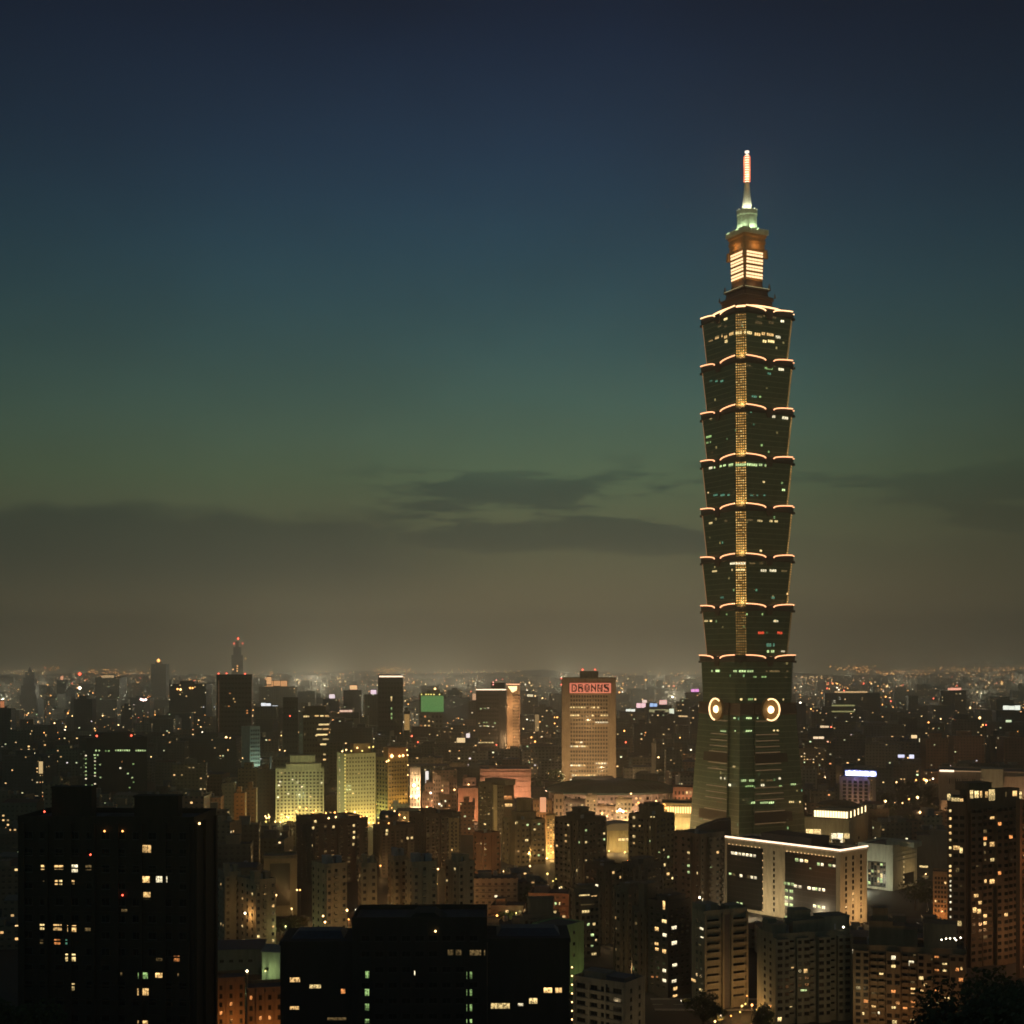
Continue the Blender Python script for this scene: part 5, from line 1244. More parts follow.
b = Bld("apartment_tower", "dark slim tower with a pale vertical pier and a domed roof, before the windowless store", "apartment building", 478, 492, 504, 783, 1000, 42, (.10, .095, .075), yb=834)
b.grid('L', 3, 12, lit=.05, wf=.5, hf=.4); b.grid('R', 3, 12, u0=b.w1 * .45, lit=.04, wf=.5, hf=.4)
mb = MB(); mb.box(b.w1 * .08, b.w1 * .36, -.7, .02, 0, b.H - .5); mb.build("pale_pier", [wall_mat((.36, .33, .22))], b.root); b.roofpx(483, 503, 779.5, 2, 10)
b.lits([(527, 372, 8, 8, 'yellow'), (568, 473, 10, 10, 'yellow'), (596, 435, 8, 10, 'warm'), (565, 435, 6, 8, 'dim')], 400, 740, 6.4); b.done()
b = Bld("apartment_tower", "small block with a glowing orange terrace, attached to the right of the pale piered tower", "apartment building", 502, 504, 514, 786, 1010, 14, (.12, .095, .07), w2=10, yb=815)
b.w('R', b.w1 * .45, Z(804.5, 1010), 5.5, 2.4, 'warm', True); b.w('R', b.w1 * .4, Z(797, 1010), 6, 3, 'orange', True); b.w('R', 1, Z(796, 1010), 1, 1.6, 'yellow', True); b.done()
cluster("apartment_block", "dark reddish brown windowless block under the pale piered tower", 474, 483, 500, 833, 860, 36, (.16, .075, .04), 876, (2, 2), 0, [], [])
cluster("apartment_block", "broad block with rows of dim windows, left of the round crowned tower", 503, 516, 545, 820, 900, 26, (.21, .17, .10), 878, (3, 7), .12, [(516.4, 823, 2.6, 2.4, 'yellow'), (525.5, 840, 3, 2.4, 'yellow'), (529.6, 860, 3.2, 3, 'warm'), (500 + 7, 827, 1.4, 1.6, 'dim')], [(515, 532, 811, 3, 9), (518, 531, 798, 5, 7)])
b = Bld("apartment_block", "bright narrow block full of warm windows, left of the round crowned tower", "apartment building", 543.5, 546, 556, 815, 930, 20, (.36, .27, .15), w2=10, yb=868)
b.grid('R', 3, 14, lit=.45, kinds=('yellow', 'warm', 'orange', 'dim'), wf=.55, hf=.5); b.done(); lamp(b.root, (2, -6, 4), 7800, (1, .55, .16), .5, "street_fill_light"); lamp(b.root, (5, -8, 16), 6500, (1, .6, .2), .5, "street_fill_light")
b = Bld("apartment_block", "pinkish white framed house with dark square windows, above the bright edged narrow block", "apartment building", 552.5, 554, 563.5, 794, 1020, 14, (.50, .38, .28), w2=12, yb=818)
b.grid('R', 2, 4, wf=.45, hf=.5, lit=0, z0=14); b.done(); lamp(b.root, (5, -9, 12), 7280, (1, .58, .28), .5, "street_fill_light")
b = Bld("apartment_block", "pair of orange lit houses with a glowing billboard wall, left of the green roofed hall", "apartment building", 531, 533, 552, 800, 1040, 12, (.33, .22, .14), w2=12, yb=830)
b.grid('R', 6, 6, wf=.5, hf=.5, lit=.2, kinds=('warm', 'orange', 'dim')); mb = MB(); mb.box(b.upx(540, 'R'), b.upx(546, 'R'), -.9, -.1, b.H - 8, b.H + 3.2); mb.build("billboard", [glow_mat("orange_billboard_light", (1, .42, .22), .8)], b.root); b.done()
lamp(b.root, (8, -9, 8), 9100, (1, .50, .18), .5, "street_fill_light")
# ---- hall with the low green roof
hall = tag(empty("sports_hall", (X(611, 1180), 1180, 0)), "wide hall under a low dark green curved roof, below the pink sign tower", "hall")
mb = MB(); NS = 48
mb.loft([[(55 * r * math.cos(2 * math.pi * i / NS), 34 * r * math.sin(2 * math.pi * i / NS), z) for i in range(NS)] for r, z in ((1.03, 22.5), (1.04, 24), (.97, 26.5), (.82, 29.5), (.6, 31.6), (.35, 32.8), (.02, 33.2))], 0)
for i in range(NS):
    a = 2 * math.pi * i / NS
    mb.tube([(55 * r * math.cos(a), 34 * r * math.sin(a), z + .15) for r, z in ((1.03, 24), (.97, 26.5), (.82, 29.5), (.6, 31.6), (.35, 32.8))], .18, 4)
mb.build("curved_roof", [plain_mat("green_sheet_roof", (.045, .085, .06), .45)], hall)
mb = MB(); mb.loft([[(53 * math.cos(2 * math.pi * i / NS), 32 * math.sin(2 * math.pi * i / NS), z) for i in range(NS)] for z in (0, 22.5)], 0)
for i in range(NS):
    a = 2 * math.pi * i / NS; mb.box(53.3 * math.cos(a) - .5, 53.3 * math.cos(a) + .5, 32.3 * math.sin(a) - .5, 32.3 * math.sin(a) + .5, 0, 22.4)
mb.build("wall", [wall_mat((.46, .34, .27))], hall)
HEROES.append((547, 675, 818, 1145, None))
for i in range(40):
    a = math.pi * (1.08 + .84 * i / 39)
    for z in (8, 14, 19):
        q = MB(); q.box(-.9, .9, -.1, .1, -1.1, 1.1); q.build('window', [pane_mat(random.choice(['dark', 'dark', 'dark', 'dim', 'warm']))], hall, (53.15 * math.cos(a), 32.15 * math.sin(a), z), a + math.pi / 2) if z < 19 or i % 3 else None
for x in (-34, -12, 12, 34): lamp(hall, (x, -42, 6), 13000, (1, .64, .38), .8, "plaza_floodlight")
b = Bld("exhibition_hall", "pinkish exhibition wing with small roof details, just right of the green roofed hall", "hall", 671, 673, 697, 787, 1130, 8, PINK, w2=25, yb=806)
b.grid('R', 6, 2, z0=b.H - 11, wf=.5, hf=.6, lit=.1); b.bands('R', [b.H - 1], .5, .9); b.done(); lamp(b.root, (12, -11, 16), 11700, (1, .5, .24), .6, "plaza_floodlight")
b = Bld("shopping_mall", "yellow lit mall with a bright row of crown lamps, left of the tall tower's foot", "mall", 659, 662, 698, 803, 1060, 6, (.42, .34, .18), w2=30, yb=835)
n = 12
for i in range(n):
    u = b.upx(667, 'R') + (b.w1 - b.upx(667, 'R') - 1) * (i + .5) / n; mb = MB(); mb.box(u - .5, u + .5, -.7, -.05, Z(812.3, 1060), Z(806, 1060)); mb.build("crown_lamp", [glow_mat("amber_crown_light", (1, .62, .22), 2.6)], b.root)
b.bulb(664, 805, 1.3, AMBL, out=1); b.bulb(666, 808, 1.0, AMBL, out=1); b.bands('R', [Z(813.5, 1060)], 1.0, .8)
for z in frange(5, 14, 3): b.bands('R', [z], .4, .5)
b.done(); lamp(b.root, (b.w1 * .3, -8, 7), 9000, (1, .74, .38), .6, "plaza_floodlight"); lamp(b.root, (b.w1 * .8, -8, 7), 9000, (1, .74, .38), .6, "plaza_floodlight")
pav = tag(empty("arched_pavilion", (X(606, 960), 960, 0), R_(6)), "low grey arched pavilion lit yellow along its foot, between the two round crowned towers", "pavilion")
mb = MB(); mb.loft([[(11 - 13 * math.cos(math.pi * i / 10), y, 17 + 3.6 * math.sin(math.pi * i / 10)) for i in range(11)] + [(24, y, 15.5), (-2, y, 15.5)] for y in (0, 22)], 0); mb.build("arched_roof", [plain_mat("grey_sheet_roof", (.18, .17, .14), .6)], pav)
mb = MB(); mb.box(-1, 23, 1, 21, 0, 15.5); [mb.box(-1 + 3 * i, -.5 + 3 * i, .4, 1, 0, 15.4) for i in range(9)]; mb.build("wall", [wall_mat((.34, .29, .16))], pav)
mb = MB(); mb.box(9, 18, .6, .95, 8.4, 10); mb.build("lit_window", [pane_mat('yellow')], pav); HEROES.append((600, 633, 868, 955, None))
for x in (3, 12, 20): lamp(pav, (x, -7, 3), 2600, (1, .72, .32), .5, "yard_lamp")
# ---- sheds and low buildings at the lower left
def shed(lab, xa, xb, ye, Y, roofm, wallc, th=8, dep=16, rise=2.2, name="shed"):
    z0 = terrain(X(xa, Y), Y); wd = (xb - xa) / F * Y; h = max(3, Z(ye, Y) - z0)
    r = tag(empty(name, (X(xa, Y), Y, z0), R_(th)), lab, "shed")
    mb = MB(); mb.box(0, wd, 0, dep, 0, h); mb.build("wall", [wall_mat(wallc)], r)
    mb = MB(); mb.loft([[(-.6, -.6, h + .01), (-.6, dep + .6, h + .01), (-.6, dep + .6, h + .25), (-.6, dep * .5, h + rise), (-.6, -.6, h + .25)], [(wd + .6, -.6, h + .01), (wd + .6, dep + .6, h + .01), (wd + .6, dep + .6, h + .25), (wd + .6, dep * .5, h + rise), (wd + .6, -.6, h + .25)]], 0)
    for i in range(int(wd / 2) + 1): mb.box(i * 2 - .06, i * 2 + .06, -.5, dep * .5, h + .2, h + .26)
    mb.build("sheet_roof", [roofm], r)
    for i in range(max(1, int(wd / 4))): obj("window", window_mesh(1.8, 1.2, 'dark', 'dark'), r, (2 + 4 * i, -.03, h * .55))
    HEROES.append((xa, xb, 1000, Y, None))
    return r
r = shed("long shed with a blue sheet roof, left of the wide black block", 217, 262, 950, 585, BLUE, (.16, .17, .14), 6, 20)
r = shed("pale gabled shed end lit greenish white, touching the wide black block's left wing", 262, 281, 952, 560, plain_mat("pale_sheet_roof", (.22, .25, .24), .6), (.42, .46, .38), -12, 12); lamp(r, (-3, -8, 3), 420, (.8, 1, .45), .4, "yard_lamp")
r = shed("low flat depot with a faint blue roof, behind the sheds on the left", 285, 352, 938, 600, BLUE, (.14, .15, .13), 4, 14)
for lab, xl, xc, xr, yt, Y, th in (("orange lit block with vertical ribs at the bottom edge, right of the black twin-topped block", 216, 217, 245, 978, 500, 20), ("ribbed orange block with a dark flat roof, left of the wide black block's wing", 240, 247, 283, 988, 490, -4)):
    b = Bld("ribbed_block", lab, "building", xl, xc, xr, yt, Y, th, (.24, .15, .085), w2=12, yb=1024)
    n = int(b.w1 / 2.2); b.piers('R', frange(.4, b.w1 - .4, n), .5, .6)
    for u in frange(1.4, b.w1 - 1.4, n - 1):
        for z in frange(3, b.H - 2.5, max(2, int(b.H / 3.4))): b.w('R', u, z, 1.1, 1.6, 'orange' if rnd() < .1 else 'dark')
    b.done(); lamp(b.root, (b.w1 * .6, -8, 2), 2340, (1, .40, .10), .4, "street_fill_light")

for i, (xa, xb, yt, Y, c_, lit) in enumerate(((424, 434, 783, 1160, (.34, .22, .16), .12), (432, 441, 776, 1190, (.40, .27, .2), .06), (440, 449, 781, 1140, (.30, .2, .15), .15), (448, 457, 779, 1200, (.36, .24, .17), .1), (421, 430, 794, 1100, (.36, .24, .17), .2), (438, 452, 796, 1090, (.32, .2, .14), .2), (462, 476, 778, 1215, (.3, .2, .15), .05))):
    b = Bld("apartment_block", "small pinkish house of the lamp lit quarter left of the plain pink block", "apartment building", xa, xa + .8, xb, yt, Y, 10, c_, w2=10, yb=812, group="pinkish houses of the lit quarter")
    b.grid('R', 3, max(4, int(b.H / 4)), lit=lit, kinds=('white', 'yellow', 'orange'), wf=.45, hf=.5); b.roofpx(xa + 2, xa + 5, yt - 2.5, 1, 3); b.done()
    if i % 2 == 0: lamp(b.root, (b.w1 * .5, -9, b.H * .45), 6500, (1, .52, .30), .5, "street_fill_light")
    b.bulb(uni(xa + 1, xb - 1), uni(yt + 4, yt + 14), uni(.6, 1.0), random.choice([WHITEL, WARML]), out=1.2)

for (xa, xb, yt, Y, c_, nm) in ((563.5, 585, 800, 1090, (.42, .31, .25), "low pinkish annex with a row of lit windows, before the green roofed hall"), (585, 597, 796, 1075, (.55, .46, .36), "narrow pale lit annex with a bright top corner, before the green roofed hall"), (597, 615, 806, 1070, (.40, .30, .25), "long low terrace annex dotted with shop lights, before the green roofed hall"), (615, 632, 799, 1065, (.58, .50, .40), "pale glowing entrance block with clustered white lamps, before the green roofed hall"), (641, 660, 805, 1075, (.44, .34, .26), "low annex left of the yellow lit mall")):
    b = Bld("hall_annex", nm, "building", xa, xa + .6, xb, yt, Y, 8, c_, w2=12, yb=835)
    b.grid('R', max(3, int(b.w1 / 3)), max(3, int(b.H / 3.4)), lit=.3, kinds=('white', 'yellow', 'warm', 'dim'), wf=.5, hf=.5, z0=1.5); b.bands('R', [b.H - .7], .5, .7); b.piers('R', [.3, b.w1 * .5, b.w1 - .3], .6, .4); b.roofpx(xa + 3, xa + 7, yt - 2, 1, 4)
    b.done(); lamp(b.root, (b.w1 * .5, -9, 8), 5500, (1, .70, .42), .5, "plaza_floodlight")

# ================================================================== roads, lamps, cars
ASPH = plain_mat("asphalt", (.045, .044, .043), .8)
PAINT = plain_mat("road_paint", (.6, .6, .56), .7)
ROADS = []
def road(x0, x1, y0, y1, z=.10):
    mb = MB(); mb.quad((x0, y0, z), (x1, y0, z), (x1, y1, z), (x0, y1, z)); tag(mb.build("road", ASPH), kind="structure")
    mk = MB(); long_x = (x1 - x0) > (y1 - y0)
    n = int(((x1 - x0) if long_x else (y1 - y0)) / 8)
    for i in range(n):
        if long_x: a = x0 + i * 8; c_ = (y0 + y1) / 2; mk.quad((a, c_ - .15, z + .01), (a + 4, c_ - .15, z + .01), (a + 4, c_ + .15, z + .01), (a, c_ + .15, z + .01))
        else: a = y0 + i * 8; c_ = (x0 + x1) / 2; mk.quad((c_ - .15, a, z + .01), (c_ + .15, a, z + .01), (c_ + .15, a + 4, z + .01), (c_ - .15, a + 4, z + .01))
    tag(mk.build("road_markings", PAINT), kind="structure")
    kb = MB()
    if long_x: kb.box(x0, x1, y0 - 2.5, y0 - .01, 0, z + .13); kb.box(x0, x1, y1 + .01, y1 + 2.5, 0, z + .13)
    else: kb.box(x0 - 2.5, x0 - .01, y0, y1, 0, z + .13); kb.box(x1 + .01, x1 + 2.5, y0, y1, 0, z + .13)
    tag(kb.build("pavement", plain_mat("pavement_slab", (.22, .21, .19), .85)), kind="structure")
    ROADS.append((x0, x1, y0, y1))
road(-90, 45, 672, 690); road(55, 130, 528, 542); road(-420, 420, 1090, 1112); road(-330, 330, 1300, 1318); road(28, 46, 915, 1085)
road(-190, -130, 520, 534, .12)
LAMPM = {}
def street_lamp(x, y, h=8.0, m=None, r=.35, label=None, group=None, energy=0, col=(1, .5, .16), z=None):
    m = m or AMBL; k = (round(h), m.name, round(r, 2))
    if k not in LAMPM:
        b = MB(); b.cyl((0, 0), .11, .07, 0, h, 6, 0); b.box(-.05, .05, -1.2, .05, h - .06, h + .06, 0); b.octa((0, -1.3, h - .1 - r * .4), r, 1)
        LAMPM[k] = b.mesh("street_lamp", [DARKMETAL, m])
    o = tag(obj("street_lamp", LAMPM[k], None, (x, y, terrain(x, y) if z is None else z)), label, "street lamp", group)
    if energy: lamp(o, (0, -1.3, h - .8 - r), energy * 4, col, .25)
    return o
def pxlamp(px, py, Y, m, r, label, group, energy=0, col=(1, .5, .16)):
    z = Z(py, Y); h = z + .3
    if h < 3: return
    street_lamp(X(px, Y), Y + 1.3, h, m, r, label, group, energy, col)
# lamps the photograph shows singly: px, py, distance, lens, radius
YEL = glow_mat("yellow_lamp_glass", (1, .78, .2), 2.5)
L1 = "amber street lamp among the roofs between the black twin-topped block and the pale apartment row"
for px, py, Y, m, r, e in ((245, 913, 640, WHITEL, .6, 500), (252, 874, 700, AMBL, .45, 0), (251, 884, 690, WARML, .45, 0), (247, 971, 520, WHITEL, .55, 260), (276, 895, 700, WARML, .6, 300), (297, 890, 720, WARML, .5, 0), (300, 890, 715, AMBL, .5, 0),
                           (323, 916, 620, WARML, .55, 0), (325, 922, 610, WARML, .55, 300), (347, 910, 630, WARML, .6, 300), (356, 910, 632, WHITEL, .4, 0), (388, 911, 640, AMBL, .6, 300), (398, 909, 640, WARML, .5, 0), (422, 901, 660, AMBL, .45, 0), (438, 869, 720, WARML, .6, 0),
                           (454, 912, 660, AMBL, .65, 300), (484, 915, 660, AMBL, .55, 0), (497, 915.5, 655, AMBL, .6, 0), (275, 994, 495, WHITEL, .4, 0), (405, 889, 690, WHITEL, .6, 0), (437, 884, 680, YEL, .4, 0)):
    pxlamp(px, py, Y, m, r, L1, "street lamps around the pale apartment row", e)
L2 = "street lamp in the lit streets left of the tall tower's foot"
for px, py, Y, m, r, e in ((548, 886, 760, WHITEL, .9, 500), (553, 881, 770, YEL, .5, 0), (556, 879, 780, YEL, .4, 0), (560, 888, 760, WHITEL, .5, 0), (530, 866, 830, WARML, .6, 0), (516, 825, 960, WARML, .6, 0), (553, 834, 940, AMBL, .8, 700), (551, 846, 930, WARML, .7, 700), (553, 852, 925, YEL, .7, 0), (547, 858, 915, WARML, .7, 600),
                           (620, 809.5, 1040, WHITEL, 1.3, 2500), (623, 811, 1040, WHITEL, 1.2, 0), (617, 811, 1040, WARML, 1.0, 0), (620, 824, 1010, WHITEL, .7, 900), (626, 811, 1040, AMBL, .9, 0), (602, 813, 1060, AMBL, .9, 700), (607, 816, 1050, WARML, .7, 0), (609, 851, 950, YEL, .7, 700), (615, 853, 945, YEL, .8, 700), (625, 852, 945, YEL, .7, 700), (631, 793.5, 1120, WARML, .8, 0), (656, 801, 1070, WARML, .8, 0), (638.5, 802.5, 1090, AMBL, .9, 0)):
    pxlamp(px, py, Y, m, r, L2, "street lamps left of the tower's foot", e, (1, .58, .18))
L3 = "bright amber street lamp at the floodlit towers' feet, above the dark slabs' roofs"
for i in range(44):
    px = random.choice([uni(262, 292), uni(262, 300), uni(364, 392), uni(395, 425)]); Y = uni(985, 1090); py = HZ + (CAMH - uni(9, 20)) * F / Y
    pxlamp(px, py, Y, random.choice([AMBL, WARML, YEL]), uni(.5, .95), L3, "street lamps under the floodlit towers", 900 if i % 3 == 0 else 0, (1, .55, .14))
L7 = "amber street lamp in the glowing lanes before the green roofed hall"
for i in range(30):
    Y = uni(800, 1100); px = uni(498, 692); street_lamp(X(px, Y), Y, 9, random.choice([AMBL, WARML, YEL]), uni(.4, .7), L7, "street lamps in the glowing lanes", 1100, (1, .60, .22))
L8 = "amber street lamp in the lanes between the pale apartment row and the floodlit towers"
for i in range(26):
    Y = uni(690, 1010); px = uni(226, 470); street_lamp(X(px, Y), Y, 9, random.choice([AMBL, WARML]), uni(.35, .6), L8, "street lamps in the lanes before the floodlit towers", 800, (1, .56, .20))
L9 = "amber street lamp in the streets between the tall tower and the crown tower"
for i in range(18):
    Y = uni(560, 1000); px = uni(800, 945); street_lamp(X(px, Y), Y, 9, random.choice([AMBL, WARML]), uni(.3, .55), L9, "street lamps right of the tall tower", 700, (1, .60, .24))
L4 = "street lamp by the dark park right of the pale hotel with the blue sign"
for px, py, Y, m, r, e in ((885.5, 801, 1020, WARML, 1.0, 500), (902.5, 803, 1015, WARML, .6, 0), (917.5, 797, 1040, WARML, 1.2, 900), (909, 799, 1040, AMBL, .8, 0), (896.5, 782, 1200, WARML, .8, 0), (926, 780, 1160, WARML, 1.3, 1500), (933, 778.5, 1170, WHITEL, .8, 0), (924, 779, 1165, AMBL, 1.0, 0), (920, 812, 970, WARML, 1.0, 900), (938, 815, 960, WARML, .8, 900), (940, 817, 955, AMBL, .8, 0), (884, 824, 920, WARML, .7, 300), (865, 812, 960, WARML, .9, 500), (916, 780, 1160, AMBL, .8, 0)):
    pxlamp(px, py, Y, m, r, L4, "street lamps by the park", e)
L5 = "street lamp at the foot of the ribbed balcony tower in the lower right"
for px, py, Y, m, r, e in ((721, 1016, 500, WHITEL, .5, 300), (731, 1016, 502, AMBL, .35, 0), (742, 1006, 515, YEL, .5, 300), (745.5, 1004, 518, YEL, .4, 0), (752, 1005, 512, AMBL, .5, 260), (757, 1010, 506, YEL, .5, 0), (715, 1021.5, 496, WARML, .45, 0), (740, 1011.5, 506, YEL, .4, 0), (747, 996, 525, AMBL, .3, 0)):
    pxlamp(px, py, Y, m, r, L5, "street lamps under the balcony tower", e, (1, .45, .12))
L6 = "amber lamp lost among the dark middle distance roofs"
for i in range(130):
    Y = uni(1150, 2600); px = uni(0, 1024); pxlamp(px, HZ + (CAMH - uni(5, 14)) * F / Y, Y, random.choice([AMBL, AMBL, WARML, WARML, YEL, WHITEL]), uni(.16, .36) * Y / F, L6, "lamps among the middle distance roofs", 1500 if i % 8 == 0 else 0)
# road lamps that light the amber street
for i in range(8): street_lamp(-80 + i * 17, 671, 8, AMBL, .4, "amber street lamp along the street glimpsed behind the wide black block", "lamps along the glimpsed street", 900, (1, .30, .08))
CARM = {}
def car_mesh(c):
    if c in CARM: return CARM[c]
    b = MB(); hw = .88
    b.loft([[(-2.1, y, .35), (-2.15, y, .8), (-1.5, y, .95), (-1.0, y, 1.42), (.5, y, 1.42), (1.1, y, .98), (2.05, y, .85), (2.1, y, .35)] for y in (-hw, hw)], 0)
    for x in (-1.35, 1.35):
        for y in (-.9, .72): b.loft([[(x + .33 * math.cos(t * math.pi / 6), y + dy, .33 + .33 * math.sin(t * math.pi / 6)) for t in range(12)] for dy in (0, .18)], 1)
    for y in (-.62, .62): b.box(2.08, 2.16, y - .16, y + .16, .6, .75, 2); b.box(-2.2, -2.12, y - .16, y + .16, .68, .82, 3)
    CARM[c] = b.mesh("car", [plain_mat("car_paint", c, .35), plain_mat("tyre_rubber", (.02, .02, .02), .9), WHITEL, REDL]); return CARM[c]
for i in range(14):
    x = uni(-85, 40); ln = rnd() < .5
    tag(obj("car", car_mesh(random.choice([(.3, .3, .32), (.05, .05, .06), (.5, .45, .1), (.25, .03, .03)])), None, (x, 677 if ln else 685, .1), 0 if ln else math.pi), "small car on the amber lit street behind the wide black block", "car", "cars on the glimpsed street")
for i in range(6):
    x = uni(58, 126); ln = rnd() < .5
    tag(obj("car", car_mesh(random.choice([(.3, .3, .32), (.5, .45, .1)])), None, (x, 532 if ln else 538, .1), 0 if ln else math.pi), "small car on the street below the ribbed balcony tower", "car", "cars below the balcony tower")

# ================================================================== far towers seen one by one
def hued(me, c, lit, name, loc, rz, label, cat, group=None):
    o = tag(obj(name, me, None, loc, rz), label, cat, group); o.color = (*c, lit); return o
def simple_tower(px0, px1, yt, Y, c, lit, label, red=(), rz=0, dep=None, far=True, setb=0.0, name="office_tower", cat="office tower"):
    wd = (px1 - px0) / F * Y; h = Z(yt, Y); dep = dep or wd * .8
    b = MB(); b.box(-wd / 2, wd / 2, 0, dep, 0, h * (1 - setb), 0)
    if setb: b.box(-wd * .36, wd * .36, dep * .1, dep * .9, h * (1 - setb) - .01, h, 0)
    else: b.box(-wd * .25, wd * .15, dep * .2, dep * .7, h - .01, h + 4 + h * .02, 0)
    o = hued(b.mesh(name, [FAR_FACADE if far else FACADE]), c, lit, name, (X((px0 + px1) / 2, Y), Y, 0), R_(rz), label, cat)
    for dx, py, r, m in red:
        q = MB(); q.octa((0, 0, 0), r); q.box(-.2, .2, -.2, .2, -abs(Z(py, Y) - h) - 1, -r * .7, 1); q.build("roof_lamp", [m, DARKMETAL], o, (dx / F * Y, 1, Z(py, Y)))
    HEROES.append((px0, px1, min(HZ + CAMH * F / Y, yt + 25), Y, None)); TOPS.append((px0, px1, yt, Y))
    return o
TOPS = []
D1, D2, D3 = (.085, .09, .092), (.14, .13, .115), (.18, .155, .115)
for a in ((66, 75, 690, 3000, D1, .03, "narrow dark far tower left of the tower with the green light column", []),
          (74, 92, 699, 2300, D1, .02, "dark far tower with a red and a white lamp on its mast", [(-3.5, 674, 3.0, REDL), (-3.5, 688, 3.2, WHITEL)]),
          (38, 44, 699, 2900, D1, .05, "small dark far block at the right foot of the pointed far tower", []),
          (95, 121, 677, 3600, D2, .012, "hazy broad far tower with an orange sign row near its top", []),
          (121, 132, 706, 2700, D1, .06, "squat dark far tower left of the pink white lamp mast", []),
          (151, 166, 664, 4300, D2, .01, "faint hazy far tower capped by a single orange red lamp", [(0, 660.5, 6, AMBL)]),
          (169, 206, 684, 2700, D1, .05, "broad hazy far tower with orange rooftop lamps, left of the wide dark tower", [(-10, 689, 3.4, AMBL), (-7, 689.5, 3.6, WARML), (2.5, 688, 3.2, AMBL), (5, 688, 3.0, AMBL)]),
          (130, 150, 698, 3200, D1, .05, "far dark tower beside the pink white lamp mast", []),
          (180, 236, 738, 1650, D1, .03, "long dark office block with faint white roof strip, left of the striped pale block", [(18, 737.5, 1.6, WARML), (22, 738.5, 1.4, WARML), (20, 750, 1.6, WARML)]),
          (158, 184, 742, 1600, D2, .05, "brownish dark block right of the blue black glass block", []),
          (46, 79, 750, 1450, (.20, .22, .16), .05, "pale green low block left of the blue black glass block", []),
          (2, 46, 756, 1350, D1, .05, "dark low block with scattered lamps at the left edge", []),
          (36, 42, 762, 1250, D3, .5, "little block with one tall amber lit panel at the left", []),
          (440, 470, 698, 2900, D1, .02, "dark far block between the green screen and the glass slab", []),
          (448, 462, 690, 3300, D1, .03, "bluish far tower peeping over the dark block by the green screen", []),
          (404, 410, 711, 2100, D3, .3, "small amber lit block clinging to the slender dark tower's right side", []),
          (534, 553, 707, 2600, D3, .10, "far block with an amber lit corner, left of the pink sign tower", []),
          (529, 538, 757, 1500, D2, .30, "dark block with a bright lit stair column, left of the pink sign tower's foot", []),
          (634, 652, 724, 1900, D1, .05, "dark block below the cluster of neon signs", []),
          (650, 674, 714, 2100, D1, .04, "wide dark block carrying the neon signs", []),
          (676, 697, 702, 2500, D3, .10, "brownish far block with an amber strip, left of the tall tower", []),
          (795, 806, 703, 2300, D1, .02, "dark far block with a white roof lamp, right of the tall tower's coin lights", [(0, 703, 2.2, WHITEL)]),
          (812, 826, 712, 2100, D3, .05, "brown far block near the tall tower's right shoulder", []),
          (798, 826, 748, 1500, D3, .35, "low block dotted with amber windows, right of the tall tower's waist", []),
          (836, 858, 700, 2600, D2, .04, "far block with two pale lit bands, right of the tall tower", []),
          (926, 952, 738, 1500, (.26, .14, .10), .02, "reddish far apartment slab, left one of the pair behind the government building", []),
          (954, 984, 736, 1480, (.26, .14, .10), .03, "reddish far slab, right one of the pair behind the government building", []),
          (952, 982, 719, 1800, D2, .03, "dark far slab with a red lit roof edge and a bright corner lamp", [(13, 718, 2.0, WARML), (-12, 720, 1.2, REDL), (16, 725, 1.3, AMBL)]),
          (990, 1005, 735, 1550, D1, .03, "dark blue far block with a pale antenna line, right of the reddish slabs", []),
          (1004, 1030, 737, 1500, (.22, .13, .10), .03, "reddish far block at the right edge, above the government building", []),
          (996, 1030, 722, 1900, D2, .02, "grey far block under the white billboard at the right edge", []),
          (330, 352, 722, 1800, D1, .05, "low dark block behind the floodlit pale tower", []),
          (352, 372, 728, 1750, D1, .05, "low dark block left of the slender dark tower's foot", []),
          (234, 245, 793, 1050, (.30, .17, .08), .02, "orange brown low block, left of the stepped hotel", []),
          (245, 256, 788, 1080, (.22, .15, .09), .02, "brown low block just left of the stepped hotel", []),
          (257, 275, 770, 1160, (.10, .08, .07), .02, "dark brown tower pressed against the stepped hotel's left side", []),
          (238, 259, 768, 1250, (.34, .26, .14), .0, "low tan roof block between the striped pale block and the stepped hotel", []),
          (222, 234, 783, 1150, (.16, .14, .11), .03, "grey brown block left of the orange brown low block", []),
          (460, 474, 803, 1060, (.30, .17, .12), .10, "pinkish low house row under the plain pink block", [])):
    simple_tower(a[0], a[1], a[2], a[3], a[4], a[5], a[6], a[7], far=a[3] > 1700)
# pointed far tower
pt = MB(); wd = 17 / F * 3500
for i, (f, z0, z1) in enumerate(((1, 0, 50), (.86, 50, 74), (.66, 74, 94), (.44, 94, 108), (.2, 108, 114))): pt.box(-wd / 2 * f, wd / 2 * f, (1 - f) * 14, 30 - (1 - f) * 14, z0, z1)
pt.loft([[(-wd * .08, 11, 114), (wd * .08, 11, 114), (wd * .08, 17, 114), (-wd * .08, 17, 114)], [(-.3, 13.5, 122), (.3, 13.5, 122), (.3, 14.5, 122), (-.3, 14.5, 122)]], 0)
hued(pt.mesh("office_tower", [FAR_FACADE]), (.04, .05, .065), .01, "office_tower", (X(28, 3500), 3500, 0), 0, "stepped far tower tapering to a point, near the left edge", "office tower")
TOPS.append((18, 38, 675, 3500))
mast = MB(); mast.cyl((0, 0), .6, .4, 0, Z(701, 2000), 8); lm = mast.build("lamp_mast", [DARKMETAL], None, (X(143.5, 2000), 2000, 0)); tag(lm, "mast with a large pink white glaring lamp, above the blue black glass block", "lamp mast")
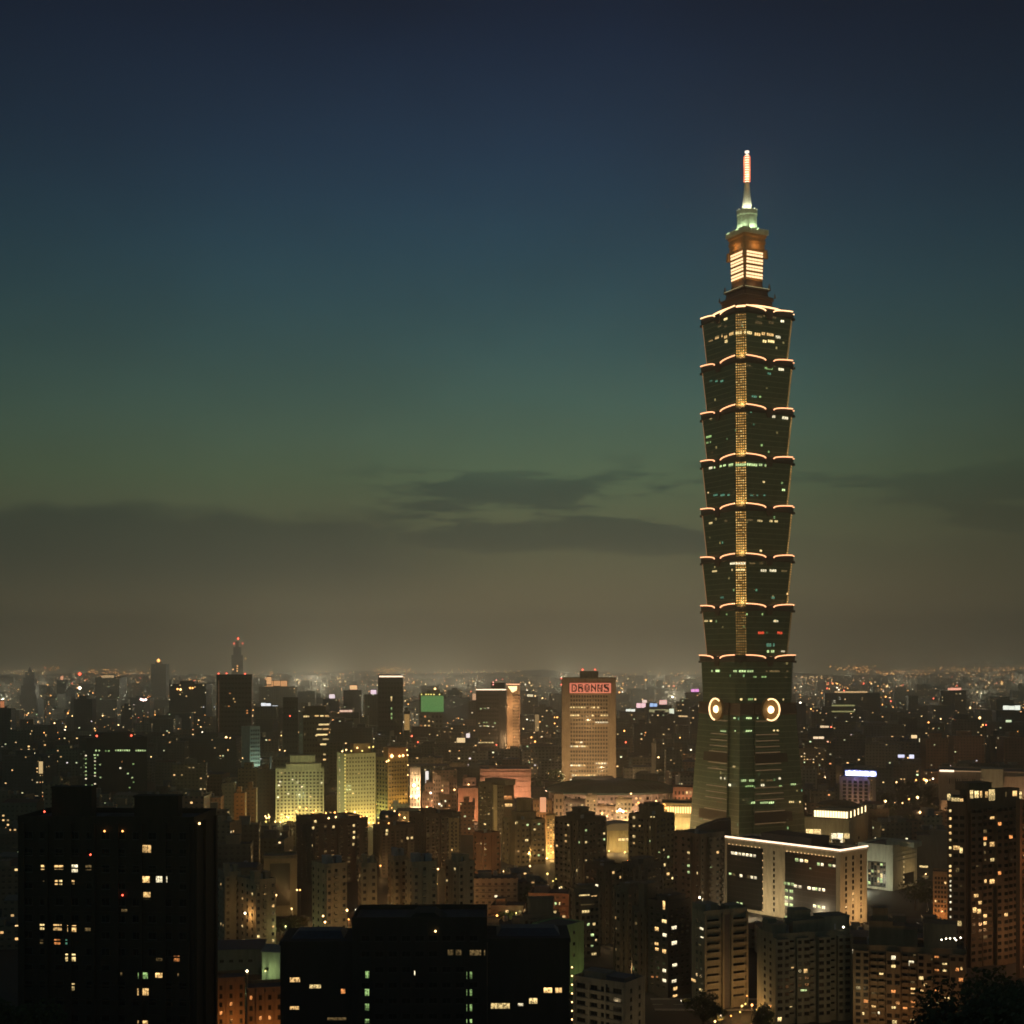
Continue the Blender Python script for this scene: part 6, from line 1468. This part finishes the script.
q = MB(); [q.octa((dx, 0, dz), 2.2) for dx, dz in ((0, 0), (3.5, .6), (-3.2, 1.0))]; q.build("lamp_head", [glow_mat("pink_white_lamp_glass", (1, .62, .55), 5)], lm, (0, -1, Z(700, 2000)))

# ---- lit signs on roofs
SIGNS = [(641, 705.5, 9.6, 5, (1, .62, .66), 1.5, 2400, "pink white"), (644.5, 701.3, 5, 3, (1, .7, .62), 1.4, 2440, "small salmon"), (653.5, 705, 7.6, 4.2, (.42, .62, 1), 1.3, 2380, "blue"), (663, 702.3, 8, 5, (1, .56, .5), 1.3, 2420, "salmon pink"),
         (630.5, 710.3, 9.6, 2.4, (.95, .98, .85), 1.5, 2300, "long white"), (659, 710.8, 20, 3.2, (.75, .70, .34), .55, 2320, "wide yellow"), (671.6, 712.3, 5, 7.2, (.95, 1, .75), 1.2, 2280, "white green"), (695, 690.5, 8, 3, (1, .35, .85), 1.6, 2900, "magenta"),
         (683, 716.2, 9.2, 1.5, (1, .65, .3), 1.3, 2440, "thin amber"), (277, 683.5, 21, 6, (1, .45, .16), .9, 2900, "broad orange"), (269, 680.5, 5, 9, (1, .5, .2), 1.1, 2880, "orange column"), (266, 704.5, 10, 3.2, (.95, .98, 1), 1.4, 2200, "cold white"), (275, 706.5, 6, 2.2, (.9, .95, 1), 1.2, 2220, "small cold white"),
         (353.5, 687.5, 8, 5, (1, .55, .25), 1.4, 2600, "orange twin"), (373.5, 692, 6, 4.5, (1, .72, .85), 1.5, 2500, "pinkish white"), (346, 711, 13, 2.2, (1, .62, .45), 1.2, 2100, "flat pinkish"), (332, 696.5, 6, 4.5, (1, .8, .85), 1.4, 2550, "small white pink"),
         (1011.5, 707.8, 17.5, 5, (.95, 1, .85), 1.4, 1950, "big white"), (1008.5, 721, 6, 2.4, (.85, 1, .6), 1.2, 1850, "small lime white"), (954.5, 689, 13.5, 2.4, (1, .42, .28), 1.7, 2900, "long red"), (851, 692, 33, 1.8, (1, .62, .28), .9, 2700, "dotted amber"), (843, 705.5, 23, 1.5, (.85, .8, .3), .45, 2550, "upper yellow band"), (843, 711.5, 23, 1.5, (.85, .8, .3), .45, 2545, "lower yellow band"),
         (818.5, 737.6, 11, 2.6, (1, .72, .45), 1.5, 1650, "warm shopfront"), (824.5, 726.7, 9, 2.2, (1, .7, .4), 1.2, 1750, "double amber"), (923, 740.3, 8.4, 3.8, (1, .86, .5), 1.6, 1600, "yellow white"), (914, 736.8, 6, 3.6, (1, .7, .35), 1.5, 1640, "amber"),
         (901, 756, 7, 3.2, (.75, .75, 1), 1.5, 1480, "violet white"), (911.5, 756.5, 5, 4, (.8, .8, 1), 1.6, 1470, "round violet white"), (2.5, 704, 4, 8, (1, .33, .12), .6, 1900, "tall orange red"), (461, 740, 9, 5.5, (1, .7, .35), 1.2, 1700, "yellow orange"), (475, 697, 5.6, 7, (1, .55, .3), .8, 2300, "peach"), (468, 735.5, 4, 5, (1, .85, .8), 1.3, 1750, "tiny white"),
         (537, 722, 4.4, 20, (1, .62, .25), .35, 2580, "upright amber"), (530, 695.5, 6, 2.6, (1, .82, .5), 1.3, 2700, "bright cream"), (407, 722, 5.6, 20, (1, .55, .16), .42, 2080, "upright orange"), (41, 768, 4, 13, (1, .68, .3), .8, 1245, "upright cream"), (427, 779, 3.4, 16, (1, .93, .88), 1.1, 1170, "upright white"), (62, 678, 3, 4, (1, .4, .2), 1.3, 3500, "orange wedge"), (700, 706, 4, 2, (1, .7, .4), 1.0, 2000, "small warm"), (108, 676.5, 12, 3, (1, .62, .28), .7, 3550, "faint dotted orange")]
for i, (px, py, w_, h_, c_, st, Y, nm) in enumerate(SIGNS):
    wd, hh = w_ / F * Y, h_ / F * Y; zc = Z(py, Y); x = X(px, Y)
    sgn = tag(empty("lit_sign", (x, Y, max(0, zc - hh / 2 - 1))), "%s lit sign panel in the distance, %s" % (nm, "left of the pink sign tower" if px < 560 else ("between the pink sign tower and tall tower" if px < 700 else "right of the tall tower")), "sign")
    mb = MB(); n = max(1, int(wd / max(hh, 6) / .9))
    for k in range(n):                                  # separate light boxes with thin gaps
        a = -wd / 2 + wd * k / n; mb.box(a + wd / n * .04, a + wd / n * .96, -.8, 0, 1 + hh * uni(0, .12), 1 + hh * uni(.86, 1))
    mb.build("light_box", [glow_mat("sign_light", tuple(c_), st * .9)], sgn)
    mb = MB(); mb.box(-wd * .52, wd * .52, .05, .6, .5, hh + 1.3); mb.box(-.4, .4, .05, .6, -max(0, zc - hh / 2 - 1) * (1 if i % 3 else .5), .45); mb.build("sign_frame", [DARKMETAL], sgn)
    if h_ < 9 and 0 < py < 760:
        bw = wd * 1.5 + 12; bh = max(6, zc - hh / 2 - .5)
        b = MB(); b.box(-bw / 2, bw / 2, 1, 18, 0, bh, 0); b.box(-bw * .2, bw * .1, 6, 14, bh - .01, bh + 3)
        hued(b.mesh("office_building", [FAR_FACADE]), random.choice([D1, D2, D3]), .05, "office_building", (x + uni(-4, 4), Y + .8, 0), 0, "hazy block carrying the %s sign, %s" % (nm, "left of the pink sign tower" if px < 560 else ("between the pink sign tower and tall tower" if px < 700 else "right of the tall tower")), "building")

# ================================================================== the dense low city between
HEROES.append((690, 806, 845, 965, None)); HEROES.append((552, 622, 784, 1480, None)); TOPS.append((700, 795, 300, 965))
col = [2000.0] * 1100
tops = sorted([(h_[3], h_[0], h_[1], h_[4].yt) for h_ in HEROES if h_[4] is not None] + [(t[3], t[0], t[1], t[2]) for t in TOPS])
ti = 0; FP = []; fills = []
cands = sorted([(560 + 2300 * (rnd() ** 1.5), uni(-10, 1034)) for _ in range(5200)])
for Y, px in cands:
    while ti < len(tops) and tops[ti][0] <= Y:
        for c_ in range(max(0, int(tops[ti][1])), min(1099, int(tops[ti][2]) + 1)): col[c_] = min(col[c_], tops[ti][3])
        ti += 1
    wd = uni(12, 26) if Y < 1200 else uni(16, 44); dep = uni(12, 20)
    r = rnd(); hgt = uni(9, 20) if r < .55 else (uni(18, 32) if r < .9 else uni(30, 50))
    if Y < 700: hgt = uni(7, 16)
    pa, pb = px, px + wd / Y * F; x = X(px, Y)
    yt = HZ - (hgt - CAMH) / Y * F
    if pb > 1040: continue
    bad = False
    for (a, b_, yb, hy, _) in HEROES:
        if pb + 1 > a and pa - 1 < b_:
            if abs(hy - Y) < 30 + dep: bad = True; break
            if hy > Y and yt < yb - 5: bad = True; break
    if bad: continue
    if any(not (x > q[1] + 2 or x + wd < q[0] - 2 or Y > q[3] + 3 or Y + dep < q[2] - 3) for q in FP): continue
    if any(not (x > q[1] or x + wd < q[0] or Y > q[3] or Y + dep < q[2]) for q in ROADS): continue
    cs = range(max(0, int(pa)), min(1024, int(pb) + 1))
    if not len(cs): continue
    vis = sum(1 for c_ in cs if yt < col[c_] - 1.5)
    if vis < .45 * len(cs): continue
    if 870 < px < 935 and 1000 < Y < 1350: continue
    if px < 60 and Y < 600: continue
    for c_ in cs: col[c_] = min(col[c_], yt)
    FP.append((x, x + wd, Y, Y + dep)); fills.append((px, Y, wd, dep, hgt, yt, x))
    if len(fills) >= 250: break
ANCH = [(110, "behind the black twin block"), (250, "by the stepped hotel"), (320, "by the orange crowned slab"), (400, "by the olive tower"), (470, "by the pink store"), (545, "by the round crowned tower"), (600, "below the pink sign tower"), (660, "left of the tall tower"),
        (745, "at the tall tower's foot"), (840, "by the blue sign hotel"), (900, "by the civic building"), (990, "by the crown tower")]
CN = [((.10, .09, .08), "dark grey"), ((.16, .14, .11), "brown"), ((.22, .20, .15), "beige"), ((.13, .145, .12), "greenish grey"), ((.24, .16, .12), "reddish"), ((.30, .27, .21), "cream")]
TKM = MB(); TKM.cyl((0, 0), 1.2, 1.2, 0, 2.4, 10); TKM.cyl((0, 0), 1.2, .2, 2.4, 2.9, 10); TKM_ = TKM.mesh("water_tank", [STEEL])
seen = {}
for (px, Y, wd, dep, hgt, yt, x) in fills:
    ci = random.choice([0, 0, 0, 1, 1, 3, 3, 2, 4, 5]); c_, cn = CN[ci]
    if 420 < px < 480 and 1000 < Y < 1300: c_, cn = CN[4]
    rz = uni(-14, 14) if Y < 1500 else uni(-20, 20)
    b = MB(); b.box(0, wd, 0, dep, 0, hgt)
    b.box(-.1, wd + .1, -.1, .2, hgt - .2, hgt + .9); b.box(-.1, .2, .21, dep, hgt - .2, hgt + .89); b.box(wd - .2, wd + .1, .21, dep, hgt - .2, hgt + .89)
    rf = random.choice(["a stair hut", "two stair huts", "a sheet roof", "a tall hut"])
    if Y < 1400:
        for i in range(int(hgt / 3.2)): b.box(.3, wd - .3, -.55, .02, 3.2 * i + .1, 3.2 * i + .55)
    o = hued(b.mesh("wall", [FACADE if Y < 1500 else FAR_FACADE]), c_, uni(.02, .10) if Y < 1500 else uni(.02, .07), "apartment_block", (x, Y, terrain(x, Y)), R_(rz), "", "apartment building")
    if Y < 1500:
        hm_ = wall_mat(random.choice([(.16, .16, .15), (.10, .12, .14), (.2, .17, .13)]))
        def hut(a, e, h_):
            q = MB(); q.box(a, e, dep * .3, dep * .65, hgt - .1, hgt + h_); q.box(a - .2, e + .2, dep * .3 - .2, dep * .65 + .2, hgt + h_ + .003, hgt + h_ + .3); q.build("roof_hut", [hm_], o)
        if rf == "a stair hut": hut(wd * .1, wd * .4, 3)
        elif rf == "two stair huts": hut(wd * .08, wd * .32, 2.8); hut(wd * .62, wd * .88, 2.8)
        elif rf == "a tall hut": hut(wd * .35, wd * .7, 5)
        else:
            q = MB(); q.loft([[(xx, 1, hgt + .9), (xx, dep - 1, hgt + .9), (xx, dep * .5, hgt + 2.6)] for xx in (.6, wd - .6)], 0); q.build("sheet_roof", [random.choice([BLUE, plain_mat("rust_sheet_roof", (.12, .06, .04), .7), plain_mat("grey_sheet_roof", (.18, .17, .14), .6)])], o)
        if rnd() < .6: obj("water_tank", TKM_, o, (wd * .5, dep * .8, hgt))
    an = min(ANCH, key=lambda q: abs(q[0] - px - wd / Y * F / 2))[1]
    size = "low" if hgt < 14 else ("mid height" if hgt < 28 else "tall")
    lab = "%s %s block with %s, %s %s" % (size, cn, rf, "front rows," if Y < 900 else ("middle distance," if Y < 1500 else "far"), an)
    if Y >= 1500: lab = "%s %s far block among the hazy roofs %s" % (size, cn, an)
    o['label'] = lab
    seen.setdefault(lab, []).append(o)
for lab, os_ in seen.items():
    if len(os_) > 1:
        for o in os_: o['group'] = lab.split(" block")[0] + " blocks " + lab.split(", ")[-1]

# the roofs beyond, past counting
MASTS = []
while len(MASTS) < 52:
    Y = 2600 + 7200 * rnd(); x = X(uni(-40, 1064), Y)
    if all(not (h_[0] - 30 < x / Y * F + CX < h_[1] + 30 and abs(h_[3] - Y) < 160) for h_ in HEROES) and all(math.hypot(x - a, Y - c_) > 260 for a, c_ in MASTS): MASTS.append((x, Y))
b = MB()
for i in range(4200):
    Y = 1500 + 8300 * rnd() ** 1.1; px = uni(-30, 1054)
    wd = uni(18, 60); hgt = uni(8, 30) if rnd() < .85 else uni(28, 62)
    if Y < 2600: hgt *= .7
    x = X(px, Y); pe = px + wd / Y * F
    if any(math.hypot(x + wd / 2 - a, Y + 15 - c_) < 130 for a, c_ in MASTS): continue
    if any(pe + 1 > h_[0] and px - 1 < h_[1] and abs(h_[3] - Y) < 60 for h_ in HEROES): continue
    if any(h_[3] > Y and pe > h_[0] and px < h_[1] and HZ - (hgt - CAMH) / Y * F < h_[2] - 3 for h_ in HEROES): continue
    b.box(x, x + wd, Y, Y + uni(14, 40), -.5, hgt, 0, skip=('b',))
o = tag(b.build("distant_rooftops", [FAR_FACADE]), kind="stuff"); o.color = (.20, .185, .155, .03)
# points of light beyond counting: streets, windows and lamps of the far city
b = MB()
LM = [glow_mat("far_amber_light", (1, .40, .10), 8.5), glow_mat("far_warm_light", (1, .60, .24), 8.0), glow_mat("far_white_light", (1, .86, .62), 6.0), glow_mat("far_green_light", (.55, 1, .5), 2.4), glow_mat("far_red_light", (1, .12, .06), 9.0), glow_mat("far_blue_light", (.6, .7, 1), 3.0)]
def pick(): r = rnd(); return 0 if r < .50 else 1 if r < .84 else 2 if r < .91 else 3 if r < .93 else 4 if r < .985 else 5
CLU = [(uni(0, 1024), 1400 + 8200 * rnd() ** .9, uni(3, 26), uni(10, 120)) for _ in range(230)]
for i in range(5600):
    Y = 1400 + 8200 * rnd() ** .9; px = uni(0, 1024); z = uni(6, 42)
    if rnd() < .66:
        q = random.choice(CLU); px = random.gauss(q[0], q[2]); Y = max(1400, random.gauss(q[1], q[3])); z = uni(5, 26)
    s = random.choice([.13, .15, .18, .2, .24, .28, .34, .5]) * Y / F
    b.octa((X(px, Y), Y, z), s, pick())
for (pa, pb, z, Y, n, mi) in ((0, 45, 70, 9000, 34, 1), (40, 62, 90, 9500, 14, 0), (85, 180, 74, 9000, 60, 0), (60, 130, 60, 8000, 26, 0), (795, 832, 46, 7200, 40, 1), (830, 875, 92, 9000, 40, 0), (850, 920, 70, 8800, 40, 0), (920, 1024, 86, 9200, 70, 0), (880, 1024, 56, 8400, 60, 0), (560, 700, 60, 8600, 40, 0), (373, 414, 80, 9600, 44, 0), (250, 480, 60, 8800, 60, 0), (440, 520, 70, 9300, 40, 1)):
    for i in range(n):
        y2 = Y + uni(-250, 250); b.octa((X(uni(pa, pb), y2), y2, z + uni(-14, 14)), uni(.22, .42) * y2 / F, mi if rnd() < .8 else pick())
for i in range(480):
    q = random.choice(CLU); Y = max(1450, random.gauss(q[1] * .8, 150)); b.octa((X(random.gauss(q[0], 14), Y), Y, uni(8, 34)), uni(.5, .85) * Y / F, random.choice([0, 0, 0, 1, 1, 1, 2, 4]))
tag(b.build("distant_lights", LM), kind="stuff")
# tall masts with strong lamps, added to light the far haze
MAST = None
for x, Y in MASTS:
    if MAST is None:
        b = MB(); b.cyl((0, 0), .6, .3, 0, 50, 8); b.box(-2.2, 2.2, -.3, .3, 49.6, 50.6); [b.octa((dx, -.5, 50.1), .5, 1) for dx in (-1.6, -.5, .5, 1.6)]; MAST = b.mesh("haze_glow_mast", [DARKMETAL, WARML])
    o = tag(obj("haze_glow_mast", MAST, None, (x, Y, 0)), "tall mast added to light the haze somewhere in the far city", "floodlight mast", "added light masts in the far haze")
    lamp(o, (0, 0, 52.5), 5.6e5 * (1.0 if 250 < x / Y * F + CX < 760 else .55), (1, .93, .68), 1.0, "haze_fill_light")

# ================================================================== trees
def leafmat(): 
    m, t, p = mat("tree_leaves")
    co = t.new("ShaderNodeTexCoord").outputs["Object"]
    t.put(p["Base Color"], t.ramp(t.noise(co, .8, 3), [(.3, (.020, .035, .014)), (.7, (.055, .075, .026))])); p["Roughness"].default_value = .7
    return m
LEAF = leafmat(); BARK = plain_mat("tree_bark", (.05, .04, .03), .9)
def tree(x, y, h, r, label, n=900, leaf=.6, group=None, seed=0):
    rg = random.Random(seed)
    t = tag(empty("tree", (x, y, terrain(x, y) - .2)), label, "tree", group)
    b = MB(); pts = [(0, 0, 0), (.15 * r * .3, .1, h * .25), (-.1 * r * .3, .1, h * .5), (.05, 0, h * .75)]
    b.loft([[(p[0] + q * math.cos(k), p[1] + q * math.sin(k), p[2]) for k in [2 * math.pi * i / 7 for i in range(7)]] for p, q in zip(pts, (h * .03, h * .023, h * .015, h * .006))], 0)
    for i in range(6):
        a = rg.uniform(0, 6.28); z0 = h * rg.uniform(.3, .55); b.tube([(0, 0, z0), (r * .35 * math.cos(a), r * .35 * math.sin(a), z0 + h * .12), (r * .7 * math.cos(a), r * .7 * math.sin(a), z0 + h * .22)], h * .008, 5)
    b.build("trunk", [BARK], t)
    cl = [(Vector((rg.uniform(-.65, .65) * r, rg.uniform(-.65, .65) * r, h * rg.uniform(.45, .86))), r * rg.uniform(.28, .52)) for _ in range(14)]
    b = MB()
    for i in range(n):
        c_, q = rg.choice(cl); d_ = Vector((rg.gauss(0, 1), rg.gauss(0, 1), rg.gauss(0, .8))).normalized() * q * (rg.random() ** .4)
        p = c_ + d_; a = Vector((rg.gauss(0, 1), rg.gauss(0, 1), rg.gauss(0, 1))).normalized(); e = a.orthogonal().normalized(); s = leaf * rg.uniform(.6, 1.3)
        b.quad(p - a * s, p - e * s * .6, p + a * s, p + e * s * .6)
    b.build("crown", [LEAF], t); return t
k = 0
for (px, py, Y, r, lab) in ((1006, 962, 120, 4.6, "tallest black tree crown on the near slope in the bottom right corner"), (975, 972, 128, 4.4, "rounded black tree crown on the near slope, left of the tallest one"), (951, 994, 124, 3.2, "lower black tree crown at the left end of the near slope"),
                            (1024, 970, 112, 4.0, "black tree crown cut by the right edge on the near slope"), (990, 990, 105, 3.6, "dark tree in front on the near slope below the tallest crown"), (1016, 1000, 98, 3.6, "black tree filling the bottom right corner"), (962, 1010, 110, 2.8, "small dark tree at the bottom of the near slope"),
                            (14, 1000, 150, 4.2, "black tree in the bottom left corner"), (40, 1008, 158, 3.4, "black tree next to the bottom left corner tree"), (0, 985, 165, 3.6, "black tree cut by the left edge at the bottom")):
    x = X(px, Y); h = Z(py, Y) - terrain(x, Y) + .5; tree(x, Y, max(5, h), r * 1.25, lab, 3800, .26, None, 100 + k); k += 1
for (px, Y, h, r, lab) in ((703, 505, 12, 6, "dark street tree at the left foot of the ribbed balcony tower"), (713, 498, 9, 5, "lower street tree right beside the balcony tower's foot"), (764, 494, 10, 5, "dark tree at the bottom edge under the greenish apartment slab"), (280, 670, 9, 6, "green lit street tree left of the pale apartment row"), (290, 665, 10, 6, "dark street tree between the lamp and the cream block with two tanks"), (300, 672, 9, 6, "dark street tree beneath the amber lamp pair"),
                           (228, 610, 8, 5, "small green lit tree at the black twin-topped block's right edge"), (268, 572, 8, 5, "leafy tree lit green beside the pale gabled shed"), (273, 566, 9, 4, "taller green lit tree touching the wide black block's wing"), (915, 740, 17, 8, "large dark tree before the grey green civic building"), (927, 735, 14, 7, "dark tree right of the large tree before the civic building"), (870, 600, 10, 5, "dark tree behind the brown slab's roof huts"), (522, 760, 12, 9, "dark tree clump left of the round crowned tower's foot"), (538, 740, 13, 9, "wide dark tree beside the round crowned tower's foot"), (551, 748, 12, 8, "dark tree at the round crowned tower's foot"), (507, 690, 8, 6, "amber tinged tree by the glimpsed street"), (523, 705, 9, 6, "yellow lit tree left of the low block with the roof mast"), (868, 505, 9, 5, "dark round tree in front of the brown apartment slab")):
    tree(X(px, Y), Y, h, r, lab, 900, .55, None, 200 + k); k += 1

for px, Y, e, cc in ((266, 556, 160, (.8, 1, .4)), (286, 650, 380, (.85, 1, .4)), (516, 684, 380, (1, .8, .3)), (228, 600, 260, (.7, 1, .4))):  # post lamps added to light the street trees
    street_lamp(X(px, Y), Y, 9, YEL, .4, "greenish yellow lamp added to light a street tree", "added lamps beside the street trees", e, cc)
for i in range(34):
    Y = uni(1060, 1420); px = uni(866, 936); tree(X(px, Y), Y, uni(10, 17), uni(6, 10), "dark park tree in the unlit park right of the pale hotel", 420, 1.1, "trees of the dark park", 300 + i)
for i in range(26):
    Y = uni(1380, 1750); px = uni(420, 556); tree(X(px, Y), Y, uni(11, 18), uni(8, 13), "dark park tree in the unlit belt behind the windowless store", 380, 1.3, "trees of the dark belt", 400 + i)
